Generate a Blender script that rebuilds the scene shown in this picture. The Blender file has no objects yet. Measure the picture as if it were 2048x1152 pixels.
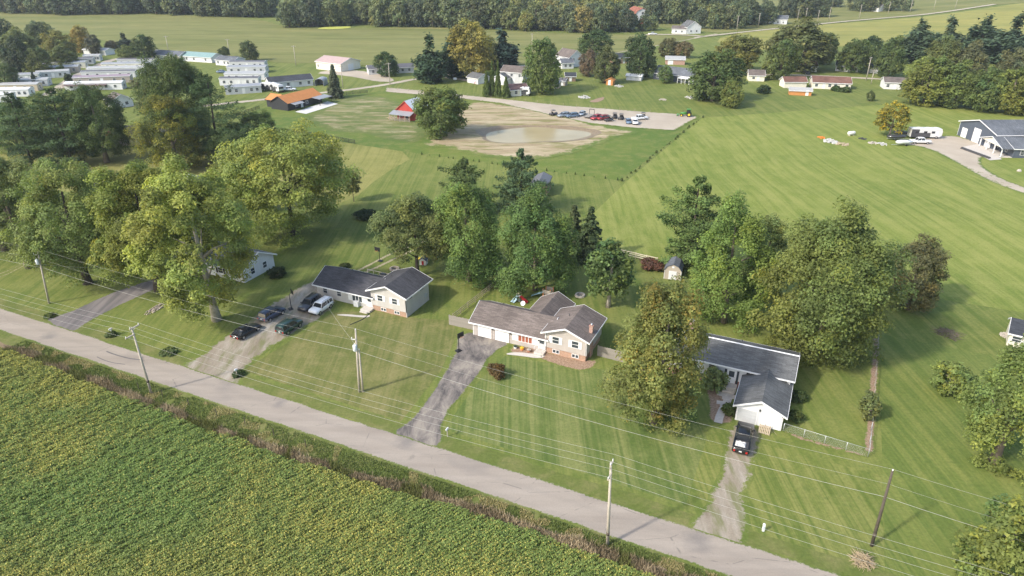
import bpy, bmesh, math, random
import numpy as np
from mathutils import Vector, Matrix

S = bpy.context.scene
C = S.collection
RND = random.Random(7)
R = math.radians

# ---------------------------------------------------------------- camera
cam_data = bpy.data.cameras.new('camera')
cam = bpy.data.objects.new('camera', cam_data)
C.objects.link(cam)
cam.location = (0, 0, 54)
cam.rotation_euler = (R(90 - 26.7), 0, 0)
cam_data.sensor_width = 36
cam_data.lens = 36 * 1366 / 2048
cam_data.clip_start = 0.5
cam_data.clip_end = 6000
S.camera = cam

# ---------------------------------------------------------------- sky and sun
SUN_AZ, SUN_EL = 211.0, 39.0          # direction towards the sun, from +X counter-clockwise
world = bpy.data.worlds.new('World')
S.world = world
world.use_nodes = True
wn = world.node_tree
sky = wn.nodes.new('ShaderNodeTexSky')
sky.sky_type = 'NISHITA'
sky.sun_disc = False
sky.sun_elevation = R(SUN_EL)
sky.sun_rotation = R(90 - SUN_AZ)
sky.dust_density = 2.5
sky.air_density = 1.2
bg = wn.nodes['Background']
bg.inputs['Strength'].default_value = 0.15
wn.links.new(sky.outputs[0], bg.inputs['Color'])
sun_data = bpy.data.lights.new('sun', 'SUN')
sun_data.energy = 2.1
sun_data.angle = R(3.0)
sun_data.color = (1.0, 0.94, 0.84)
sun = bpy.data.objects.new('sun', sun_data)
C.objects.link(sun)
sd = Vector((math.cos(R(SUN_AZ)) * math.cos(R(SUN_EL)), math.sin(R(SUN_AZ)) * math.cos(R(SUN_EL)), math.sin(R(SUN_EL))))
sun.rotation_euler = sd.to_track_quat('Z', 'Y').to_euler()

S.view_settings.view_transform = 'Standard'
S.view_settings.look = 'None'
S.view_settings.exposure = 1.04
S.view_settings.gamma = 1.0
S.render.engine = 'CYCLES'
S.cycles.use_denoising = True
S.cycles.max_bounces = 6
S.cycles.transparent_max_bounces = 4
S.cycles.caustics_reflective = False
S.cycles.caustics_refractive = False

# ---------------------------------------------------------------- lay of the land
ROAD = R(-24.8)                       # bearing of the road; the lots are square to it
E1 = (math.cos(ROAD), math.sin(ROAD))
E2 = (-math.sin(ROAD), math.cos(ROAD))
def W(u, v):                          # road frame -> world
    return (u * E1[0] + v * E2[0], u * E1[1] + v * E2[1])
#TZ-BEGIN
POND = (7.5, 217.5, 16.5, 10.5)
def tz(x, y):
    h = 15.0 * math.exp(-((x - 560) / 240) ** 2 - ((y - 640) / 180) ** 2)
    h += 5.0 * math.exp(-((x + 330) / 260) ** 2 - ((y - 640) / 120) ** 2)
    d = math.hypot((x - POND[0]) / POND[2], (y - POND[1]) / POND[3])
    if d < 1.5:
        a = math.atan2((y - POND[1]) / POND[3], (x - POND[0]) / POND[2])
        d /= 1 + .09 * math.sin(2 * a + .6) + .07 * math.sin(3 * a + 2) + .04 * math.sin(5 * a)
    if d < 1.25:
        t = max(0.0, min(1.0, (1.25 - d) / 0.6))
        h -= 1.3 * t * t * (3 - 2 * t)
    return h
#TZ-END

# ================================================================ helpers
def link(o, parent=None):
    C.objects.link(o)
    if parent is not None:
        o.parent = parent
    return o

def tag(o, label=None, cat=None, group=None, kind=None):
    if label: o['label'] = label
    if cat: o['category'] = cat
    if group: o['group'] = group
    if kind: o['kind'] = kind
    return o

def thing(name, label, cat, loc=(0, 0, 0), rz=0.0, group=None):
    o = link(bpy.data.objects.new(name, None))
    o.location = loc if len(loc) == 3 else (loc[0], loc[1], tz(loc[0], loc[1]))
    o.rotation_euler = (0, 0, rz)
    o.empty_display_size = 0.3
    return tag(o, label, cat, group)

def copy_tree(o, parent=None):
    c = o.copy()
    link(c, parent)
    for ch in o.children:
        copy_tree(ch, c)
    return c

class MB:
    """collects boxes, prisms, tubes; build() links them as one mesh object"""
    def __init__(s):
        s.v, s.f, s.sm = [], [], []
    def add(s, vs, fs, smooth=False):
        b = len(s.v)
        s.v += [tuple(p) for p in vs]
        s.f += [tuple(i + b for i in f) for f in fs]
        s.sm += [smooth] * len(fs)
        return s
    def box(s, x0, x1, y0, y1, z0, z1):
        return s.add([(x0, y0, z0), (x1, y0, z0), (x1, y1, z0), (x0, y1, z0), (x0, y0, z1), (x1, y0, z1), (x1, y1, z1), (x0, y1, z1)],
                     [(0, 3, 2, 1), (4, 5, 6, 7), (0, 1, 5, 4), (1, 2, 6, 5), (2, 3, 7, 6), (3, 0, 4, 7)])
    def hexa(s, p):
        return s.add(p, [(0, 3, 2, 1), (4, 5, 6, 7), (0, 1, 5, 4), (1, 2, 6, 5), (2, 3, 7, 6), (3, 0, 4, 7)])
    def extrude(s, prof, axis, a, b):
        n = len(prof)
        f = (lambda p, t: (t, p[0], p[1])) if axis == 'x' else (lambda p, t: (p[0], t, p[1])) if axis == 'y' else (lambda p, t: (p[0], p[1], t))
        vs = [f(p, a) for p in prof] + [f(p, b) for p in prof]
        fs = [tuple(range(n)), tuple(range(2 * n - 1, n - 1, -1))]
        fs += [(i, i + n, (i + 1) % n + n, (i + 1) % n) for i in range(n)]
        return s.add(vs, fs)
    def tube(s, pts, rad, n=6, smooth=True, cap=True):
        pts = [Vector(p) for p in pts]
        if not hasattr(rad, '__len__'):
            rad = [rad] * len(pts)
        vs, fs = [], []
        for i, p in enumerate(pts):
            d = (pts[min(i + 1, len(pts) - 1)] - pts[max(i - 1, 0)])
            d = d.normalized() if d.length > 1e-9 else Vector((0, 0, 1))
            a = d.orthogonal().normalized() if abs(d.z) < 0.98 else Vector((1, 0, 0)).cross(d).normalized()
            b = d.cross(a)
            for k in range(n):
                t = 2 * math.pi * k / n
                vs.append(p + (a * math.cos(t) + b * math.sin(t)) * rad[i])
        for i in range(len(pts) - 1):
            for k in range(n):
                k2 = (k + 1) % n
                fs.append((i * n + k, i * n + k2, (i + 1) * n + k2, (i + 1) * n + k))
        s.add(vs, fs, smooth)
        if cap:
            b = len(s.v) - len(vs)
            s.f.append(tuple(b + k for k in reversed(range(n)))); s.sm.append(False)
            s.f.append(tuple(b + (len(pts) - 1) * n + k for k in range(n))); s.sm.append(False)
        return s
    def mesh(s, name):
        me = bpy.data.meshes.new(name)
        me.from_pydata(s.v, [], s.f)
        me.polygons.foreach_set('use_smooth', s.sm)
        bm = bmesh.new(); bm.from_mesh(me)
        bmesh.ops.recalc_face_normals(bm, faces=bm.faces)
        bm.to_mesh(me); bm.free()
        return me
    def build(s, name, m, parent=None, loc=(0, 0, 0), rz=0.0, bevel=0):
        return obj(name, s.mesh(name), m, parent, loc, rz, bevel)

def obj(name, me, m, parent=None, loc=(0, 0, 0), rz=0.0, bevel=0):
    o = bpy.data.objects.new(name, me)
    if m and not me.materials:
        me.materials.append(MAT[m])
    link(o, parent)
    o.location = loc
    o.rotation_euler = (0, 0, rz)
    if bevel:
        b = o.modifiers.new('bevel', 'BEVEL'); b.width = bevel; b.segments = 2; b.limit_method = 'ANGLE'
    return o

def noise1(x, y, s):                  # cheap smooth value noise
    def h(i, j):
        n = (i * 374761393 + j * 668265263 + s * 974711) & 0xffffffff
        n = ((n ^ (n >> 13)) * 1274126177) & 0xffffffff
        return ((n ^ (n >> 16)) & 0xffff) / 65535.0
    i, j = math.floor(x), math.floor(y)
    fx, fy = x - i, y - j
    fx, fy = fx * fx * (3 - 2 * fx), fy * fy * (3 - 2 * fy)
    return (h(i, j) * (1 - fx) + h(i + 1, j) * fx) * (1 - fy) + (h(i, j + 1) * (1 - fx) + h(i + 1, j + 1) * fx) * fy

def dens(poly, step, closed=True):
    out = []
    n = len(poly)
    for i in range(n if closed else n - 1):
        a, b = poly[i], poly[(i + 1) % n]
        k = max(1, int(math.dist(a, b) / step))
        out += [(a[0] + (b[0] - a[0]) * t / k, a[1] + (b[1] - a[1]) * t / k) for t in range(k)]
    if not closed:
        out.append(poly[-1])
    return out

def smooth(poly, it=2, closed=True):
    for _ in range(it):
        q, n = [], len(poly)
        if not closed: q.append(poly[0])
        for i in range(n if closed else n - 1):
            a, b = poly[i], poly[(i + 1) % n]
            q += [(a[0] * .75 + b[0] * .25, a[1] * .75 + b[1] * .25), (a[0] * .25 + b[0] * .75, a[1] * .25 + b[1] * .75)]
        if not closed: q.append(poly[-1])
        poly = q
    return poly

def ragged(poly, step, amp, seed=1):
    out = []
    p = dens(poly, step)
    n = len(p)
    for i, (x, y) in enumerate(p):
        a, b = p[i - 1], p[(i + 1) % n]
        dx, dy = b[0] - a[0], b[1] - a[1]
        l = math.hypot(dx, dy) or 1
        k = (noise1(x / (step * 2.2), y / (step * 2.2), seed) + .6 * noise1(x / step, y / step, seed + 5) - .8) * 2 * amp
        out.append((x - dy / l * k, y + dx / l * k))
    return out

def edge_dist(px, poly):
    P0 = np.array(poly); P1 = np.roll(P0, -1, 0)
    d = np.full(len(px), 1e9)
    for a, b in zip(P0, P1):
        ab = b - a
        t = np.clip(((px - a) @ ab) / (ab @ ab + 1e-12), 0, 1)
        d = np.minimum(d, np.hypot(*(px - a - t[:, None] * ab).T))
    return d

def sheet(name, poly, m, z, grid=0, edge=False, kind='structure', follow=True):
    """a ground sheet lying z above the land, cut by a grid so that it follows it"""
    bm = bmesh.new()
    bm.faces.new([bm.verts.new((x, y, 0)) for x, y in poly])
    if grid:
        xs = [p[0] for p in poly]; ys = [p[1] for p in poly]
        bmesh.ops.triangulate(bm, faces=bm.faces[:])
        for ax, lo, hi in ((0, min(xs), max(xs)), (1, min(ys), max(ys))):
            t = math.floor(lo / grid) * grid + grid + 0.013
            while t < hi:
                no = (1, 0, 0) if ax == 0 else (0, 1, 0)
                bmesh.ops.bisect_plane(bm, geom=bm.verts[:] + bm.edges[:] + bm.faces[:], plane_co=(t * no[0], t * no[1], 0), plane_no=no, dist=1e-5)
                t += grid
    bmesh.ops.triangulate(bm, faces=bm.faces[:])
    if follow:
        for v in bm.verts:
            v.co.z = tz(v.co.x, v.co.y) + z
    else:
        for v in bm.verts: v.co.z = z
    bmesh.ops.recalc_face_normals(bm, faces=bm.faces)
    me = bpy.data.meshes.new(name)
    bm.to_mesh(me); bm.free()
    if me.polygons and me.polygons[0].normal.z < 0:
        me.flip_normals()
    if edge:
        co = np.empty(len(me.vertices) * 3); me.vertices.foreach_get('co', co)
        d = edge_dist(co.reshape(-1, 3)[:, :2], poly)
        at = me.attributes.new('edge', 'FLOAT', 'POINT'); at.data.foreach_set('value', d.astype(np.float32))
    me.polygons.foreach_set('use_smooth', [True] * len(me.polygons))
    o = obj(name, me, m)
    if kind: o['kind'] = kind
    return o

# ================================================================ materials
MAT = {}
class NT:
    def __init__(s, name):
        s.mat = bpy.data.materials.new(name); s.mat.use_nodes = True
        MAT[name] = s.mat
        s.t = s.mat.node_tree
        s.b = s.t.nodes['Principled BSDF']
        s.out = s.t.nodes['Material Output']
        s._pos = None
    def n(s, typ, **k):
        nd = s.t.nodes.new('ShaderNode' + typ)
        for a, v in k.items(): setattr(nd, a, v)
        return nd
    def put(s, sock, v):
        if v is None: return
        if isinstance(v, bpy.types.NodeSocket): s.t.links.new(v, sock)
        else:
            if hasattr(sock.default_value, '__len__') and len(sock.default_value) == 4 and len(v) == 3: v = (*v, 1)
            sock.default_value = v
    def pos(s):
        if not s._pos: s._pos = s.n('NewGeometry').outputs['Position']
        return s._pos
    def obj(s): return s.n('TexCoord').outputs['Object']
    def attr(s, name, out='Fac'): return s.n('Attribute', attribute_name=name).outputs[out]
    def map(s, vec, rot=0, scale=(1, 1, 1)):
        m = s.n('Mapping'); s.put(m.inputs['Vector'], vec)
        m.inputs['Rotation'].default_value = (0, 0, rot); m.inputs['Scale'].default_value = scale
        return m.outputs[0]
    def noise(s, vec, scale, detail=3, rough=.55, dist=0):
        d = s.n('TexNoise'); s.put(d.inputs['Vector'], vec)
        for k, v in (('Scale', scale), ('Detail', detail), ('Roughness', rough), ('Distortion', dist)): d.inputs[k].default_value = v
        return d.outputs['Fac']
    def wave(s, vec, scale, dist=0, dscale=1, prof='SIN'):
        d = s.n('TexWave', wave_profile=prof); s.put(d.inputs['Vector'], vec)
        for k, v in (('Scale', scale), ('Distortion', dist), ('Detail', 2), ('Detail Scale', dscale)): d.inputs[k].default_value = v
        return d.outputs['Fac']
    def voro(s, vec, scale, feat='F1', out='Distance'):
        d = s.n('TexVoronoi', feature=feat); s.put(d.inputs['Vector'], vec); d.inputs['Scale'].default_value = scale
        return d.outputs[out]
    def ramp(s, fac, stops):
        d = s.n('ValToRGB'); s.put(d.inputs[0], fac)
        e = d.color_ramp.elements
        while len(e) < len(stops): e.new(0.5)
        for el, (p, c) in zip(e, stops):
            el.position = p; el.color = (*c, 1) if hasattr(c, '__len__') else (c, c, c, 1)
        return d.outputs[0]
    def mix(s, fac, a, b, blend='MIX'):
        d = s.n('Mix', data_type='RGBA', blend_type=blend)
        s.put(d.inputs[0], fac); s.put(d.inputs[6], a); s.put(d.inputs[7], b)
        return d.outputs[2]
    def m(s, op, a, b=None):
        d = s.n('Math', operation=op); s.put(d.inputs[0], a); s.put(d.inputs[1], b)
        return d.outputs[0]
    def fin(s, col, rough=.8, bump=None, spec=.3, metal=0):
        s.put(s.b.inputs['Base Color'], col); s.put(s.b.inputs['Roughness'], rough)
        s.b.inputs['Specular IOR Level'].default_value = spec; s.b.inputs['Metallic'].default_value = metal
        if bump:
            d = s.n('Bump'); d.inputs['Strength'].default_value = bump[1]; d.inputs['Distance'].default_value = bump[2]
            s.put(d.inputs['Height'], bump[0]); s.t.links.new(d.outputs[0], s.b.inputs['Normal'])
        return s.mat

def grass_col(n, a, b, dry, stripe=None, amt=.5, dryamt=.5, fine=1.0):
    """grass colour: two greens, dry patches, a fine grain and mowing stripes"""
    p = n.pos()
    big = n.noise(p, .035, 3, .6)
    med = n.noise(p, .28, 4, .65, .4)
    fin = n.noise(p, 2.6, 3, .7)
    c = n.mix(n.ramp(big, [(.36, 0), (.64, 1)]), a, b)
    c = n.mix(n.m('MULTIPLY', n.ramp(med, [(.45, 0), (.72, 1)]), dryamt), c, dry)
    if stripe is not None:
        ang, per, bend = stripe
        pv = n.mix(.0, p, p) if not bend else n.n('VectorMath', operation='ADD').outputs[0]
        if bend:
            va = pv.node; n.put(va.inputs[0], p)
            wob = n.n('TexNoise'); n.put(wob.inputs['Vector'], p); wob.inputs['Scale'].default_value = .012; wob.inputs['Detail'].default_value = 1
            sc = n.n('VectorMath', operation='SCALE'); n.put(sc.inputs[0], wob.outputs['Color']); sc.inputs['Scale'].default_value = bend
            n.put(va.inputs[1], sc.outputs[0])
        w1 = n.noise(n.map(pv, -ang, (1 / per, .012, 1)), 1.0, 2, .7)
        w2 = n.noise(n.map(pv, -ang, (.33 / per, .02, 1)), 1.0, 3, .6)
        br = n.noise(p, .09, 3, .6)
        st = n.m('MULTIPLY', n.m('ADD', n.m('MULTIPLY', w1, .65), n.m('MULTIPLY', w2, .45)), n.m('ADD', n.m('MULTIPLY', br, .5), .72))
        c = n.mix(n.m('MULTIPLY', n.ramp(st, [(.46, 0), (.68, 1)]), amt), c, dry)
        c = n.mix(n.m('MULTIPLY', n.ramp(w1, [(.3, 1), (.48, 0)]), amt * .55), c, (a[0] * .72, a[1] * .76, a[2] * .75))
    clo = n.noise(p, .75, 4, .7, .3)
    c = n.mix(n.ramp(clo, [(.58, 0), (.70, .45)]), c, (a[0] * .68, a[1] * .82, a[2] * .85))
    bar = n.noise(p, .42, 5, .75, .2)
    c = n.mix(n.m('MULTIPLY', n.ramp(bar, [(.66, 0), (.74, 1)]), dryamt), c, (dry[0] * 1.15, dry[1] * 1.0, dry[2] * 1.3))
    tint = n.ramp(fin, [(.25, 1 - .34 * fine), (.75, 1 + .0)])
    c = n.mix(1, c, tint, 'MULTIPLY')
    return c, fin

G1, G2, GD = (.116, .160, .034), (.157, .195, .042), (.29, .285, .092)
def grass_mat(name, a=G1, b=G2, dry=GD, **k):
    n = NT(name)
    c, f = grass_col(n, a, b, dry, **k)
    n.fin(c, .9, (f, .6, .08), .15)

def edge_mat(name, colf, w=1.2, a=G1, b=G2, dry=GD, rough=.9, bump=.4):
    """a bare surface whose rim is broken up by grass growing in"""
    n = NT(name)
    col, h = colf(n)
    g, f = grass_col(n, a, b, dry)
    e = n.m('DIVIDE', n.attr('edge'), w)
    nz = n.noise(n.pos(), 1.5 / w, 6, .75)
    k = n.ramp(n.m('ADD', n.m('MULTIPLY', n.m('SUBTRACT', nz, .5), 2.2), e), [(.3, 1), (.55, 0)])
    n.fin(n.mix(k, col, g), rough, (h, bump, .04), .2)

ST = ROAD                              # wave bands run across x; rotate so that stripes run away from the road
grass_mat('lawn', stripe=(ST, .8, 4), amt=.42, dryamt=.35)
grass_mat('lawn_checked', stripe=(ST + R(-50), .6, 3), amt=.6, dryamt=.45)
grass_mat('lawn_striped', (.112, .160, .036), (.145, .190, .042), (.255, .265, .075), stripe=(ST - R(2), .75, 3), amt=.55, dryamt=.3)
grass_mat('mown_field', (.158, .208, .040), (.202, .245, .050), (.33, .33, .10), stripe=(ST + R(-1), 1.1, 10), amt=.55, dryamt=.4)
grass_mat('lawn_worn', (.118, .145, .038), (.165, .175, .05), (.29, .255, .11), stripe=(ST + R(7), .95, 4), amt=.5, dryamt=.65)
grass_mat('lawn_deep', (.10, .150, .036), (.135, .175, .044), (.29, .29, .11), stripe=(ST - R(4), .65, 5), amt=.5, dryamt=.4)
grass_mat('paddock', (.105, .165, .032), (.15, .195, .04), (.27, .25, .085), dryamt=.5)
grass_mat('pale_meadow', (.2, .215, .055), (.26, .25, .075), (.34, .31, .11), stripe=(ST + R(8), 1.0, 8), amt=.5)
grass_mat('verge', (.12, .155, .036), (.16, .18, .05), (.26, .235, .10), dryamt=.7)

n = NT('corn'); p = n.pos()
a = n.noise(n.map(p, R(4), (.25, 1.6, 1)), .035, 5, .65, .6); b = n.noise(n.map(p, R(6), (.2, 1, 1)), .35, 4, .7)
c = n.ramp(a, [(.3, (.125, .15, .045)), (.5, (.19, .195, .068)), (.72, (.235, .225, .085))])
n.fin(n.mix(1, c, n.ramp(b, [(.25, .72), (.7, 1.05)]), 'MULTIPLY'), .95, (b, .8, .5), .1)
n = NT('ripe_soy'); p = n.pos()
a = n.noise(n.map(p, R(-8), (.3, 1.4, 1)), .03, 5, .6, .5); b = n.noise(n.map(p, R(-10), (.25, 1.2, 1)), .3, 4, .7)
c = n.ramp(a, [(.28, (.19, .205, .06)), (.48, (.26, .255, .075)), (.72, (.33, .295, .09))])
n.fin(n.mix(1, c, n.ramp(b, [(.25, .75), (.7, 1.05)]), 'MULTIPLY'), .95, (b, .8, .5), .1)
n = NT('bright_crop'); n.fin(n.ramp(n.noise(n.pos(), .2), [(.3, (.36, .40, .07)), (.7, (.44, .44, .10))]), .95)

def asphalt_col(n):
    p = n.pos()
    f = n.noise(p, 9, 4, .75); m = n.noise(n.map(p, -ROAD, (.12, 1, 1)), .55, 4, .6); pat = n.noise(p, .11, 3, .6)
    c = n.ramp(m, [(.3, (.275, .235, .195)), (.55, (.33, .285, .237)), (.75, (.37, .322, .27))])
    c = n.mix(n.ramp(pat, [(.60, 0), (.74, .45)]), c, (.20, .18, .165))
    cr = n.voro(n.map(p, -ROAD, (.11, .22, 1)), 1.0, 'DISTANCE_TO_EDGE')
    nz = n.noise(p, .8, 3, .6)
    crk = n.m('MULTIPLY', n.ramp(cr, [(.0, .9), (.009, 0)]), n.ramp(nz, [(.46, 0), (.58, .75)]))
    c = n.mix(crk, c, (.12, .11, .10))
    for (sx, sy), sr in (((-12.88, 65.73), 3.2), ((-71.33, 90.87), 3.0), ((18.80, 50.31), 3.6), ((-30.58, 73.63), 2.2), ((8.60, 57.17), 2.6)):   # oil and tyre stains
        dv = n.n('VectorMath', operation='DISTANCE'); n.put(dv.inputs[0], p); dv.inputs[1].default_value = (sx, sy, .035)
        blot = n.m('ADD', n.m('DIVIDE', dv.outputs['Value'], sr), n.m('MULTIPLY', n.noise(n.map(p, -ROAD, (.5, 1, 1)), .9, 4, .7), .9))
        c = n.mix(n.ramp(blot, [(.55, .55), (1.15, 0)]), c, (.15, .14, .135))
    sp = n.n('SeparateXYZ'); n.put(sp.inputs[0], n.map(p, -ROAD))
    lane = n.m('SINE', n.m('MULTIPLY', n.m('SUBTRACT', sp.outputs[1], 50.4), 2.72))
    c = n.mix(n.m('MULTIPLY', n.ramp(lane, [(.2, 0), (1, 1)]), .22), c, (.25, .22, .19))
    return n.mix(1, c, n.ramp(f, [(.2, .82), (.8, 1.08)]), 'MULTIPLY'), f
edge_mat('road', asphalt_col, .45, dry=(.3, .27, .13), bump=.3)
def drive_col(n):
    p = n.pos()
    f = n.noise(p, 8, 4, .75); q = n.noise(n.map(p, -ROAD, (1, .45, 1)), .5, 5, .7, .4)
    c = n.ramp(q, [(.36, (.085, .078, .075)), (.5, (.20, .175, .155)), (.62, (.30, .265, .22))])
    return n.mix(1, c, n.ramp(f, [(.2, .75), (.8, 1.1)]), 'MULTIPLY'), f
edge_mat('old_asphalt', drive_col, .5, bump=.5)
def tar_col(n):
    p = n.pos()
    f = n.noise(p, 8, 4, .75); q = n.noise(n.map(p, -ROAD, (1, .1, 1)), .7, 4, .6)
    return n.mix(1, n.ramp(q, [(.35, (.13, .12, .12)), (.65, (.235, .21, .20))]), n.ramp(f, [(.2, .8), (.8, 1.1)]), 'MULTIPLY'), f
edge_mat('grey_asphalt', tar_col, .45, bump=.3)
def gravel_col(n):
    p = n.pos()
    f = n.noise(p, 6, 5, .8); q = n.noise(n.map(p, -ROAD, (1, .3, 1)), .35, 5, .7)
    c = n.ramp(q, [(.32, (.22, .18, .13)), (.5, (.31, .265, .205)), (.7, (.44, .40, .34))])
    return n.mix(1, c, n.ramp(f, [(.2, .68), (.8, 1.12)]), 'MULTIPLY'), f
edge_mat('gravel', gravel_col, 1.1, bump=.7)
def gdrive_col(n):
    c, f = gravel_col(n)
    g = n.noise(n.map(n.pos(), -ROAD, (1.2, .25, 1)), .55, 4, .65)
    return n.mix(n.ramp(g, [(.50, 0), (.64, .8)]), c, (.15, .16, .065)), f
edge_mat('weedy_gravel', gdrive_col, 1.3, bump=.7)
def dirt_col(n):
    p = n.pos()
    f = n.noise(p, 3.5, 5, .8); q = n.noise(n.map(p, R(8), (.5, 1.6, 1)), .12, 6, .7, .5)
    c = n.ramp(q, [(.36, (.28, .215, .125)), (.52, (.40, .325, .205)), (.7, (.50, .42, .29))])
    g = n.noise(n.map(p, R(4), (.35, 1.5, 1)), .22, 5, .7, .3)
    c = n.mix(n.ramp(g, [(.50, 0), (.60, .85)]), c, (.19, .185, .06))
    rut = n.noise(n.map(p, R(-12), (.12, 1.3, 1)), .5, 4, .65)
    c = n.mix(n.ramp(rut, [(.55, 0), (.66, .5)]), c, (.26, .20, .12))
    return n.mix(1, c, n.ramp(f, [(.2, .75), (.8, 1.1)]), 'MULTIPLY'), f
edge_mat('bare_dirt', dirt_col, 6.0, (.105, .165, .032), (.15, .195, .04), (.27, .25, .085), bump=.6)
def patchy_col(n):
    c, f = dirt_col(n)
    g = n.noise(n.map(n.pos(), R(8), (.4, 1.7, 1)), .2, 6, .75, .6)
    gc, _ = grass_col(n, (.105, .15, .034), (.14, .175, .044), (.24, .225, .085))
    return n.mix(n.ramp(g, [(.46, 1), (.66, 0)]), c, gc), f
edge_mat('patchy_dirt', patchy_col, 6.0, (.105, .15, .034), (.14, .175, .044), (.24, .225, .085), bump=.5)
def track_col(n):
    p = n.pos(); f = n.noise(p, 5, 4, .75)
    return n.ramp(f, [(.25, (.24, .20, .12)), (.7, (.42, .36, .24))]), f
edge_mat('worn_track', track_col, .55, bump=.4)
def mulch_col(n):
    p = n.pos(); f = n.noise(p, 4, 4, .8)
    return n.ramp(f, [(.25, (.12, .075, .05)), (.5, (.28, .19, .13)), (.75, (.42, .33, .24))]), f
edge_mat('mulch', mulch_col, .6, bump=.6)
def lot_col(n):
    p = n.pos(); f = n.noise(p, 4, 5, .8); q = n.noise(p, .08, 4, .6)
    c = n.ramp(q, [(.35, (.37, .315, .245)), (.65, (.46, .395, .315))])
    return n.mix(1, c, n.ramp(f, [(.2, .8), (.8, 1.1)]), 'MULTIPLY'), f
edge_mat('lot_gravel', lot_col, 1.6, (.105, .165, .032), (.15, .195, .04), bump=.4)

n = NT('pond_water'); p = n.pos()
q = n.noise(p, .06, 2, .5)
n.fin(n.ramp(q, [(.35, (.30, .24, .125)), (.65, (.37, .31, .18))]), .15, (n.noise(p, 1.4, 3), .05, .05), .13)
n = NT('wet_mud'); n.fin(n.ramp(n.noise(n.pos(), 1.5, 5, .7), [(.3, (.16, .115, .065)), (.7, (.27, .205, .125))]), .55, (n.noise(n.pos(), 4, 3), .4, .05), .4)
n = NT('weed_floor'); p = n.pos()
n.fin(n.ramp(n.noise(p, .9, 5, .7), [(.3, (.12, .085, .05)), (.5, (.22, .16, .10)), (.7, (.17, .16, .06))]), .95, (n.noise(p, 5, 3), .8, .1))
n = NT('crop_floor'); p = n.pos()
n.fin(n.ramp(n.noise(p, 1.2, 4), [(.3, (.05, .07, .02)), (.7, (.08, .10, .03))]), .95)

def simple(name, col, rough=.6, spec=.4, metal=0, var=.12, sc=3.0, bump=0):
    n = NT(name)
    if var:
        f = n.noise(n.obj(), sc, 4, .65)
        c = n.ramp(f, [(.25, tuple(x * (1 - var) for x in col)), (.75, tuple(min(1, x * (1 + var)) for x in col))])
        n.fin(c, rough, (f, bump, .02) if bump else None, spec, metal)
    else:
        n.fin(col, rough, None, spec, metal)

def siding(name, col, axis='z', pitch=.13):
    n = NT(name); o = n.obj()
    sp = n.n('SeparateXYZ'); n.put(sp.inputs[0], o)
    fr = n.m('FRACT', n.m('DIVIDE', sp.outputs['Z' if axis == 'z' else 'X'], pitch))
    f = n.noise(n.map(o, 0, (1, 1, .25)), 1.2, 4, .65)
    c = n.ramp(f, [(.25, tuple(x * .88 for x in col)), (.75, tuple(min(1, x * 1.06) for x in col))])
    c = n.mix(n.ramp(fr, [(.0, .30), (.10, 0)]), c, tuple(x * .62 for x in col))
    n.fin(c, .55, (fr, .5, .02), .35)

def shingle(name, col, var=.22):
    n = NT(name); o = n.obj()
    br = n.n('TexBrick'); n.put(br.inputs['Vector'], n.map(o, 0, (1, 1, 1)))
    br.offset = .5
    for k, v in (('Scale', 1.0), ('Mortar Size', .012), ('Brick Width', .9), ('Row Height', .16), ('Bias', 0)): br.inputs[k].default_value = v
    br.inputs['Color1'].default_value = (*[x * (1 - var) for x in col], 1); br.inputs['Color2'].default_value = (*[x * (1 + var) for x in col], 1)
    br.inputs['Mortar'].default_value = (*[x * .5 for x in col], 1)
    st = n.noise(n.map(o, 0, (.7, .7, .7)), .35, 4, .65, .3)
    fi = n.noise(o, 7, 3, .7)
    c = n.mix(1, br.outputs['Color'], n.ramp(st, [(.3, .78), (.7, 1.3)]), 'MULTIPLY')
    c = n.mix(1, c, n.ramp(fi, [(.2, .8), (.8, 1.15)]), 'MULTIPLY')
    n.fin(c, .92, (fi, .4, .02), .2)

def ribbed(name, col, pitch=.35, rough=.45):
    n = NT(name); o = n.obj()
    w = n.wave(n.map(o, 0, (1, 1, 0)), 1 / pitch / 3.14 * 1.6)
    f = n.noise(o, .8, 4, .65)
    c = n.ramp(f, [(.25, tuple(x * .85 for x in col)), (.75, tuple(min(1, x * 1.08) for x in col))])
    n.fin(n.mix(n.m('MULTIPLY', w, .22), c, tuple(x * .6 for x in col)), rough, (w, .3, .04), .4)

def brick(name, col):
    n = NT(name); o = n.obj()
    br = n.n('TexBrick')
    sp = n.n('SeparateXYZ'); n.put(sp.inputs[0], o)
    cb = n.n('CombineXYZ'); n.put(cb.inputs[0], n.m('ADD', sp.outputs[0], sp.outputs[1])); n.put(cb.inputs[1], sp.outputs[2])
    n.put(br.inputs['Vector'], cb.outputs[0])
    for k, v in (('Scale', 1.0), ('Mortar Size', .008), ('Brick Width', .22), ('Row Height', .075)): br.inputs[k].default_value = v
    br.inputs['Color1'].default_value = (*[x * .8 for x in col], 1); br.inputs['Color2'].default_value = (*[x * 1.2 for x in col], 1)
    br.inputs['Mortar'].default_value = (.42, .38, .33, 1)
    n.fin(br.outputs['Color'], .9, (br.outputs['Fac'], -.4, .01), .2)

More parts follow.
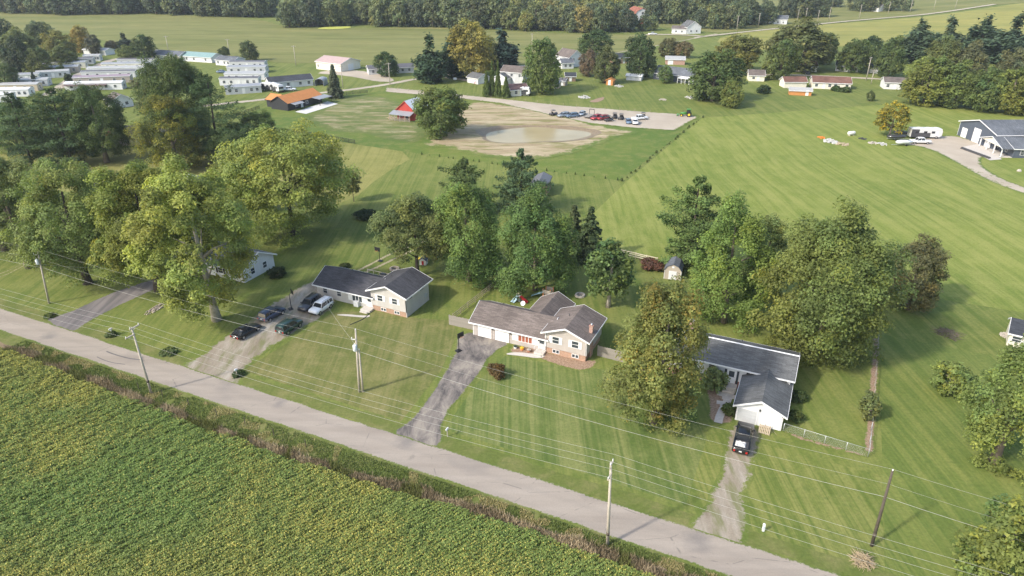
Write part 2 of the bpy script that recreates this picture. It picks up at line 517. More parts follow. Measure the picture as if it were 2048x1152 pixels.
siding('beige_siding', (.50, .48, .455)); siding('tan_siding', (.44, .40, .37)); siding('rose_siding', (.34, .28, .25)); siding('white_siding', (.66, .66, .665)); siding('cream_siding', (.74, .69, .58))
siding('grey_siding', (.52, .53, .54)); siding('slate_siding', (.085, .10, .13)); siding('black_siding', (.030, .032, .038)); siding('taupe_siding', (.38, .33, .28))
siding('red_boards', (.42, .055, .045), 'x', .3); siding('shed_boards', (.46, .40, .33), 'x', .3); siding('orange_boards', (.55, .24, .08), 'x', .3); siding('brown_boards', (.22, .155, .105), 'x', .3); siding('sand_siding', (.52, .43, .31))
shingle('charcoal_shingle', (.060, .060, .066)); shingle('brown_shingle', (.15, .125, .112)); shingle('grey_shingle', (.115, .118, .12)); shingle('slate_shingle', (.125, .135, .15)); shingle('redbrown_shingle', (.16, .085, .065)); shingle('plum_shingle', (.13, .085, .085)); shingle('dusk_shingle', (.05, .055, .065)); shingle('barnred_shingle', (.28, .11, .075))
ribbed('orange_metal', (.56, .22, .055)); ribbed('white_metal', (.70, .71, .72)); ribbed('grey_metal', (.28, .29, .31)); ribbed('pink_metal', (.46, .33, .30)); ribbed('green_metal', (.22, .33, .31)); ribbed('mauve_metal', (.29, .22, .255)); ribbed('dark_metal', (.12, .115, .12)); ribbed('pale_metal', (.38, .38, .37)); ribbed('coach_white', (.64, .64, .63), .5)
brick('red_brick', (.30, .085, .06)); brick('orange_brick', (.36, .20, .125)); brick('rose_brick', (.40, .22, .17))
simple('white_paint', (.72, .72, .72), .5, var=.04); simple('cream_paint', (.70, .66, .55), .5, var=.05); simple('concrete', (.50, .46, .41), .9, var=.15, bump=.2); simple('pale_concrete', (.56, .55, .53), .9, var=.1)
simple('glass', (.045, .055, .065), .08, .6, var=0); simple('car_glass', (.022, .025, .03), .05, .7, var=0); simple('red_blind', (.30, .10, .06), .35, .5, var=.1)
simple('black_trim', (.02, .02, .022), .5, var=0); simple('tyre', (.025, .025, .026), .85, .2, var=.1); simple('alloy', (.50, .50, .51), .3, .5, .8, var=0); simple('dark_steel', (.06, .06, .065), .5, var=.1); simple('galvanised', (.55, .57, .58), .45, .5, .5, var=.1); simple('lamp_white', (.85, .85, .85), .2, .6, var=0); simple('lamp_red', (.36, .02, .02), .2, .6, var=0)
simple('weathered_wood', (.34, .30, .25), .9, var=.25, sc=2.5, bump=.4); simple('grey_plank', (.27, .245, .215), .9, var=.25, sc=2, bump=.4); simple('rail_wood', (.30, .25, .18), .9, var=.25, bump=.3); simple('pale_rail', (.62, .55, .43), .85, var=.15); simple('black_rail', (.028, .027, .026), .8, var=.2); simple('pole_wood', (.42, .375, .31), .9, var=.2, sc=1.4, bump=.4); simple('dark_pole', (.085, .07, .055), .9, var=.3, sc=1.5, bump=.4); simple('fresh_lumber', (.42, .34, .24), .85, var=.12)
simple('bark', (.16, .13, .10), .95, var=.35, sc=2.2, bump=.8); simple('pale_bark', (.36, .32, .26), .95, var=.35, sc=1.6, bump=.8); simple('dark_bark', (.07, .055, .045), .95, var=.3, bump=.8); simple('twig', (.27, .225, .18), .95, var=.25)
simple('wire', (.42, .41, .37), .5, .4, var=0); simple('insulator', (.75, .74, .70), .3, .5, var=0); simple('transformer', (.62, .66, .67), .4, .5, var=.05)
simple('plastic_red', (.55, .035, .04), .35, .5, var=.05); simple('plastic_yellow', (.72, .50, .03), .35, .5, var=.05); simple('plastic_blue', (.30, .46, .55), .35, .5, var=.05); simple('plastic_teal', (.05, .16, .15), .5, var=.1); simple('cedar', (.42, .17, .07), .8, var=.15); simple('plastic_orange', (.72, .22, .03), .4, .5, var=.05); simple('navy', (.03, .04, .08), .5, var=.05); simple('tarp_white', (.50, .49, .47), .6, var=.15, sc=1.5, bump=.5); simple('brown_stone', (.38, .32, .26), .95, var=.3, sc=1.5, bump=.6); simple('pale_stone', (.44, .40, .35), .95, var=.25, sc=1.5, bump=.6); simple('tractor_green', (.06, .22, .04), .4, .5, var=.1); simple('terracotta', (.38, .16, .09), .8, var=.15); simple('straw', (.42, .33, .21), .95, var=.3, sc=5); simple('rubber_hose', (.03, .04, .035), .5, var=0); simple('hose_green', (.03, .05, .035), .5, var=0)

def paint(name, col, metal=.25, rough=.28):
    n = NT(name); n.fin(n.ramp(n.noise(n.obj(), 2.0, 3, .6), [(.3, tuple(x * .9 for x in col)), (.7, tuple(min(1, x * 1.08) for x in col))]), rough, None, .5, metal)
    n.b.inputs['Coat Weight'].default_value = .6; n.b.inputs['Coat Roughness'].default_value = .06
paint('paint_black', (.012, .012, .014)); paint('paint_grey', (.045, .045, .05)); paint('paint_white', (.74, .75, .76), 0); paint('paint_blue', (.05, .065, .11)); paint('paint_green', (.018, .05, .042)); paint('paint_silver', (.36, .40, .43), .5); paint('paint_red', (.34, .03, .03)); paint('paint_steel', (.13, .19, .27)); paint('paint_tan', (.42, .38, .30), .1)

# foliage: the mesh carries the variation, the object colour the kind of tree
def foliage(name, trans=.3, rough=.6, tint=(1, 1, 1)):
    n = NT(name)
    c = n.mix(1, n.mix(1, n.attr('Col', 'Color'), n.n('ObjectInfo').outputs['Color'], 'MULTIPLY'), tint, 'MULTIPLY')
    n.fin(c, rough, None, .25)
    t = n.n('BsdfTranslucent'); n.put(t.inputs[0], n.mix(1, c, (1.25, 1.3, .7), 'MULTIPLY'))
    x = n.n('MixShader'); x.inputs[0].default_value = trans
    n.t.links.new(n.b.outputs[0], x.inputs[1]); n.t.links.new(t.outputs[0], x.inputs[2]); n.t.links.new(x.outputs[0], n.out.inputs[0])
foliage('leaf', .36, tint=(1.12, 1.13, .95)); foliage('needle', .2, .7, (1.15, 1.2, .95)); foliage('crop_leaf', .25, .55); foliage('dry_stem', .15, .9)

# ================================================================ vegetation
def leaf_mesh(name, P_, N_, S_, COL, aspect=.62, fold=.25, seed=0, tri=False):
    """many small folded leaf-clump faces, one mesh"""
    rg = np.random.default_rng(seed)
    k = len(P_)
    N_ = N_ / (np.linalg.norm(N_, axis=1, keepdims=True) + 1e-9)
    r = rg.normal(size=(k, 3))
    t = np.cross(N_, r); t /= (np.linalg.norm(t, axis=1, keepdims=True) + 1e-9)
    b = np.cross(N_, t)
    s = S_[:, None]
    q = 3 if tri else 4
    v = np.empty((k, q, 3), np.float32)
    v[:, 0] = P_ + t * s; v[:, 1] = P_ + b * s * aspect + N_ * s * fold
    v[:, 2] = P_ - t * s
    if not tri: v[:, 3] = P_ - b * s * aspect + N_ * s * fold
    else: v[:, 1] = P_ + b * s * aspect * 1.3 + N_ * s * fold; v[:, (0, 2)] -= (b * s * aspect * .5)[:, None, :]
    me = bpy.data.meshes.new(name)
    me.vertices.add(q * k); me.vertices.foreach_set('co', v.ravel())
    me.loops.add(q * k); me.loops.foreach_set('vertex_index', np.arange(q * k, dtype=np.int32))
    me.polygons.add(k); me.polygons.foreach_set('loop_start', np.arange(0, q * k, q, dtype=np.int32))
    me.update(calc_edges=True)
    at = me.attributes.new('Col', 'FLOAT_COLOR', 'POINT')
    c = np.ones((k, q, 4), np.float32); c[:, :, :3] = COL[:, None, :]
    at.data.foreach_set('color', c.ravel())
    return me

def crown_mesh(name, R_, h, base, seed, N=9000, size=.24, shape='round', yellow=.1, ytint=(1.25, 1.13, .85), gap=.0, droop=.35, nb=26):
    """broadleaf crown: boughs carrying leafy sprays, uneven outside and open inside"""
    rg = np.random.default_rng(seed)
    zc, rz = base + (h - base) * .5, (h - base) * .5
    i = np.arange(nb) + .5
    zz = 1 - 1.75 * i / nb + rg.normal(0, .12, nb); zz = np.clip(zz, -.85, .95)
    az = i * 2.39996 + rg.normal(0, .35, nb)
    q = np.sqrt(np.clip(1 - zz ** 2, .05, 1))
    d = np.stack([q * np.cos(az), q * np.sin(az), zz], 1)
    w = np.ones(nb)
    if shape == 'egg': w = 1 - .26 * zz
    if shape == 'vase': w = .8 + .3 * zz
    if shape == 'tall': w = 1 - .42 * np.clip(zz, -.6, 1)
    if shape == 'spread': w = 1.08 - .12 * np.abs(zz)
    bc = d * rg.uniform(.40, .72, nb)[:, None] * np.stack([w, w, np.ones(nb)], 1)
    br = rg.uniform(.30, .48, nb)
    btone = rg.normal(1, .10, nb); bhue = rg.normal(0, .09, nb)
    nc = rg.integers(10, 16, nb)
    bi = np.repeat(np.arange(nb), nc); K_ = len(bi)
    e = rg.normal(size=(K_, 3)); e /= np.linalg.norm(e, axis=1, keepdims=True)
    od = d[bi]
    flip = (e * od).sum(1) < -.15
    e[flip] *= -1
    e[:, 2] += .25; e /= np.linalg.norm(e, axis=1, keepdims=True)
    cc = bc[bi] + e * (br[bi] * rg.uniform(.55, 1.12, K_))[:, None]
    cr = br[bi] * rg.uniform(.26, .50, K_)
    keep = rg.random(K_) > gap
    cc, cr, bi, e = cc[keep], cr[keep], bi[keep], e[keep]; K_ = len(bi)
    n = np.maximum(6, N * cr ** 2 / (cr ** 2).sum()).astype(int)
    ix = np.repeat(np.arange(K_), n); k = len(ix)
    f = rg.normal(size=(k, 3)); f /= np.linalg.norm(f, axis=1, keepdims=True)
    f[(f[:, 2] < 0) & (rg.random(k) < .55), 2] *= -1
    rr = rg.uniform(.2, 1.0, k) ** .6 * np.where(rg.random(k) < .06, 1.35, 1)
    P_ = cc[ix] + f * (cr[ix] * rr)[:, None] * np.array([1.15, 1.15, .6])
    P_[:, 2] -= droop * (rr * np.hypot(f[:, 0], f[:, 1])) ** 2 * cr[ix]
    rad = np.hypot(P_[:, 0], P_[:, 1]); P_[:, :2] *= R_ / np.percentile(rad, 96)
    lo, hi = np.percentile(P_[:, 2], (1.5, 99.0)); P_[:, 2] = base + (P_[:, 2] - lo) / (hi - lo) * (h - base)
    P_[:, 2] = np.maximum(P_[:, 2], base * .4 + .02 * h)
    N_ = f * .55 + e[ix] * .3 + np.array([0, 0, .5]) + rg.normal(size=(k, 3)) * .38
    tone = btone[bi[ix]] * rg.normal(1, .12, K_)[ix] * rg.normal(1, .13, k)
    col = np.clip(tone, .5, 1.6)[:, None] * (1 + bhue[bi[ix]][:, None] * np.array([1, .25, -.5]))
    yc = ((rg.random(K_) < yellow)[ix] & (rg.random(k) < .6)) | (rg.random(k) < yellow * .3)
    col[yc] *= np.array(ytint)
    return leaf_mesh(name, P_, N_, size * rg.uniform(.6, 1.25, k), np.clip(col, .1, 3).astype(np.float32), aspect=.8, seed=seed, tri=True)

def conifer_mesh(name, R_, h, base, seed, style='pine', levels=15, size=.34, dens=1.0):
    rg = np.random.default_rng(seed)
    P, N, S_, COL = [], [], [], []
    for l in range(levels):
        f = min(.99, max(0, (l + rg.uniform(-.2, .2)) / (levels - 1)))
        z = base + (h - base) * f
        prof = (1 - f) ** .75 if style == 'spruce' else (1 - f ** 3.0) * (.70 + .30 * min(1, f / .3)) * (1 + .22 * math.sin(l * 2.4 + seed))
        nb = int((7 if style == 'spruce' else 5.5) * (1 - .3 * f)) + 1
        a0 = rg.uniform(0, 6.28)
        for bnum in range(nb):
            a = a0 + 6.283 * bnum / nb + rg.normal(0, .25)
            ln = max(.12 * R_, R_ * prof * (rg.uniform(.5, 1.15) if style == 'pine' else rg.uniform(.7, 1.1)))
            up = -.18 if style == 'spruce' else rg.uniform(.0, .28)
            m = int(max(3, 9 * ln / R_ + 2) * 16 * dens)
            t = rg.uniform(.12, 1.0, m) ** .75
            wd = (.30 if style == 'pine' else .2) * ln * np.sin(np.clip(t, 0, .93) * 3.1) + .12
            x = t * ln; y = rg.normal(0, .55, m) * wd
            zz = z + (rg.normal(0, .35) if style == 'pine' else 0) + up * x - .12 * (x / max(R_, .1)) ** 2 * R_ * (.4 if style == 'pine' else 1) + rg.normal(0, .14 if style == 'pine' else .08, m) * (1 + .1 * R_)
            P.append(np.stack([x * math.cos(a) - y * math.sin(a), x * math.sin(a) + y * math.cos(a), zz], 1))
            nn = rg.normal(size=(m, 3)) * .45 + np.array([.35 * math.cos(a), .35 * math.sin(a), .9])
            N.append(nn)
            S_.append(size * rg.uniform(.6, 1.3, m))
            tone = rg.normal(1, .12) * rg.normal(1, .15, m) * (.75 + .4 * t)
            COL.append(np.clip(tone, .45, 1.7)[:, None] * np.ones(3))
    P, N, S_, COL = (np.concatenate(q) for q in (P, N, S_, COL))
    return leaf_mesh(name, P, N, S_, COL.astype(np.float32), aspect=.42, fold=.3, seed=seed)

def trunk_mesh(name, h, r, R_, base, seed, limbs=7, lean=.03):
    rg = random.Random(seed)
    m = MB()
    dx, dy = rg.uniform(-lean, lean), rg.uniform(-lean, lean)
    pts, rad = [], []
    top = h * .8
    for i in range(7):
        f = i / 6
        pts.append((dx * top * f + .12 * r * math.sin(i * 1.7), dy * top * f, -.25 + f * (top + .25)))
        rad.append(r * (1.35 if i == 0 else 1.0) * (1 - .82 * f) + .02)
    m.tube(pts, rad, 8)
    for k in range(limbs):
        f = rg.uniform(.28, .62)
        z0 = max(base * .75, top * f)
        p = Vector((dx * z0, dy * z0, z0))
        a = k * 2.4 + rg.uniform(-.4, .4)
        ln = R_ * rg.uniform(.4, .62)
        rr = r * rg.uniform(.32, .5)
        q1 = p + Vector((math.cos(a) * ln * .45, math.sin(a) * ln * .45, ln * .35))
        q2 = p + Vector((math.cos(a) * ln, math.sin(a) * ln, ln * rg.uniform(.5, .85)))
        m.tube([p, q1, q2], [rr, rr * .65, rr * .2], 5)
    return m.mesh(name)

def tree(spec, label, seed, col=(.075, .11, .030), name='broadleaf_tree', shape='round', base=.24, trunk=None, bark='bark', group=None, cat='tree', **k):
    x, y, h, R_ = spec
    t = thing(name, label, cat, (x, y), RND.uniform(0, 6.28), group)
    b = h * base
    r = trunk or max(.12, .032 * h)
    obj('trunk', trunk_mesh('trunk', h, r, R_, b, seed), bark, t)
    sz = k.pop('size', .165)
    surf = 4 * math.pi * (.5 * R_ * R_ + .5 * R_ * (h - b) * .5)
    N = 2.5 * surf / (1.45 * sz * sz)
    if N > 52000: sz *= math.sqrt(N / 52000) ** .9
    N = int(min(58000, max(500, N)))
    k.pop('nclu', 0); k.pop('nleaf', 0)
    c = obj('crown', crown_mesh('crown', R_, h, b, seed, N, sz, shape, **k), 'leaf', t)
    c.color = (*col, 1)
    return t

def conifer(spec, label, seed, col=(.045, .075, .032), style='pine', base=.08, name=None, group=None, **k):
    x, y, h, R_ = spec
    t = thing(name or (style + '_tree'), label, 'tree', (x, y), RND.uniform(0, 6.28), group)
    obj('trunk', trunk_mesh('trunk', h * 1.15, max(.1, .022 * h), .1, h * .3, seed, 0), 'dark_bark', t)
    R_ *= 1.18 if style == 'pine' else 1.1
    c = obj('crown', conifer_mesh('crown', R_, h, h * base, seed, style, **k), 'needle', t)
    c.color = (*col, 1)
    return t

def bush(xy, r, h, label, seed, col, name='bush', cat='bush', n=500, size=.16, group=None, yellow=.05):
    t = thing(name, label, cat, xy, 0, group)
    m = MB()
    rg = random.Random(seed)
    for k in range(5):
        a = k * 1.3
        m.tube([(0, 0, -.05), (math.cos(a) * r * .4, math.sin(a) * r * .4, h * .6)], [.04, .015], 4)
    obj('stem', m.mesh('stem'), 'bark', t)
    c = obj('foliage', crown_mesh('foliage', r, h, 0.02, seed, int(n * 2), size, 'round', yellow=yellow, droop=.2), 'leaf', t)
    c.color = (*col, 1)
    return t

# ---- shared crowns for the trees farther off
FAR = {}
for i, sh in enumerate(('round', 'egg', 'spread', 'tall', 'round')):
    FAR['b%d' % i] = (crown_mesh('far_crown', 1, 2.1, .12, 300 + i, 3600, .078, sh, yellow=.04), trunk_mesh('far_trunk', 2.1, .05, 1, .3, 300 + i, 4))
for i in range(3):
    FAR['m%d' % i] = (crown_mesh('mid_crown', 1, 2.1, .14, 320 + i, 12000, .046, ('round', 'egg', 'spread')[i], yellow=.05), trunk_mesh('mid_trunk', 2.1, .05, 1, .3, 320 + i, 6))
for i in range(2):
    FAR['p%d' % i] = (conifer_mesh('far_pine_crown', 1, 2.6, .2, 340 + i, 'pine', 13, .12, .7), trunk_mesh('far_pine_trunk', 2.8, .05, .1, .3, 340, 0))
    FAR['s%d' % i] = (conifer_mesh('far_spruce_crown', 1, 3.4, .15, 350 + i, 'spruce', 16, .10, .7), trunk_mesh('far_spruce_trunk', 3.6, .05, .1, .3, 350, 0))
HH = {'b': 2.1, 'm': 2.1, 'p': 2.6, 's': 3.4}

def far_tree(spec, kind, label, col, name='broadleaf_tree', group=None):
    x, y, h, R_ = spec
    cm, tm = FAR[kind]
    t = thing(name, label, 'tree', (x, y), RND.uniform(0, 6.28), group)
    if kind[0] == 'p': R_ *= 1.28
    s = (R_, R_, h / HH[kind[0]])
    c = obj('crown', cm, 'leaf' if kind[0] in 'bm' else 'needle', t); c.scale = s; c.color = (*col, 1)
    k = obj('trunk', tm, 'bark', t); k.scale = s
    return t

# ================================================================ the ground
def axis(lo, hi, mid, f0, f1, coarse, fine):
    a = list(np.arange(lo, mid[0], 260)) + list(np.arange(mid[0], f0, coarse)) + list(np.arange(f0, f1, fine)) + list(np.arange(f1, mid[1], coarse)) + list(np.arange(mid[1], hi + 1, 260))
    return a
gx = axis(-2100, 2300, (-760, 1000), -24, 38, 16, 1.6)
gy = axis(-400, 2700, (-60, 1000), 196, 238, 16, 1.6)
vs = [(x, y, tz(x, y)) for y in gy for x in gx]
nx = len(gx)
fs = [(j * nx + i, j * nx + i + 1, (j + 1) * nx + i + 1, (j + 1) * nx + i) for j in range(len(gy) - 1) for i in range(nx - 1)]
me = bpy.data.meshes.new('ground'); me.from_pydata(vs, [], fs)
me.polygons.foreach_set('use_smooth', [True] * len(fs))
obj('ground', me, 'lawn')['kind'] = 'structure'

def strip(path, w, closed=False):
    """outline of a band w wide along a path"""
    L_, R_ = [], []
    for i, (x, y) in enumerate(path):
        a, b = path[max(i - 1, 0)], path[min(i + 1, len(path) - 1)]
        dx, dy = b[0] - a[0], b[1] - a[1]; l = math.hypot(dx, dy)
        L_.append((x - dy / l * w / 2, y + dx / l * w / 2)); R_.append((x + dy / l * w / 2, y - dx / l * w / 2))
    return L_ + R_[::-1]

# fields
sheet('back_field', [(10.23, 127.65), (29.58, 168.64), (66.19, 239.16), (92.54, 247.06), (125.70, 257.17), (147.00, 262.50), (185.82, 250.31), (219.67, 236.08), (150.97, 110.57), (107.36, 84.06), (84.09, 98.41), (73.62, 102.83), (51.18, 118.84), (27.53, 120.01), (22.25, 123.36)], 'mown_field', .006)
sheet('meadow', smooth([(-88.15, 220.61), (-74.39, 217.98), (-47.87, 204.46), (-26.83, 193.41), (-34.46, 172.45), (-37.95, 151.95), (-48.26, 146.89), (-85.64, 153.70), (-128.67, 164.98), (-164.04, 177.76), (-173.66, 189.78), (-121.18, 197.70), (-92.19, 206.22)], 1), 'pale_meadow', .005)
sheet('side_lawn', [W(13.2, 56.5), W(13.2, 107), W(80, 107), W(80, 56.5)], 'lawn_striped', .005)
sheet('front_lawn', [W(-6.2, 56.2), W(-6.2, 72), W(13.1, 72), W(13.1, 56.2)], 'lawn_checked', .009)
sheet('house_lawn', [(-38.17, 81.32), (-14.07, 69.72), (-10.17, 80.81), (-8.46, 91.48), (-9.56, 95.74), (-15.54, 96.56), (-23.01, 98.93), (-29.48, 98.41), (-33.84, 89.39)], 'lawn_worn', .0055)
sheet('house_lawn', [(-8.48, 68.22), (19.86, 54.70), (24.27, 62.05), (23.65, 69.01), (14.60, 81.19), (11.83, 81.83), (4.42, 83.52), (-1.03, 85.14), (-4.76, 78.34)], 'lawn_deep', .0056)
sheet('paddock', [(-96.50, 239.17), (-75.19, 220.61), (-47.87, 204.46), (-26.89, 193.93), (27.66, 168.64), (66.19, 239.16), (19.90, 259.84), (-4.71, 272.88), (-54.27, 287.17), (-67.07, 279.86), (-91.59, 256.32)], 'paddock', .008, 4)
sheet('bare_dirt', ragged(smooth([(-18.88, 264.37), (-7.53, 268.09), (4.87, 258.95), (15.52, 248.71), (28.03, 230.98), (38.98, 223.29), (41.95, 218.63), (33.04, 212.26), (24.65, 199.91), (15.15, 191.32), (5.05, 187.27), (-9.12, 190.81), (-20.59, 199.35), (-27.43, 203.31), (-27.46, 214.14), (-19.28, 220.61), (-21.66, 239.94)], 2), 3, 1.6, 3), 'bare_dirt', .07, 2, True)
sheet('dry_patch', ragged(smooth([(-70.09, 273.87), (-57.84, 278.85), (-43.67, 270.95), (-32.03, 236.13), (-25.57, 214.14), (-29.24, 203.31), (-45.05, 215.40), (-62.22, 220.61), (-71.29, 236.13), (-69.70, 250.36)], 2), 3, 1.5, 4), 'patchy_dirt', .035, 3, True)
sheet('cornfield', smooth([(-639.05, 574.98), (-510.69, 612.28), (-421.04, 603.57), (-357.45, 579.36), (-290.93, 589.33), (-199.41, 567.40), (-157.41, 515.49), (-118.23, 514.51), (-52.09, 526.33), (-8.38, 506.82), (35.85, 490.09), (85.15, 481.55), (124.52, 472.70), (96.72, 440.88), (57.33, 398.40), (30.08, 369.35), (-3.50, 354.66), (-27.77, 329.63), (-47.36, 350.00), (-75.91, 354.66), (-97.49, 361.06), (-118.30, 362.68), (-135.74, 372.75), (-163.58, 386.96), (-195.71, 404.07), (-223.74, 426.65), (-258.75, 453.19), (-308.93, 495.96), (-549.20, 490.19)], 1), 'corn', .12, 14)
sheet('bright_strip', smooth([(-139.21, 510.81), (-130.69, 522.38), (-117.10, 525.97), (-113.32, 514.73), (-126.79, 505.83)], 2), 'bright_crop', .35, 8)
sheet('hill_field', smooth([(124.80, 454.84), (164.49, 501.51), (224.78, 531.55), (267.16, 548.70), (316.20, 560.39), (391.89, 597.51), (432.35, 616.54), (517.07, 599.39), (531.99, 460.95), (369.03, 383.43), (294.06, 412.38), (263.71, 461.62), (199.83, 425.04), (162.89, 405.34), (131.54, 413.97)], 1), 'ripe_soy', .14, 14)
sheet('far_field', [(139.31, 491.33), (228.37, 540.53), (271.22, 557.55), (322.12, 571.58), (399.28, 609.52), (451.00, 619.79), (755.37, 1046.28), (123.66, 1047.13), (71.08, 669.86), (101.52, 535.49)], 'corn', .10, 16)

# roads, lanes and drives
def ribbon(name, path, w, m, z, seed=1, rag=.15, step=1.2):
    """a road: cross-sections along a path, the rim ragged and marked for the material"""
    path = dens(path, step, False)
    offs = sorted({0, .25, .55, 1.0, w / 2, w - 1.0, w - .55, w - .25, w}) if w > 2.4 else [0, w * .25, w * .5, w * .75, w]
    vs, ed = [], []
    for i, (x, y) in enumerate(path):
        a, b = path[max(i - 1, 0)], path[min(i + 1, len(path) - 1)]
        dx, dy = b[0] - a[0], b[1] - a[1]; l = math.hypot(dx, dy)
        for o in offs:
            d = min(o, w - o)
            k = (noise1(x * .6, y * .6, seed + (o > w / 2)) - .5) * 2 * rag * (1 - min(1, d / .6)) + (noise1(x * 2.1, y * 2.1, seed + 3 + (o > w / 2)) - .5) * rag * (d == 0)
            t = o - w / 2 + k
            X, Y = x - dy / l * t, y + dx / l * t
            vs.append((X, Y, tz(X, Y) + z)); ed.append(d)
    q = len(offs)
    fs = [(i * q + j, (i + 1) * q + j, (i + 1) * q + j + 1, i * q + j + 1) for i in range(len(path) - 1) for j in range(q - 1)]
    me = bpy.data.meshes.new(name); me.from_pydata(vs, [], [tuple(f) for f in fs])
    me.polygons.foreach_set('use_smooth', [True] * len(fs)); me.update()
    if me.polygons[0].normal.z < 0: me.flip_normals()
    at = me.attributes.new('edge', 'FLOAT', 'POINT'); at.data.foreach_set('value', ed)
    o = obj(name, me, m); o['kind'] = 'structure'
    return o
ribbon('country_road', [W(-240, 52.73), W(120, 52.73)], 4.7, 'road', .035, 2, .16, .8)
street = smooth([(-125.96, 250.37), (-109.10, 263.45), (-99.18, 269.04), (-85.14, 279.86), (-69.13, 289.33), (-54.63, 301.71), (-41.65, 318.95), (-28.71, 326.90), (-15.35, 339.53), (1.49, 351.53), (27.14, 364.32), (57.60, 400.36), (74.29, 416.61), (97.20, 443.23), (124.52, 472.70), (137.83, 485.80)], 2, False)
ribbon('village_street', street, 4.6, 'lot_gravel', .05)
ribbon('hill_road', smooth([(123.87, 470.09), (163.61, 498.67), (227.16, 537.51), (271.22, 557.55), (322.12, 571.58), (401.22, 612.67)], 2, False), 5, 'lot_gravel', .3)
ribbon('side_street', smooth([(87.04, 326.82), (118.96, 328.12), (133.31, 326.73), (145.51, 322.69), (169.10, 314.88), (182.05, 309.87)], 2, False), 5, 'lot_gravel', .05)
ribbon('park_street', smooth([(-186.31, 277.84), (-191.99, 299.39), (-200.84, 324.20), (-203.20, 340.97), (-209.75, 369.29), (-207.69, 377.92)], 2, False), 6, 'lot_gravel', .05)
sheet('gravel_lot', ragged([(-54.29, 297.10), (-25.15, 282.95), (-4.71, 272.88), (19.90, 259.84), (66.25, 242.27), (53.15, 220.60), (39.20, 224.65), (26.34, 230.98), (12.58, 243.85), (-4.56, 263.45), (-26.55, 275.84), (-52.45, 286.11)], 4, .4, 5), 'lot_gravel', .085, 4, True)
sheet('barn_yard', smooth([(-95.10, 331.01), (-88.49, 339.53), (-73.00, 342.46), (-50.33, 316.38), (-54.59, 304.07), (-77.04, 325.55)], 2), 'lot_gravel', .04, 6, True)
ribbon('farm_drive', smooth([(124.52, 472.70), (117.63, 478.22), (105.60, 483.96), (88.47, 481.50)], 2, False), 6, 'lot_gravel', .2)
sheet('curved_drive', smooth([(127.51, 147.54), (124.03, 158.05), (121.89, 165.78), (122.07, 175.51), (123.42, 188.26), (123.27, 201.03), (117.25, 203.88), (124.91, 209.80), (135.43, 214.76), (140.97, 214.76), (143.45, 199.90), (132.18, 188.77), (127.94, 180.52), (126.59, 171.16), (127.61, 163.39), (132.00, 153.70)], 2), 'lot_gravel', .03, 3, True)
ribbon('village_drive', smooth([(-13.86, 304.06), (-19.85, 313.84), (-26.84, 317.65), (-33.09, 324.21)], 2, False), 5, 'lot_gravel', .06)
sheet('driveway', ragged(smooth([(-76.18, 96.89), (-73.19, 97.73), (-70.32, 104.12), (-67.53, 108.35), (-63.17, 112.03), (-60.53, 110.57), (-63.47, 105.06), (-66.46, 98.93), (-67.85, 94.61), (-68.16, 92.09), (-70.87, 92.71)], 1), 1, .12, 6), 'grey_asphalt', .022, .7, True)
sheet('driveway', ragged(smooth([(-48.55, 81.70), (-45.83, 85.14), (-44.94, 88.51), (-43.21, 94.29), (-40.69, 101.38), (-37.52, 108.15), (-34.80, 111.40), (-29.58, 102.83), (-29.56, 99.79), (-30.91, 95.90), (-34.10, 90.27), (-37.11, 85.41), (-37.94, 80.68), (-36.23, 76.57), (-43.30, 78.95)], 1), 1, .35, 7), 'weedy_gravel', .023, .7, True)
sheet('driveway', ragged(smooth([(-15.31, 67.24), (-12.94, 69.82), (-10.89, 75.64), (-8.66, 84.06), (-8.38, 91.48), (-5.63, 92.40), (0.46, 89.39), (-2.89, 85.96), (-5.14, 78.95), (-8.92, 70.23), (-8.28, 64.62), (-11.71, 65.17)], 1), 1, .12, 8), 'old_asphalt', .024, .7, True)
sheet('driveway', ragged(smooth([(17.73, 51.63), (20.52, 54.56), (22.60, 57.94), (25.17, 63.81), (27.84, 70.02), (30.41, 70.54), (31.73, 66.86), (30.04, 64.71), (27.57, 59.95), (25.24, 55.66), (23.60, 48.66), (20.43, 49.79)], 1), 1, .35, 9), 'weedy_gravel', .025, .7, True)
for dx in (0, 1):
    pa = smooth([(-34.80, 111.40), (-30.31, 111.61), (-26.67, 117.47), (-23.04, 123.36), (-17.74, 128.69)], 2, False) if not dx else smooth([(-32.75, 108.55), (-28.40, 112.03), (-24.82, 116.57), (-20.77, 122.63), (-15.82, 127.91)], 2, False)
    ribbon('wheel_track', pa, 1.0, 'worn_track', .012, 3 + dx, .12)
for dx in (0, 1):
    pa = [(-95.42, 109.96), (-93.22, 114.81), (-92.38, 118.61)] if not dx else [(-94.44, 108.55), (-92.37, 113.51), (-91.80, 117.70)]
    ribbon('wheel_track', pa, .6, 'worn_track', .012, 5 + dx, .08)
sheet('verge', ragged([W(-260, 45.6), W(140, 45.6), W(140, 50.36), W(-260, 50.36)], 2, .1, 4), 'verge', .015, 0)
sheet('verge', ragged([W(-260, 55.1), W(140, 55.1), W(140, 57.2), W(-260, 57.2)], 2, .3, 4), 'verge', .0105, 0)
sheet('planting_bed', ragged(smooth([(-0.89, 86.80), (1.21, 88.22), (4.55, 86.80), (5.48, 86.10), (11.32, 83.79), (12.86, 84.59), (11.68, 81.70), (8.93, 81.19), (4.43, 83.79), (3.75, 85.14), (0.44, 85.41)], 1), .7, .15, 3), 'mulch', .03, .5, True)
sheet('planting_bed', ragged(smooth([(26.48, 77.74), (29.64, 76.80), (28.20, 69.52), (27.30, 69.01), (24.48, 69.82), (25.99, 73.19)], 1), .7, .15, 5), 'mulch', .03, .5, True)
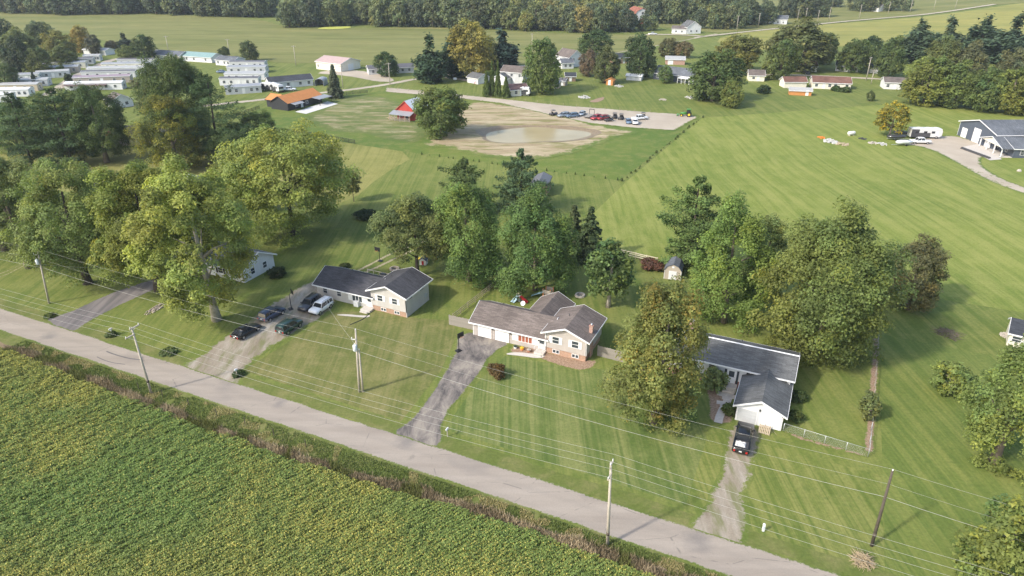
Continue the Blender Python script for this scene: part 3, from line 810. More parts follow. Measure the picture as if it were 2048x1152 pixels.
sheet('planting_bed', ragged(strip([(55.91, 90.27), (50.24, 78.95), (46.12, 71.06), (42.42, 63.81)], 1.25), .7, .12, 6), 'mulch', .028, .5, True)
sheet('planting_bed', ragged(strip([(33.12, 68.22), (35.27, 66.48), (38.29, 64.89), (42.01, 63.18)], .75), .7, .15, 7), 'mulch', .029, .5, True)
sheet('burn_patch', ragged(smooth([(29.16, 268.09), (33.55, 272.88), (37.50, 277.83), (34.84, 267.15), (30.70, 264.36)], 2), 1, .3, 8), 'mulch', .03, 1, True)
sheet('porch_slab', [(-78.30, 248.71), (-73.46, 245.45), (-65.93, 262.54), (-71.03, 267.16)], 'pale_concrete', .06, kind='structure')
sheet('front_walk', smooth([(-1.33, 85.55), (0.44, 86.24), (3.76, 85.55), (4.29, 85.96), (4.99, 85.14), (4.08, 84.32), (1.18, 85.14)], 2), 'concrete', .05)
sheet('front_walk', smooth([(-29.04, 97.56), (-27.32, 97.90), (-24.08, 97.23), (-23.00, 97.56), (-23.30, 96.56), (-26.32, 97.06)], 2), 'concrete', .03)
sheet('front_walk', strip(smooth([(29.48, 76.22), (28.66, 74.29), (26.72, 71.06), (26.02, 69.41)], 1, False), 1.0), 'concrete', .05)

# the pond
pp = [(POND[0] + POND[2] * 1.12 * math.cos(t) * (1 + .07 * math.sin(3 * t + 1) + .03 * math.sin(7 * t)), POND[1] + POND[3] * 1.10 * math.sin(t) * (1 + .08 * math.cos(2 * t) + .03 * math.sin(5 * t))) for t in np.linspace(0, 2 * math.pi, 64, endpoint=False)]
sheet('pond_water', pp, 'pond_water', -.48, follow=False)

mud = [(POND[0] + (x - POND[0]) * 1.07, POND[1] + (y - POND[1]) * 1.06) for x, y in pp]
sheet('pond_bank', ragged(mud, 2, .5, 14), 'wet_mud', .11, 1.6)

# the soybean field by the road: a floor and one canopy of leaves in drilled rows
edge_px = [(-84.11, 91.48), (-76.32, 86.80), (-67.49, 82.73), (-59.96, 78.95), (-51.58, 74.74), (-44.58, 71.06), (-38.92, 68.22), (-30.67, 64.44), (-24.67, 61.79), (-18.32, 59.30), (-9.29, 55.88), (-2.57, 53.14), (3.70, 50.25), (9.22, 47.80), (14.53, 45.44)]
soy_poly = ragged(edge_px + [(14.80, 43.34), (11.82, 38.34), (-49.01, 38.34), (-78.56, 74.29)], 1.5, .35, 9)
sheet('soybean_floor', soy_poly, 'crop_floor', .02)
def inside(px, poly):
    r = np.zeros(len(px), bool); n_ = len(poly)
    for i in range(n_):
        (x0, y0), (x1, y1) = poly[i], poly[(i + 1) % n_]
        c = ((y0 > px[:, 1]) != (y1 > px[:, 1])) & (px[:, 0] < (x1 - x0) * (px[:, 1] - y0) / (y1 - y0 + 1e-12) + x0)
        r ^= c
    return r
def vnoise(p, s, seed):
    rg = np.random.default_rng(seed); t = rg.random((64, 64))
    q = p / s; i = np.floor(q).astype(int); f = q - i; f = f * f * (3 - 2 * f)
    g = lambda a, b: t[(i[:, 0] + a) % 64, (i[:, 1] + b) % 64]
    return (g(0, 0) * (1 - f[:, 0]) + g(1, 0) * f[:, 0]) * (1 - f[:, 1]) + (g(0, 1) * (1 - f[:, 0]) + g(1, 1) * f[:, 0]) * f[:, 1]
rg = np.random.default_rng(5)
xs = [p[0] for p in soy_poly]; ys = [p[1] for p in soy_poly]
NL = 1250000
pts = np.stack([rg.uniform(max(min(xs), -80), max(xs), NL), rg.uniform(max(min(ys), 33), max(ys), NL)], 1)
pts = pts[inside(pts, soy_poly)]
ang = R(40); d1 = np.array([math.cos(ang), math.sin(ang)]); d2 = np.array([-d1[1], d1[0]])
u, v = pts @ d1, pts @ d2
row = np.abs(((v + .25 * (vnoise(pts, 6, 3) - .5)) / .42) % 1 - .5) * 2            # 0 on the row
hz = .44 + .16 * (1 - row ** 2) + .46 * (vnoise(np.stack([u, v * 1.6], 1), .9, 4) - .5) + .2 * (vnoise(pts, .4, 7) - .5) + .2 * (vnoise(pts, 4, 6) - .5)
keep = rg.random(len(pts)) > .2 * row
pts, hz, row = pts[keep], hz[keep], row[keep]
k = len(pts)
z = hz * rg.uniform(.72, 1.05, k)
yl = vnoise(pts, 9, 11) * .55 + vnoise(pts, 3.2, 12) * .45
uv = pts @ np.array(E2)
yl += .30 * np.clip((uv - 38) / 6, -.4, 1) * (pts[:, 0] < -55) + .05
ye = np.clip((yl - .36) / .52, 0, 1)
isy = rg.random(k) < ye * .40 + .06
col = np.tile(np.array([.222, .272, .074]), (k, 1)) * rg.normal(1, .16, k)[:, None]
col[:, 0] *= 1 + .25 * (vnoise(pts, 14, 13) - .5) + .15 * (yl - .5)
col[isy] = np.array([.44, .40, .10]) * rg.normal(1, .18, isy.sum())[:, None]
nn = rg.normal(size=(k, 3)) * .55 + np.array([0, 0, 1.0])
me = leaf_mesh('soybean_canopy', np.column_stack([pts, z]), nn, rg.uniform(.055, .10, k), np.clip(col, .01, 1).astype(np.float32), .8, .2, 8)
tag(obj('soybean_canopy', me, 'crop_leaf'), 'dense green soybean canopy turning yellow in patches beside the road', 'crop', kind='stuff')

# dead weeds and grass tufts on the ditch between road and beans
def tufts(name, n_, place, colf, hgt, wid, m, label, cat, seed, tri=3):
    rg = np.random.default_rng(seed)
    p = place(rg, n_); n_ = len(p)
    a = rg.uniform(0, 6.28, n_); h = hgt * rg.uniform(.5, 1.4, n_); lean = rg.normal(0, .3, (n_, 2))
    w = wid * rg.uniform(.6, 1.4, n_)
    v = np.zeros((n_, 4, 3), np.float32)
    dx = np.stack([np.cos(a), np.sin(a)], 1)
    v[:, 0, :2] = p - dx * w[:, None]; v[:, 1, :2] = p + dx * w[:, None]
    top = p + lean * h[:, None]
    v[:, 2, :2] = top + dx * w[:, None] * .35; v[:, 3, :2] = top - dx * w[:, None] * .35
    v[:, 2:, 2] = h[:, None]
    me = bpy.data.meshes.new(name)
    me.vertices.add(4 * n_); me.vertices.foreach_set('co', v.ravel()); me.loops.add(4 * n_); me.loops.foreach_set('vertex_index', np.arange(4 * n_, dtype=np.int32))
    me.polygons.add(n_); me.polygons.foreach_set('loop_start', np.arange(0, 4 * n_, 4, dtype=np.int32)); me.update(calc_edges=True)
    at = me.attributes.new('Col', 'FLOAT_COLOR', 'POINT'); c = np.ones((n_, 4, 4), np.float32); c[:, :, :3] = colf(rg, p)[:, None, :]
    at.data.foreach_set('color', c.ravel())
    tag(obj(name, me, m), label, cat, kind='stuff')
def ditch(rg, n_):
    u = rg.uniform(-105, 45, n_); f = rg.random(n_)
    e = np.array(edge_px); eu = e @ np.array(E1); ev = e @ np.array(E2)
    v0 = np.interp(u, eu, ev) - .15
    wv = .9 + 1.0 * vnoise(np.stack([u, u * 0], 1), 3, 21)
    v_ = v0 + f * wv
    return np.stack([u * E1[0] + v_ * E2[0], u * E1[1] + v_ * E2[1]], 1)
def weedcol(rg, p):
    c = np.tile(np.array([.26, .205, .13]), (len(p), 1)); q = vnoise(p, 2.2, 31)
    c[q > .62] = (.40, .32, .21); c[q < .34] = (.15, .16, .05)
    return (c * rg.normal(1, .2, len(p))[:, None]).astype(np.float32)
tufts('ditch_weeds', 34000, ditch, weedcol, .55, .035, 'dry_stem', 'brown dead weeds along the edge of the bean field', 'weeds', 41)
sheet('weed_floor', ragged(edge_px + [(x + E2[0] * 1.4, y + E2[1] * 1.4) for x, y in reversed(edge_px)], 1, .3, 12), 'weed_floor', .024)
def verge_p(rg, n_):
    u = rg.uniform(-105, 45, n_)
    e = np.array(edge_px); v0 = np.interp(u, e @ np.array(E1), e @ np.array(E2)) + 1.3
    v_ = v0 + (50.1 - v0) * rg.random(n_) ** 1.3
    p = np.stack([u * E1[0] + v_ * E2[0], u * E1[1] + v_ * E2[1]], 1)
    return p[vnoise(p, 1.3, 8) > .15]
def vergecol(rg, p):
    c = np.tile(np.array([.15, .19, .055]), (len(p), 1)); q = vnoise(p, 1.6, 33)
    c[q > .64] = (.36, .31, .15)
    return (c * rg.normal(1, .2, len(p))[:, None]).astype(np.float32)
tufts('verge_grass', 60000, verge_p, vergecol, .17, .04, 'dry_stem', 'rough tufted grass on the near verge of the road', 'grass', 43)
def roadside(rg, n_):
    u = rg.uniform(-100, 40, n_); v_ = 55.15 + 1.6 * rg.random(n_) ** 1.5
    p = np.stack([u * E1[0] + v_ * E2[0], u * E1[1] + v_ * E2[1]], 1)
    return p[(vnoise(p, 2.0, 9) > .4)]

# ================================================================ trees
YG, MG, DG, OL, GG = (.225, .255, .075), (.175, .215, .075), (.10, .145, .056), (.185, .195, .066), (.170, .205, .090)
tree((-47.49, 95.90, 25.34, 8.76), 'large yellow green maple with thick pale trunk beside the gravel driveway', 1, YG, shape='spread', base=.18, gap=.3, trunk=.62, bark='pale_bark', yellow=.22, name='maple_tree')
tree((-61.75, 106.59, 21.81, 8.52), 'yellow green maple leaning over the end of the grey asphalt driveway', 2, (0.166, 0.192, 0.049), shape='round', base=.22, bark='dark_bark', yellow=.15, name='maple_tree')
tree((-75.60, 109.15, 21.33, 8.07), 'mid green tree on the lawn left of the grey asphalt driveway', 3, MG, shape='round', base=.2, bark='dark_bark', yellow=.05)
tree((-90.20, 115.90, 20.63, 7.38), 'grey green tree behind the leftmost utility pole', 4, GG, shape='egg', base=.2, yellow=.08)
tree((-100.24, 124.10, 17.06, 7.17), 'grey green tree cut off by the left edge, beside the wheel tracks', 5, GG, shape='round', base=.15)
tree((-75.48, 136.12, 12.82, 7.30), 'pale yellow green tree in the yard behind the large pale trunked maple', 6, (0.192, 0.211, 0.057), shape='spread', base=.2, yellow=.15)
tree((-45.36, 131.91, 21.32, 12.28), 'big round yellow green maple alone on the lawn behind the dark roofed house', 7, YG, shape='round', base=.14, trunk=.5, bark='dark_bark', yellow=.18, name='maple_tree')
tree((-62.18, 146.89, 10.12, 6.71), 'small yellow green tree close to the left side of the big round maple', 8, (0.192, 0.211, 0.052), base=.15, yellow=.1)
conifer((-129.88, 180.06, 19.26, 7.30), 'dark pine at the left edge, leftmost of the row before the mobile homes', 9, (0.067, 0.100, 0.052), size=.25, dens=1.5)
tree((-144.92, 197.70, 13.74, 7.94), 'dark green tree behind the leftmost pine', 10, DG, base=.1)
conifer((-119.93, 181.46, 20.51, 8.00), 'dark pine in the middle of the left row before the mobile homes', 11, (0.061, 0.095, 0.049), size=.25, dens=1.6)
tree((-112.26, 184.81, 20.37, 7.54), 'dark broad tree right of the middle pine, over the red car', 12, (0.079, 0.115, 0.043), base=.12)
tree((-130.07, 197.70, 16.07, 10.79), 'dark leafy tree filling the back of the left row', 13, (0.087, 0.122, 0.046), base=.1)
tree((-96.40, 197.70, 25.79, 10.51), 'tall dark green tree in front of the mobile homes', 14, (0.079, 0.113, 0.040), shape='egg', base=.1)
conifer((-81.96, 187.27, 23.07, 9.24), 'tall fluffy pine right of the tall dark green tree', 15, (0.064, 0.100, 0.049), size=.25, dens=1.6)
tree((-89.79, 178.67, 18.87, 8.38), 'tree with golden leaf patches before the tall dark green tree', 16, (0.109, 0.128, 0.043), base=.1, yellow=.5, ytint=(1.9, 1.5, .7))
tree((-75.83, 182.40, 10.73, 7.42), 'low dark green tree at the foot of the fluffy pine', 17, (0.074, 0.109, 0.043), base=.05)
tree((-76.61, 204.46, 9.39, 5.61), 'low rounded tree by the black fence left of the orange roof', 18, (0.109, 0.147, 0.050), base=.08)
tree((-17.14, 112.24, 15.29, 6.61), 'open maple with forked dark trunk behind the dark roofed house', 19, (0.134, 0.160, 0.065), shape='spread', base=.3, gap=.15, trunk=.38, bark='dark_bark', yellow=.2, name='maple_tree')
tree((-7.68, 110.17, 17.55, 6.48), 'tall drooping silver maple left of the twin trees behind the tan house', 20, (0.134, 0.192, 0.060), shape='egg', base=.06, trunk=.4, droop=.9, name='maple_tree')
tree((4.03, 106.59, 17.56, 6.72), 'broad dark maple right of the drooping silver maple behind the tan house', 21, (0.113, 0.169, 0.057), shape='egg', base=.06, trunk=.4, droop=.6, name='maple_tree')
conifer((-10.33, 143.67, 12.35, 5.77), 'left pine of the pair behind the silver maple', 22, (0.090, 0.122, 0.049), base=.02, size=.25, dens=1.6)
conifer((1.77, 145.26, 13.99, 6.09), 'right pine of the pair, before the brown shed', 23, (0.074, 0.113, 0.066), base=.02, size=.25, dens=1.6)
conifer((11.83, 122.14, 9.90, 3.17), 'thin spruce with bare twigs, left of the two behind the tan house', 24, (0.077, 0.092, 0.049), style='spruce', size=.25, dens=.8)
conifer((14.70, 119.31, 10.53, 3.96), 'fuller spruce, right of the two behind the tan house', 25, (0.070, 0.096, 0.049), style='spruce', size=.25, dens=1.1)
tree((16.01, 100.32, 11.49, 3.81), 'small dark green round tree on a bare trunk in the fenced back yard', 26, (0.090, 0.134, 0.049), base=.26, bark='pale_bark', size=.3)
conifer((33.71, 117.47, 16.85, 6.45), 'broad leaning pine behind the gambrel shed', 27, (0.092, 0.134, 0.049), base=.02, size=.25, dens=1.8)
tree((33.87, 95.09, 20.28, 6.23), 'light green maple right of the gambrel shed', 28, (0.154, 0.211, 0.060), shape='egg', base=.05, trunk=.4, yellow=.08, name='maple_tree')
tree((41.99, 102.83, 14.36, 3.90), 'thin topped tree between the light green maple and the dark wide tree', 29, (0.141, 0.173, 0.065), shape='egg', base=.1)
tree((44.67, 85.14, 22.85, 8.48), 'very wide dense olive green tree behind the white house', 30, (0.125, 0.151, 0.050), shape='round', base=.02, trunk=.5, yellow=.12)
tree((65.53, 99.62, 12.22, 4.35), 'half bare greyish tree at the right flank of the wide olive tree', 31, (0.128, 0.125, 0.065), shape='egg', base=.05, yellow=.1)
tree((17.89, 69.52, 19.20, 6.12), 'big browning maple in the front yard beside the white house', 32, (.160, .178, .062), shape='egg', base=.06, trunk=.42, yellow=.14, ytint=(1.22, .95, .8), name='maple_tree')
tree((58.70, 75.64, 4.67, 2.65), 'small pale ornamental tree on the striped side lawn', 33, (0.166, 0.211, 0.072), base=.14, trunk=.1, bark='pale_bark', size=.22, nleaf=26)
tree((56.17, 62.05, 16.03, 4.41), 'leafy green tree cut off by the right edge of the side lawn', 34, (0.147, 0.192, 0.065), base=.03, yellow=.12)
tree((45.38, 44.99, 10.53, 3.38), 'yellow flecked bushy tree in the bottom right corner', 35, (.135, .170, .058), base=.02, yellow=.14, size=.19)
tree((45.18, 70.23, 3.87, 1.20), 'tiny sapling growing in the fence line strip', 36, (0.141, 0.166, 0.072), base=.1, trunk=.05, size=.16, nclu=30, nleaf=12)
tree((-37.16, 152.64, 7.39, 1.86), 'thin young tree at the right edge of the big round maple', 37, (0.154, 0.166, 0.065), base=.3, trunk=.07, size=.22, nclu=26, nleaf=14)
tree((27.36, 76.80, 3.07, 1.68), 'small light shrub tree by the front door of the white house', 38, (0.166, 0.198, 0.086), base=.05, trunk=.06, size=.18, nclu=36, nleaf=14)
tree((-22.43, 215.40, 14.56, 8.41), 'bushy green tree beside the red barn', 39, (0.122, 0.154, 0.052), base=.04, trunk=.3, size=.34)
tree((119.06, 214.13, 9.98, 4.83), 'lone yellowing tree by the parked motorhome', 40, (0.192, 0.186, 0.050), base=.22, yellow=.35, ytint=(1.9, 1.5, .7), size=.3)


# trees farther off, each with its own colour
for s, kd, lab, c, nm in [
    ((-69.45, 273.87, 12.12, 3.71), 's0', 'thin grey spruce beside the orange roofed house', (0.096, 0.109, 0.079), 'spruce_tree'),
    ((-57.63, 324.21, 10.25, 5.24), 'm0', 'dark round tree before the grey house at the field edge', (0.064, 0.102, 0.043), 'broadleaf_tree'),
    ((-35.57, 307.67, 13.96, 6.07), 'p0', 'dark evergreen left of the tall poplar', (0.046, 0.074, 0.049), 'pine_tree'),
    ((-26.52, 320.25, 16.55, 5.84), 'p1', 'darker taller evergreen against the tall poplar', (0.044, 0.070, 0.049), 'pine_tree'),
    ((-18.62, 318.94, 23.70, 10.20), 'm1', 'tall yellow green poplar at the cornfield edge', (0.243, 0.211, 0.065), 'poplar_tree'),
    ((-11.66, 340.99, 13.97, 5.95), 'm2', 'olive tree touching the right side of the tall poplar', (0.115, 0.122, 0.050), 'broadleaf_tree'),
    ((-4.61, 346.94, 12.51, 8.01), 'p0', 'blue green pine behind the two storey house', (0.038, 0.064, 0.060), 'pine_tree'),
    ((12.17, 283.99, 20.10, 7.58), 'm1', 'drooping green tree between the village houses', (0.100, 0.143, 0.049), 'broadleaf_tree'),
    ((45.08, 387.04, 12.99, 8.85), 'm0', 'dark tree behind the white gabled house', (0.070, 0.109, 0.046), 'broadleaf_tree'),
    ((40.45, 306.44, 15.24, 5.59), 'm2', 'olive green tree above the orange shed', (0.096, 0.109, 0.050), 'broadleaf_tree'),
    ((35.05, 324.19, 11.16, 4.55), 'm0', 'brownish tree right of the white gabled house', (0.154, 0.115, 0.086), 'broadleaf_tree'),
    ((57.25, 318.91, 18.15, 6.91), 'm1', 'tall dark tree left of the slate roofed house', (0.064, 0.096, 0.043), 'broadleaf_tree'),
    ((83.44, 383.26, 9.30, 6.13), 'm2', 'brownish tree on the slope below the bend of the road', (0.128, 0.122, 0.065), 'broadleaf_tree'),
    ((90.96, 379.63, 8.21, 4.76), 'm0', 'brown shrub tree right of the brownish tree on the slope', (0.179, 0.141, 0.086), 'broadleaf_tree'),
    ((66.54, 306.42, 7.24, 3.25), 'm1', 'small round tree before the slate roofed house', (0.128, 0.179, 0.072), 'broadleaf_tree'),
    ((77.34, 268.08, 17.92, 10.61), 'm2', 'broad dark tree at the corner of the back field', (0.090, 0.125, 0.046), 'broadleaf_tree'),
    ((81.21, 257.18, 9.11, 4.42), 'm0', 'light green shrub tree under the broad dark corner tree', (0.154, 0.179, 0.057), 'broadleaf_tree'),
    ((105.23, 333.68, 16.08, 11.41), 'm1', 'olive yellow tree behind the broad dark corner tree', (0.160, 0.160, 0.052), 'broadleaf_tree'),
    ((138.90, 340.73, 22.07, 15.83), 'm2', 'very broad olive tree behind the small red roofed house', (0.115, 0.125, 0.052), 'broadleaf_tree'),
    ((120.01, 316.26, 16.07, 7.31), 'm1', 'mid green tree left of the small red roofed house', (0.109, 0.141, 0.052), 'broadleaf_tree'),
    ((157.57, 358.96, 14.14, 5.49), 'm0', 'dark tree right of the very broad olive tree', (0.077, 0.109, 0.043), 'broadleaf_tree'),
    ((160.32, 333.50, 14.35, 7.46), 'm1', 'rounded green tree before the white house with dark roof', (0.102, 0.134, 0.052), 'broadleaf_tree'),
    ((184.08, 368.53, 11.99, 5.64), 'm0', 'dark tree behind the white house with dark roof', (0.058, 0.090, 0.043), 'broadleaf_tree'),
    ((171.12, 321.28, 16.75, 6.51), 'm2', 'upright green tree right of the white house with dark roof', (0.096, 0.128, 0.050), 'broadleaf_tree'),
    ((204.02, 361.72, 16.25, 8.31), 'p1', 'layered pine, leftmost of the pines under the hill', (0.067, 0.096, 0.065), 'pine_tree'),
    ((224.49, 371.28, 14.70, 7.75), 'p0', 'grey green pine, second from the left under the hill', (0.074, 0.100, 0.072), 'pine_tree'),
    ((239.77, 367.66, 16.95, 9.20), 'p1', 'tall dark pine, third from the left under the hill', (0.058, 0.087, 0.060), 'pine_tree'),
    ((248.29, 357.88, 16.57, 8.72), 'p0', 'broad dark pine, rightmost under the hill', (0.054, 0.082, 0.057), 'pine_tree'),
    ((185.19, 307.42, 18.83, 6.88), 'm1', 'pale green tree in front of the hill pines', (0.141, 0.160, 0.065), 'broadleaf_tree'),
    ((194.83, 301.47, 17.06, 7.40), 'm2', 'brownish green tree in front of the third hill pine', (0.134, 0.134, 0.072), 'broadleaf_tree'),
    ((205.59, 290.20, 16.09, 8.17), 'm0', 'dull green tree at the right edge below the hill pines', (0.128, 0.134, 0.072), 'broadleaf_tree'),
    ((156.00, 262.49, 16.55, 9.31), 'm1', 'bright green tree at the left end of the thick grove', (0.147, 0.173, 0.052), 'broadleaf_tree'),
    ((163.84, 257.14, 15.56, 8.23), 'm2', 'green tree second from the left in the thick grove', (0.128, 0.160, 0.052), 'broadleaf_tree'),
    ((170.94, 251.99, 14.24, 7.55), 'm0', 'dark green tree third from the left in the thick grove', (0.109, 0.147, 0.052), 'broadleaf_tree'),
    ((177.47, 247.02, 14.71, 7.41), 'm1', 'yellow green tree at the right end of the thick grove', (0.154, 0.179, 0.052), 'broadleaf_tree'),
    ((138.08, 268.05, 3.81, 1.54), 'm0', 'tiny young tree alone on the back lawn', (0.115, 0.141, 0.057), 'broadleaf_tree'),
    ((185.63, 243.81, 15.57, 7.84), 'm2', 'green tree past the right end of the thick grove', (0.128, 0.160, 0.052), 'broadleaf_tree'),
    ((-189.78, 369.30, 12.51, 5.65), 'm1', 'dark tree at the field edge behind the mobile homes', (0.077, 0.109, 0.050), 'broadleaf_tree'),
    ((-194.86, 364.29, 8.15, 5.34), 'm2', 'light green shrub tree at the field edge behind the mobile homes', (0.134, 0.160, 0.065), 'broadleaf_tree'),
    ((-220.52, 410.00, 6.49, 3.70), 'p0', 'small blue dark conifer at the field edge', (0.045, 0.064, 0.057), 'pine_tree'),
    ((-228.47, 409.98, 4.94, 4.27), 'm0', 'brownish shrub tree left of the small blue conifer', (0.109, 0.102, 0.072), 'broadleaf_tree'),
    ((-135.66, 369.34, 9.53, 4.38), 'm1', 'dark tree right of the white double wide home', (0.077, 0.102, 0.050), 'broadleaf_tree'),
    ((-153.33, 381.53, 5.42, 3.19), 'm0', 'small dark tree behind the white double wide home', (0.077, 0.102, 0.050), 'broadleaf_tree'),
    ((-239.60, 400.07, 13.72, 4.98), 'm1', 'golden yellow tree left of the field edge', (0.282, 0.218, 0.072), 'broadleaf_tree'),
    ((-227.46, 390.58, 10.55, 4.07), 'm2', 'grey brown tree right of the golden tree', (0.115, 0.115, 0.086), 'broadleaf_tree'),
    ((-233.84, 369.28, 14.47, 8.46), 'm0', 'yellow topped green tree left of the golden tree', (0.192, 0.186, 0.065), 'broadleaf_tree'),
    ((-260.77, 400.04, 15.83, 7.73), 'm1', 'grey green tree behind the yellow topped tree', (0.102, 0.128, 0.072), 'broadleaf_tree'),
    ((-254.89, 372.67, 15.08, 9.05), 'm2', 'green tree second from the left edge before the cornfield', (0.128, 0.147, 0.057), 'broadleaf_tree'),
    ((-227.00, 326.89, 16.11, 6.85), 'm0', 'dark heavy tree at the left of the mobile home park', (0.058, 0.077, 0.046), 'broadleaf_tree'),
    ((-289.31, 409.87, 16.45, 7.06), 'm1', 'dark tree on the left edge before the cornfield', (0.077, 0.102, 0.057), 'broadleaf_tree'),
    ((-210.51, 292.61, 9.79, 4.56), 'm2', 'green tree on the left edge of the mobile home park', (0.090, 0.122, 0.057), 'broadleaf_tree'),
    ((-217.55, 326.89, 11.67, 5.73), 'm1', 'mid green tree above the grey mobile homes', (0.109, 0.134, 0.057), 'broadleaf_tree'),
    ((-219.02, 348.43, 10.19, 6.82), 'm2', 'green tree below the golden yellow tree', (0.128, 0.147, 0.057), 'broadleaf_tree'),
    ((-203.38, 299.39, 5.57, 1.91), 's1', 'small grey blue spruce between the mobile homes', (0.064, 0.083, 0.079), 'spruce_tree'),
    ((-157.19, 294.84, 3.64, 3.57), 'm0', 'pale shrub tree below the end of the mauve mobile home', (0.154, 0.154, 0.086), 'broadleaf_tree'),
    ((-127.58, 245.45, 10.49, 5.29), 'm2', 'thin greyish tree right of the white gabled mobile home', (0.154, 0.160, 0.086), 'broadleaf_tree'),
]:
    far_tree(s, kd, lab, c, nm)
GA = 'columnar evergreens beside the gravel lane'
for s, lab in (((-10.08, 276.83, 8.27, 1.58), 'leftmost columnar evergreen beside the gravel lane'), ((-7.91, 277.84, 11.14, 1.38), 'tallest columnar evergreen left of its twin beside the gravel lane'), ((-5.50, 275.84, 11.45, 1.38), 'tall columnar evergreen right of its twin beside the gravel lane'), ((-2.36, 274.85, 6.71, 1.77), 'short columnar evergreen at the right end beside the gravel lane')):
    far_tree(s, 's1', lab, (0.096, 0.128, 0.043), 'arborvitae', GA).children[0].scale = (s[3] * 1.25, s[3] * 1.25, s[2] / 3.0)

# the wood beyond the fields, tree by tree
wood = []
rw = random.Random(31)
def row(a, b, n_, h0, h1, cols, jit, back=0):
    for i in range(n_):
        f = (i + rw.uniform(-.4, .4)) / max(1, n_ - 1)
        x = a[0] + (b[0] - a[0]) * f + rw.uniform(-jit, jit); y = a[1] + (b[1] - a[1]) * f + rw.uniform(-jit, jit) + back
        h = rw.uniform(h0, h1)
        wood.append((x, y, h, h * rw.uniform(.36, .5), rw.choice(cols)))
DK = [(0.102, 0.126, 0.079), (0.114, 0.142, 0.084), (0.132, 0.154, 0.090), (0.096, 0.120, 0.084)]
MX = DK + [(0.156, 0.182, 0.096), (0.186, 0.204, 0.096), (0.144, 0.162, 0.096)]
LT = MX + [(0.240, 0.240, 0.096), (0.228, 0.240, 0.102), (0.204, 0.210, 0.114), (0.252, 0.222, 0.102)]
for k in range(2):
    row((-451.13, 611.10), (-357.12, 585.66), 12, 16, 22, DK, 5, 16 * k); row((-353.06, 585.56), (-294.02, 595.94), 11, 16, 22, DK, 5, 16 * k); row((-288.50, 592.78), (-198.52, 570.59), 13, 14, 23, DK, 5, 16 * k)
for k in range(3):
    row((-157.21, 521.01), (-118.92, 534.65), 8, 15, 21, MX, 4, 17 * k); row((-117.11, 534.76), (-8.57, 518.77), 17, 15, 22, MX, 6, 17 * k); row((-8.47, 512.74), (39.88, 498.68), 9, 12, 19, LT, 6, 17 * k); row((39.66, 495.79), (82.84, 498.52), 9, 10, 18, LT, 6, 17 * k)
row((79.85, 501.49), (96.42, 507.19), 3, 9, 13, LT, 4); row((-9.45, 575.43), (99.94, 594.35), 16, 15, 22, LT, 8); row((105.83, 548.97), (178.70, 572.63), 14, 14, 21, MX, 6); row((138.35, 521.16), (157.72, 513.85), 4, 12, 17, MX, 4); row((120.86, 619.35), (200.79, 646.95), 11, 14, 20, MX, 7); row((163.09, 532.35), (190.30, 542.82), 6, 12, 17, DK, 3)
row((207.72, 583.29), (246.88, 581.96), 8, 12, 17, DK, 4); row((283.83, 618.73), (315.81, 604.19), 7, 13, 19, MX, 5); row((281.06, 661.29), (287.63, 657.81), 2, 14, 17, DK, 3); row((-180.09, 624.04), (-10.51, 643.24), 14, 17, 23, MX, 9); row((-11.41, 700.02), (237.33, 736.16), 16, 15, 22, MX, 10)
for i, (x, y, h, r_, c) in enumerate(wood[:300]):
    v_ = rw.uniform(.85, 1.15)
    u_ = x / y
    part = 'left wood behind the cornfield' if u_ < -.27 else 'middle wood behind the cornfield' if u_ < .0 else 'wood left of the gambrel barn' if u_ < .17 else 'wood behind the white farmhouse' if u_ < .33 else 'far tree group on the hill road'
    hue = 'pale yellow green' if c[0] > .2 else 'light olive' if c[0] > .15 else 'mid green' if c[0] > .125 else 'dark green'
    near = '%s tree, %s storeys tall, in the %s' % (hue, 'five' if h > 18.5 else 'four' if h > 15 else 'three', part)
    far_tree((x, y, h, r_), rw.choice(['b0', 'b1', 'b2', 'b4', 'b1']), near, tuple(q * v_ for q in c), 'woodland_tree', 'trees of the wood beyond the fields')

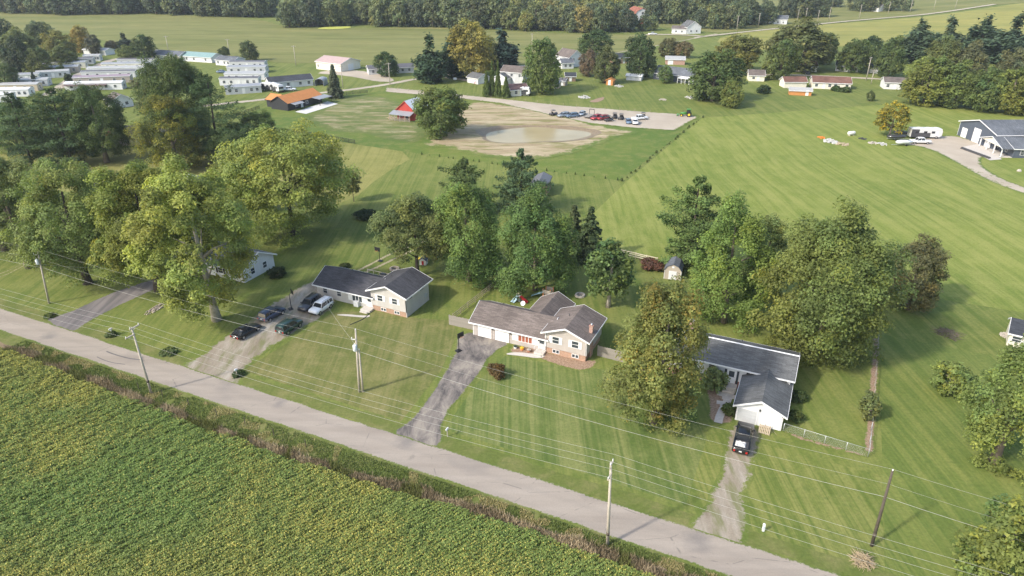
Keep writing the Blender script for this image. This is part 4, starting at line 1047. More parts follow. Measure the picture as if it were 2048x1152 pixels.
# ================================================================ buildings
def gable(o, x0, x1, y0, y1, eave, rise, axis, wall, roof, oh=.45, z0=-.1, trim='white_paint', gw=True, rake=None, ridge=None, wname='wall'):
    """walls with gables, a thick roof and its fascia boards as parts of o"""
    rake = oh if rake is None else rake
    if axis == 'x': a0, a1, b0, b1 = x0, x1, y0, y1
    else: a0, a1, b0, b1 = y0, y1, x0, x1
    mid = (b0 + b1) / 2
    sl = rise / (mid - b0)
    if wall:
        w = MB().extrude([(b0, z0), (b1, z0), (b1, eave), (mid, eave + rise), (b0, eave)], axis, a0, a1).build(wname, wall, o)
    t, e, l = .014, .14, eave - oh * sl
    chev = lambda d0, d1, ex=0: [(b0 - oh - ex, l + d1 - ex * sl), (mid, eave + rise + d1), (b1 + oh + ex, l + d1 - ex * sl), (b1 + oh + ex, l + d0 - ex * sl), (mid, eave + rise + d0), (b0 - oh - ex, l + d0 - ex * sl)]
    rf = MB().extrude(chev(t, t + e), axis, a0 - rake, a1 + rake).build('roof', roof, o)
    f = MB()
    for s in (-1, 1):
        p = a0 - rake - .05 if s < 0 else a1 + rake + .004
        f.extrude(chev(t - .10, t + e + .02, .04), axis, p, p + .046)
    for s in (-1, 1):
        q = (b0 - oh - .055, b0 - oh - .004) if s < 0 else (b1 + oh + .004, b1 + oh + .055)
        if axis == 'x': f.box(a0 - rake, a1 + rake, q[0], q[1], l - .08, l + t + e - .01)
        else: f.box(q[0], q[1], a0 - rake, a1 + rake, l - .08, l + t + e - .01)
    f.build('fascia', trim, o)
    if ridge:
        c = (t + e + .012)
        MB().extrude([(mid - .14, eave + rise + c - .14 * sl), (mid, eave + rise + c + .03), (mid + .14, eave + rise + c - .14 * sl), (mid, eave + rise + c - .02)], axis, a0 - rake + .02, a1 + rake - .02).build('ridge_cap', ridge, rf)
    return rf

WM = {}
def cached(key, fn):
    if key not in WM: WM[key] = fn()
    return WM[key]

FACE = {'f': 0.0, 'r': math.pi / 2, 'b': math.pi, 'l': -math.pi / 2}
def window(o, face, x, y, z, w=.9, h=1.1, frame='white_paint', pane='glass', shut=None, bars=1, panes=1):
    """a window at (x, y) on the wall, sill at z; face says which way it looks"""
    def fr():
        m = MB(); t = .07
        m.box(-w / 2 - t, w / 2 + t, -.06, .0, -t, 0); m.box(-w / 2 - t, w / 2 + t, -.06, 0, h, h + t)
        m.box(-w / 2 - t, -w / 2, -.06, 0, 0, h); m.box(w / 2, w / 2 + t, -.06, 0, 0, h)
        for i in range(bars): zz = h * (i + 1) / (bars + 1); m.box(-w / 2, w / 2, -.045, 0, zz - .03, zz + .03)
        for i in range(panes - 1): xx = -w / 2 + w * (i + 1) / panes; m.box(xx - .045, xx + .045, -.052, 0, 0, h)
        return m.mesh('window')
    k = obj('window', cached(('w', w, h, bars, panes, frame), fr), frame, o, (x, y, z), FACE[face])
    obj('pane', cached(('p', w, h, pane), lambda: MB().box(-w / 2, w / 2, -.025, .01, 0, h).mesh('pane')), pane, k)
    if shut:
        def sm():
            m = MB(); sw = w * .42
            m.box(0, sw, -.05, 0, -.06, h + .06)
            for i in range(int(h / .16)): m.box(.04, sw - .04, -.062, -.05, .04 + i * .16, .13 + i * .16)
            return m.mesh('shutter')
        me = cached(('s', w, h, shut), sm)
        sw = w * .42
        obj('shutter', me, shut, k, (-w / 2 - .08 - sw, 0, 0)); obj('shutter', me, shut, k, (w / 2 + .08, 0, 0))
    return k

def door(o, face, x, y, z=.0, w=.95, h=2.05, m='white_paint', pane=None, frame='white_paint'):
    d = obj('door', cached(('d', w, h, m), lambda: MB().box(-w / 2, w / 2, -.04, .01, 0, h).box(-w / 2 + .12, w / 2 - .12, -.055, -.04, .15, h * .42).mesh('door')), m, o, (x, y, z), FACE[face])
    obj('door_frame', cached(('df', w, h, frame), lambda: MB().box(-w / 2 - .09, -w / 2 - .003, -.06, 0, 0, h).box(w / 2 + .003, w / 2 + .09, -.06, 0, 0, h).box(-w / 2 - .09, w / 2 + .09, -.06, 0, h + .003, h + .1).mesh('door_frame')), frame, d)
    if pane: obj('pane', cached(('dp', w, h), lambda: MB().box(-w / 2 + .14, w / 2 - .14, -.06, -.035, h * .48, h * .92).mesh('pane')), pane, d)
    obj('handle', cached('dh', lambda: MB().tube([(0, -.04, 0), (0, -.1, 0)], .03, 6).mesh('handle')), 'dark_steel', d, (w / 2 - .09, 0, 1.0))
    return d

def garage_door(o, face, x, y, z=0, w=2.4, h=2.1, m='white_paint', fm='white_paint'):
    """an up-and-over door of four hinged panels"""
    def fr(): return MB().box(-w / 2 - .12, -w / 2 - .005, -.07, 0, 0, h + .12).box(w / 2 + .005, w / 2 + .12, -.07, 0, 0, h + .12).box(-w / 2 - .005, w / 2 + .005, -.07, 0, h + .003, h + .12).mesh('garage_door')
    g = obj('garage_door', cached(('gf', w, h, fm), fr), fm, o, (x, y, z), FACE[face])
    p = h / 4
    def pn():
        q = MB().box(-w / 2 + .005, w / 2 - .005, -.035, .01, .006, p - .006)
        for i in range(4): q.box(-w / 2 + w * (i + .1) / 4, -w / 2 + w * (i + .9) / 4, -.047, -.035, .08, p - .08)
        return q.mesh('panel')
    for i in range(4): obj('panel', cached(('gp', w, h, m), pn), m, g, (0, 0, i * p))
    return g

def chimney(o, x, y, z0, z1, s=.55, m='rose_brick'):
    c = MB().box(-s / 2, s / 2, -s / 2, s / 2, 0, z1 - z0).box(-s / 2 - .06, s / 2 + .06, -s / 2 - .06, s / 2 + .06, z1 - z0 + .002, z1 - z0 + .12).build('chimney', m, o, (x, y, z0))
    MB().tube([(0, 0, z1 - z0 + .1), (0, 0, z1 - z0 + .38)], .13, 8).build('flue', 'galvanised', c)

def vent(o, x, y, z0, h=.45):
    MB().tube([(0, 0, 0), (0, 0, h)], .05, 6).tube([(0, 0, h), (0, 0, h + .06)], .1, 6).build('vent_pipe', 'dark_steel', o, (x, y, z0))

# ---- tan split level house with two garage doors
h = thing('split_level_house', 'tan split level house with two white garage doors and brown shingle roof', 'house', (-5.97, 91.33, 0), ROAD)
gable(h, 0, 12.1, 0, 6.6, 2.5, 1.65, 'x', 'tan_siding', 'brown_shingle', .5)
gable(h, 7.0, 12.0, 3.9, 11.0, 2.75, 1.30, 'y', 'tan_siding', 'brown_shingle', .45)
gable(h, 12.1, 18.45, -.25, 6.7, 3.75, 1.25, 'y', 'tan_siding', 'brown_shingle', .55, z0=1.05, wname='upper_wall')
MB().box(12.25, 18.3, -.12, 6.6, -.1, 1.05).build('brick_base', 'orange_brick', h)
MB().box(12.02, 12.12, -.262, -.16, 1.05, 3.7).box(18.42, 18.462, -.262, -.16, 1.05, 3.7).box(-.03, .06, -.03, .06, 0, 2.45).build('corner_trim', 'white_paint', h)
garage_door(h, 'f', 1.95, 0, .02, 2.35, 2.0, fm='rose_siding'); garage_door(h, 'f', 4.9, 0, .02, 2.35, 2.0, fm='rose_siding')
window(h, 'f', 8.75, 0, .85, 2.2, 1.15, pane='red_blind', panes=4, bars=0, shut='white_paint')
door(h, 'f', 11.45, 0, .35, .95, 1.95, 'grey_siding', 'glass')
for x in (13.7, 16.7): window(h, 'f', x, -.25, 2.05, 1.0, 1.05, shut='white_paint')
for x in (13.75, 16.75): window(h, 'f', x, -.12, .35, .95, .5, bars=0, panes=2)
MB().box(0, 1.5, -1.3, -.02, 0, .33).box(.1, 1.3, -1.7, -1.304, 0, .16).build('step', 'concrete', h, (10.7, 0, 0))
f_ = MB()
for x in (10.75, 12.15): f_.tube([(x, -1.25, .3), (x, -1.25, 1.2), (x, -.1, 1.2)], .025, 5)
f_.build('railing', 'white_paint', h)
chimney(h, 18.35, 1.8, 3.95, 5.0, .5)
MB().box(18.452, 18.62, 1.35, 2.3, 0, 3.3).build('chimney_breast', 'rose_brick', h)
vent(h, 9.6, 8.4, 3.95); vent(h, 14.3, 3.6, 4.65); vent(h, 3.2, 4.3, 3.6)
for x in (3.43, 6.4, 11.0): MB().box(-.07, .07, -.16, 0, 0, .28).box(-.03, .03, -.06, 0, .28, .36).build('wall_lamp', 'black_trim', h, (x, -.075, 1.7))
for s_ in (-1, 1): MB().box(-.02, .02, -.06, 0, 0, 2.3).build('downspout', 'white_paint', h, (12.2 if s_ < 0 else 18.3, -.31, 1.1))
d_ = thing('satellite_dish', 'white satellite dish on the rear eave of the tan house', 'dish', W(0, 0) + (0,), 0)
d_.location = (h.location.x + 5.3 * E1[0] + 7.0 * E2[0], h.location.y + 5.3 * E1[1] + 7.0 * E2[1], 2.55)
m = MB(); prof = [(r_, .16 * r_ * r_ / .16) for r_ in np.linspace(.02, .4, 5)]
vs = [(r_ * math.cos(t), r_ * math.sin(t), z_) for r_, z_ in prof for t in np.linspace(0, 2 * math.pi, 14, endpoint=False)]
m.add(vs, [(i * 14 + k, i * 14 + (k + 1) % 14, (i + 1) * 14 + (k + 1) % 14, (i + 1) * 14 + k) for i in range(4) for k in range(14)], True)
q = m.build('reflector', 'white_paint', d_, (0, -.1, .75)); q.rotation_euler = (R(55), 0, R(-30))
MB().tube([(0, 0, 0), (0, 0, .75)], .03, 6).build('mast', 'galvanised', d_)

# ---- beige split level house with charcoal roof
h = thing('split_level_house', 'beige split level house with charcoal roof beside the parked cars', 'house', (-33.35, 104.35, 0), ROAD)
gable(h, 0, 11.4, 0, 6.7, 2.45, 1.65, 'x', 'beige_siding', 'charcoal_shingle', .5)
gable(h, 11.4, 18.1, -.25, 6.8, 3.85, 1.25, 'y', 'beige_siding', 'charcoal_shingle', .55, z0=1.0, wname='upper_wall')
MB().box(11.55, 17.95, -.12, 6.7, -.1, 1.0).build('brick_base', 'orange_brick', h)
MB().box(18.04, 18.12, -.27, -.17, 1.0, 3.8).build('corner_trim', 'black_trim', h)
MB().box(17.96, 18.09, -.1, 6.75, -.05, .995).build('side_skirt', 'beige_siding', h)
window(h, 'f', 1.75, 0, 1.0, .8, .95, 'grey_siding'); window(h, 'f', 4.65, 0, 1.0, .8, .95, 'grey_siding')
window(h, 'f', 8.35, 0, .8, 1.9, 1.1, panes=3, bars=0, shut='white_paint')
door(h, 'f', 10.8, 0, .35, .95, 1.95, 'white_paint', 'glass')
for x in (13.2, 16.0): window(h, 'f', x, -.25, 2.1, .95, .95, shut='white_paint')
for x in (13.6, 16.2): window(h, 'f', x, -.12, .3, .9, .45, bars=0, panes=2)
for y in (1.2, 4.6): window(h, 'r', 18.1, y, 3.0, .8, .5, 'black_trim', bars=0)
MB().box(0, 1.9, -1.4, -.02, 0, .33).box(.2, 1.6, -1.85, -1.404, 0, .16).build('step', 'concrete', h, (9.8, 0, 0))
MB().box(-.02, .25, -.25, .25, 0, .5).build('meter_box', 'galvanised', h, (18.12, 5.6, 1.2))
vent(h, 4.4, 4.4, 3.5); vent(h, 12.6, 4.2, 4.4)

# ---- white ranch with garage in front
h = thing('ranch_house', 'white house with brick base and front garage behind the browning maple', 'house', (28.54, 77.74, 0), ROAD)
gable(h, -7.5, 8.6, 0, 6.8, 3.55, 1.45, 'x', 'white_siding', 'grey_shingle', .5, z0=1.2, ridge='white_paint', wname='upper_wall')
MB().box(-7.4, 8.5, .06, 6.7, -.1, 1.2).build('brick_base', 'red_brick', h)
gable(h, 3.0, 8.55, -7.0, .3, 2.45, 1.3, 'y', 'white_siding', 'grey_shingle', .42)
window(h, 'f', -1.45, 0, 2.2, .75, 1.0, 'white_paint'); window(h, 'f', 4.1, 0, 2.75, 1.0, .6, shut='black_trim'); window(h, 'f', 7.2, 0, 2.75, 1.0, .6, shut='black_trim')
window(h, 'f', -5.0, 0, 2.1, 1.5, 1.1, shut='black_trim', panes=2)
door(h, 'f', 1.25, 0, .75, 1.0, 2.05, 'white_paint', 'glass')
for x in (.45, 2.05): MB().box(-.14, .14, -.05, 0, 0, 2.0).build('sidelight', 'glass', h, (x, 0, .78))
MB().box(.3, 2.2, -1.25, -.02, -.02, .72).box(.4, 2.1, -1.6, -1.254, -.02, .36).box(.0, 3.0, -2.6, -1.604, -.02, .08).build('step', 'concrete', h)
garage_door(h, 'f', 4.35, -7.0, .02, 2.25, 1.95, 'grey_siding'); garage_door(h, 'f', 7.15, -7.0, .02, 2.25, 1.95)
for x in (5.75, 8.4): MB().box(-.07, .07, -.16, 0, 0, .28).build('wall_lamp', 'black_trim', h, (x, -7.0, 2.15))
vent(h, 1.6, 4.6, 4.5, .5); chimney(h, -5.6, 5.6, 4.2, 5.8, .6)
MB().box(8.2, 8.27, -.06, 0, 0, 2.3).build('downspout', 'white_paint', h, (.3, 0, 1.2))

# ---- white house hidden by the maples on the left
h = thing('ranch_house', 'white house with grey roof half hidden by the pale trunked maple', 'house', (-60.82, 115.46), ROAD)
gable(h, -2, 14.5, 0, 7.6, 2.6, 1.9, 'x', 'white_siding', 'slate_shingle', .5)
for x in (1, 4.5, 9, 12.6): window(h, 'f', x, 0, .9, 1.1, 1.1, shut='black_trim')
door(h, 'f', 7, 0, .2, .95, 2.0, 'white_paint', 'glass')
for y in (2.2, 5.2): window(h, 'r', 14.5, y, .9, .9, 1.1)
vent(h, 5, 5.2, 3.6)

# ---- gambrel shed
s_ = thing('gambrel_shed', 'small tan gambrel garden shed with white double doors', 'shed', (27.42, 111.19), ROAD + R(6))
W_, D_ = 3.0, 3.6
prof = [(0, -.05), (W_, -.05), (W_, 1.75), (W_ * .82, 2.5), (W_ / 2, 2.95), (W_ * .18, 2.5), (0, 1.75)]
MB().extrude(prof, 'y', 0, D_).build('wall', 'shed_boards', s_)
up = [(-.1, 1.66), (W_ * .17, 2.53), (W_ / 2, 3.0), (W_ * .83, 2.53), (W_ + .1, 1.66)]
MB().extrude(up + [(x, z_ + .09) for x, z_ in reversed(up)], 'y', -.12, D_ + .12).build('roof', 'slate_shingle', s_)
MB().box(0, .09, -.03, -.002, 0, 1.75).box(W_ - .09, W_, -.03, -.002, 0, 1.75).build('corner_trim', 'white_paint', s_)
for k in (0, 1): d = MB().box(0, .68, -.05, -.002, .05, 1.7).box(.08, .6, -.065, -.05, .15, .8).box(.08, .6, -.065, -.05, .95, 1.6).build('door', 'white_paint', s_, (.82 + k * .69, 0, 0)); MB().box(-.03, .03, -.1, -.05, .85, 1.0).build('handle', 'dark_steel', d, (.62 if not k else .06, 0, 0))
MB().box(1.32, 1.68, -.05, -.002, 2.3, 2.6).build('loft_vent', 'lamp_white', s_)

def bld(A, B, depth, eave, rise, axis, wall, roof, label, name='house', cat='house', wins=(), doors=(), oh=.35, gdoors=(), group=None, ridge=None, trim='white_paint', wmat='white_paint', side=(), lo=.9, wh=1.1, gm='white_paint'):
    """a gabled building set on the base line A-B of its front wall"""
    L_ = math.dist(A, B)
    o = thing(name, label, cat, A, math.atan2(B[1] - A[1], B[0] - A[0]), group)
    gable(o, 0, L_, 0, depth, eave, rise, axis, wall, roof, oh, trim=trim, ridge=ridge)
    for f in wins: window(o, 'f', L_ * f, 0, lo, 1.1, wh, wmat)
    for f in side: window(o, 'r', L_, depth * f, lo, 1.0, wh, wmat)
    for f in doors: door(o, 'f', L_ * f, 0, .05)
    for f, w, hh in gdoors: garage_door(o, 'f', L_ * f, 0, .02, w, hh, gm)
    return o, L_

# ---- red barn with lean-to
o, L_ = bld((-39.66, 237.64), (-33.39, 234.64), 9.0, 3.4, 2.9, 'y', 'red_boards', 'white_metal', 'red barn with white metal roof beside the bushy tree', 'barn', 'barn', oh=.3, trim='red_boards')
MB().hexa([(-1.4, -3.0, 2.1), (L_ + .2, -3.0, 2.1), (L_ + .2, 0, 2.95), (-1.4, 0, 2.95), (-1.4, -3.0, 2.2), (L_ + .2, -3.0, 2.2), (L_ + .2, -.01, 3.05), (-1.4, -.01, 3.05)]).build('porch_roof', 'grey_metal', o)
for i in range(5): MB().box(-.07, .07, -.07, .07, 0, 2.1).build('porch_post', 'weathered_wood', o, (-1.2 + i * (L_ + 1.2) / 4, -2.85, 0))
m = MB()
for z_ in (.35, .75, 1.15): m.box(-1.2, L_, -2.88, -2.82, z_, z_ + .1)
for i in range(14): m.box(-1.2 + i * (L_ + 1.2) / 13 - .03, -1.2 + i * (L_ + 1.2) / 13 + .03, -2.87, -2.83, .1, 1.3)
m.build('porch_rail', 'weathered_wood', o)
window(o, 'f', 1.6, 0, 1.0, 1.0, 1.1); door(o, 'f', 4.0, 0, .05, m='dark_steel'); MB().box(.002, .06, 2.4, 5.2, 0, 2.6).build('sliding_door', 'red_boards', o, (L_, 0, 0))
# ---- black house with orange roof
o, L_ = bld((-81.13, 250.36), (-72.91, 266.22), 8.2, 2.7, 2.1, 'x', 'black_siding', 'orange_metal', 'black house with bright orange metal roof and covered porch', 'house', 'house', oh=.4, trim='black_siding', wins=(.25, .55), doors=(.4,))
gable(o, L_ * .12, L_ * .45, 7.6, 12.5, 2.7, 1.5, 'y', 'black_siding', 'orange_metal', .4, trim='black_siding')
for nm, x0, x1, dp, z_ in (('porch_roof', L_ * .68, L_ * 1.08, 4.2, 2.65), ('awning', L_ * .06, L_ * .34, 2.6, 2.5)):
    MB().hexa([(x0, -dp, z_ - .35), (x1, -dp, z_ - .35), (x1, -.3, z_), (x0, -.3, z_), (x0, -dp, z_ - .25), (x1, -dp, z_ - .25), (x1, -.3, z_ + .1), (x0, -.3, z_ + .1)]).build(nm, 'grey_metal', o)
    for xx in (x0 + .2, x1 - .2): MB().box(-.08, .08, -.08, .08, 0, z_ - .35).build('porch_post', 'black_trim', o, (xx, -dp + .2, 0))
vent(o, L_ * .3, 5.4, 4.0, .5)
# ---- dark blue garage and porch house on the right
o, L_ = bld((141.18, 215.39), (141.47, 197.69), 0.5, 1, .2, 'x', None, 'slate_shingle', 'dark blue grey garage with three white doors and slate roof', 'garage', 'garage')
for c_ in list(o.children): bpy.data.objects.remove(c_)
gable(o, 0, L_, 0, 22, 4.4, 2.3, 'y', 'slate_siding', 'slate_shingle', .45)
for f, w, hh in ((.17, 2.3, 2.8), (.5, 3.0, 4.0), (.83, 2.3, 2.8)): garage_door(o, 'f', L_ * f, 0, .02, w, hh)
MB().box(-.06, .05, -.03, .05, 0, 4.3).box(L_ - .05, L_ + .06, -.03, .05, 0, 4.3).build('corner_trim', 'white_paint', o)
A_ = (138.47, 189.78); o = thing('porch_house', 'low dark blue grey house with white posted porch', 'house', A_, math.atan2((139.92, 202.16)[1] - A_[1], (139.92, 202.16)[0] - A_[0]) + math.pi)
pl = math.dist((139.92, 202.16), A_)
gable(o, -pl, 0.0, 3.2, 22, 2.6, 1.7, 'y', 'slate_siding', 'slate_shingle', .4)
rf = MB().extrude([(-pl - .4, 2.45), (-pl / 2, 4.32), (.4, 2.45), (.4, 2.56), (-pl / 2, 4.46), (-pl - .4, 2.56)], 'y', -.3, 3.1).build('porch_roof', 'slate_shingle', o)
MB().extrude([(-pl - .4, 2.42), (-pl / 2, 4.3), (.4, 2.42), (.4, 2.62), (-pl / 2, 4.5), (-pl - .4, 2.62)], 'y', -.36, -.304).build('fascia', 'white_paint', o)
MB().extrude([(-pl + .2, 2.5), (-pl / 2, 4.1), (-.2, 2.5)], 'y', .1, .2).build('gable_panel', 'cream_siding', o)
for i in range(4): MB().box(-.11, .11, -.11, .11, 0, 2.5).build('porch_post', 'white_paint', o, (-pl + .2 + i * (pl - .4) / 3, .1, 0))
MB().box(-pl, 0, -.1, 3.19, -.05, .12).build('porch_floor', 'concrete', o)
for x in (.3, .7): window(o, 'f', -pl * x, 3.2, .8, 1.0, 1.2)
for y in (5.5, 9.5, 14): window(o, 'r', 0, y, .9, 1.0, 1.2)
# ---- shed at the right edge
o, L_ = bld((74.55, 88.22), (80.10, 84.59), 5.0, 2.1, 1.3, 'x', 'cream_siding', 'dusk_shingle', 'cream shed with dark roof on the right edge by the rock pile', 'shed', 'shed', oh=.25, doors=(.35,), wins=(.15,), wh=.8)
# ---- brown shed behind the pines
o, L_ = bld((4.57, 156.57), (8.38, 155.85), 7.0, 2.9, .9, 'y', 'brown_boards', 'dark_metal', 'brown board shed behind the two pines', 'shed', 'shed', oh=.2, trim='black_trim', doors=(.5,))

# ---- the village
for A, B, dp, ev, rs, ax, wl, rf_, lab, kw in [
    ((-94.90, 343.94), (-80.82, 335.22), 13, 3.6, 1.9, 'x', 'cream_siding', 'pink_metal', 'white pole barn with faded pink metal roof at the cornfield edge', dict(name='pole_barn', cat='barn', gdoors=((.55, 3.6, 2.6),))),
    ((-100.66, 291.51), (-85.09, 300.55), 8, 2.7, 1.6, 'x', 'white_siding', 'dusk_shingle', 'long white ranch with dark roof behind the orange roofed house', dict(wins=(.12, .25, .42, .7, .9), doors=(.52,))),
    ((-66.22, 326.90), (-46.27, 333.81), 6, 2.6, 1.2, 'x', 'grey_siding', 'dark_metal', 'grey house with dark roof behind the dark round tree', dict(wins=(.1, .6, .75, .9), doors=(.5,))),
    ((-14.68, 302.88), (-9.85, 307.66), 7, 2.4, 1.6, 'y', 'white_siding', 'grey_shingle', 'small white gabled garage left of the columnar evergreens', dict(name='garage', cat='garage', gdoors=((.5, 2.6, 2.0),))),
    ((-5.02, 306.45), (4.73, 301.70), 8, 5.0, 2.0, 'x', 'grey_siding', 'brown_shingle', 'two storey grey house behind the columnar evergreens', dict(wins=(.15, .5, .85), side=(.5,), lo=3.2, doors=(.6,))),
    ((-0.40, 276.83), (6.40, 278.84), 7, 2.5, 1.6, 'x', 'cream_siding', 'plum_shingle', 'small plum roofed building right of the columnar evergreens', dict(name='cabin', cat='cabin', wins=(.3,), doors=(.6,))),
    ((16.64, 294.83), (19.52, 293.71), 3.2, 2.1, .8, 'x', 'sand_siding', 'pale_metal', 'tan garden shed beside the drooping green tree', dict(name='garden_shed', cat='shed', doors=(.6,))),
    ((20.15, 300.53), (22.64, 299.38), 3, 2.0, 1.0, 'x', 'taupe_siding', 'dark_metal', 'dark pavilion right of the tan garden shed', dict(name='pavilion', cat='shed', doors=(.5,))),
    ((23.60, 310.10), (28.01, 310.09), 5, 2.2, 1.2, 'x', 'brown_boards', 'dusk_shingle', 'dark brown shed under the small evergreens in the village', dict(name='garden_shed', cat='shed', doors=(.5,))),
    ((28.00, 348.44), (35.31, 353.06), 11, 4.6, 3.0, 'y', 'white_siding', 'brown_shingle', 'tall white gabled house with steep roof', dict(wins=(.3, .7), side=(.3, .7), lo=3.0)),
    ((24.27, 343.92), (29.97, 345.41), 7, 2.7, 1.6, 'x', 'white_siding', 'slate_shingle', 'grey roofed wing house left of the tall white gabled house', dict(wins=(.3, .7))),
    ((52.83, 359.39), (60.67, 362.63), 8, 2.9, 1.5, 'x', 'orange_brick', 'dusk_shingle', 'orange brick house behind the tall dark tree', dict(wins=(.2, .75), doors=(.5,))),
    ((50.84, 313.81), (57.11, 311.31), 4, 1.9, .7, 'x', 'white_siding', 'white_metal', 'long white metal shed left of the slate roofed house', dict(name='metal_shed', cat='shed', doors=(.5,))),
    ((40.43, 301.69), (43.08, 300.53), 3.4, 2.1, .8, 'y', 'orange_boards', 'orange_boards', 'small orange wooden shed on the village lawn', dict(name='garden_shed', cat='shed', doors=(.5,), trim='orange_boards')),
    ((63.35, 316.34), (79.85, 302.85), 9, 2.8, 2.6, 'x', 'slate_siding', 'slate_shingle', 'wide house with slate grey roof and white rear porch', dict(wins=(.1, .25, .6), doors=(.7,))),
    ((77.28, 357.73), (86.48, 356.12), 6, 2.5, 1.2, 'x', 'rose_brick', 'pale_metal', 'low brick outbuilding behind the slate roofed house', dict(name='outbuilding', cat='building', gdoors=((.25, 2.4, 2.0),))),
    ((104.69, 311.27), (111.14, 310.03), 7, 2.5, 1.8, 'x', 'cream_siding', 'brown_shingle', 'small cream house with brown roof right of the broad corner tree', dict(wins=(.3,), doors=(.6,))),
    ((107.76, 489.49), (116.86, 486.46), 9, 3.0, 1.6, 'x', 'white_siding', 'brown_shingle', 'low white farmhouse wing by the bend of the far road', dict(wins=(.3, .7))),
    ((117.20, 486.46), (127.21, 488.95), 10, 4.2, 3.6, 'y', 'white_siding', 'grey_shingle', 'white gabled farmhouse by the bend of the far road', dict(wins=(.3, .7), lo=1.2)),
    ((191.37, 542.69), (202.68, 537.94), 9, 3.6, 2.4, 'x', 'white_siding', 'slate_shingle', 'white farmhouse before the dark trees on the far road', dict(wins=(.2, .5, .8))),
    ((135.06, 336.43), (144.23, 334.98), 8, 2.6, 1.7, 'x', 'cream_siding', 'redbrown_shingle', 'small cream house with red roof under the very broad olive tree', dict(wins=(.1, .2), doors=(.35,), gdoors=((.65, 2.6, 2.1),))),
    ((154.17, 337.79), (162.98, 333.50), 7, 2.8, 1.6, 'x', 'white_siding', 'dusk_shingle', 'white house with dark roof and a row of windows', dict(wins=(.1, .3, .5, .7, .9))),
    ((167.50, 332.08), (171.06, 330.68), 6, 2.6, 1.4, 'x', 'grey_siding', 'dusk_shingle', 'grey garage right of the white house with dark roof', dict(name='garage', cat='garage', gdoors=((.5, 2.5, 2.0),))),
    ((125.88, 293.65), (140.36, 290.33), 8, 2.6, 1.8, 'x', 'cream_siding', 'redbrown_shingle', 'long low cream house with red brown roof', dict(wins=(.1, .45, .6, .9), doors=(.3,))),
    ((114.54, 294.78), (123.80, 294.77), 6, 2.5, 1.6, 'x', 'cream_siding', 'redbrown_shingle', 'short cream garage with red brown roof behind the orange shed', dict(name='garage', cat='garage')),
    ((111.22, 279.82), (119.26, 277.79), 3.6, 1.9, .9, 'x', 'orange_boards', 'pale_metal', 'long orange wooden shed with pale roof on the back lawn', dict(name='wooden_shed', cat='shed', doors=(.8,))),
    ((155.33, 292.50), (164.22, 290.29), 7, 2.8, 1.5, 'x', 'white_siding', 'brown_shingle', 'white house with brown roof left of the thick grove', dict(wins=(.15, .7), doors=(.45,))),
    ((294.94, 613.81), (300.51, 602.81), 9, 3.4, 2.2, 'x', 'white_siding', 'brown_shingle', 'white farmhouse among trees on the skyline road', dict(wins=(.3, .7))),
    ((-188.84, 374.44), (-171.44, 367.63), 8, 2.7, 1.7, 'x', 'cream_siding', 'slate_shingle', 'cream double wide home with grey roof at the cornfield edge', dict(name='double_wide_home', cat='mobile home', wins=(.1, .22, .5, .62), doors=(.36,))),
    ((-170.61, 369.32), (-152.97, 362.67), 8, 2.6, 1.6, 'x', 'white_siding', 'green_metal', 'double wide home with green metal roof', dict(name='double_wide_home', cat='mobile home', wins=(.15, .4, .8), doors=(.6,))),
    ((-148.43, 356.22), (-137.70, 351.52), 8, 2.6, 1.4, 'x', 'white_siding', 'slate_shingle', 'white double wide home left of the dark roofed mobile homes', dict(name='double_wide_home', cat='mobile home', wins=(.15, .5, .7), doors=(.35,))),
    ((-146.60, 253.74), (-141.46, 258.96), 7, 2.7, 2.0, 'y', 'white_siding', 'brown_shingle', 'white gabled home below the mobile home park', dict(name='gabled_home', cat='mobile home', wins=(.3, .7))),
    ((-117.58, 202.16), (-106.34, 204.46), 10, 2.6, 2.2, 'x', 'taupe_siding', 'brown_shingle', 'brown hip roofed house between the left pines and the golden tree', dict(wins=(.2, .7), doors=(.45,))),
    ((-235.94, 394.33), (-220.85, 388.73), 6, 2.4, 1.0, 'x', 'white_siding', 'pale_metal', 'white mobile home farthest back by the golden tree', dict(name='mobile_home', cat='mobile home', wins=(.3, .7))),
]:
    o, L_ = bld(A, B, dp, ev, rs, ax, wl, rf_, lab, **kw)
    if 'slate grey roof and white rear' in lab:
        MB().box(L_ * .62, L_ * .98, -3, -.01, 2.2, 2.35).build('porch_roof', 'white_paint', o)
        for i in range(5): MB().box(-.09, .09, -.09, .09, 0, 2.2).build('porch_post', 'white_paint', o, (L_ * (.63 + .085 * i), -2.9, 0))
    if 'pole barn' in lab: garage_door(o, 'r', L_, 6.5, .02, 3.4, 2.8); window(o, 'f', 1.5, 0, 1.2)
    if 'two storey grey' in lab: gable(o, -1.5, 5.0, -4, .2, 2.8, 1.8, 'y', 'white_siding', 'grey_shingle', .3)

# ---- gambrel barn far off
o = thing('gambrel_barn', 'white gambrel barn with rusty red roof among the far trees', 'barn', (91.03, 545.84), R(12))
prof = [(0, 0), (13, 0), (13, 5), (10.8, 9), (6.5, 11), (2.2, 9), (0, 5)]
MB().extrude(prof, 'y', 0, 18).build('wall', 'white_siding', o)
up = [(-.4, 4.6), (2.1, 9.1), (6.5, 11.2), (10.9, 9.1), (13.4, 4.6)]
MB().extrude(up + [(x, z_ + .25) for x, z_ in reversed(up)], 'y', -.4, 18.4).build('roof', 'barnred_shingle', o)
MB().box(4.8, 8.2, -.08, -.01, 0, 4).build('door', 'red_boards', o); MB().box(5.8, 7.2, -.08, -.01, 7, 8.6).build('hay_door', 'dark_steel', o)

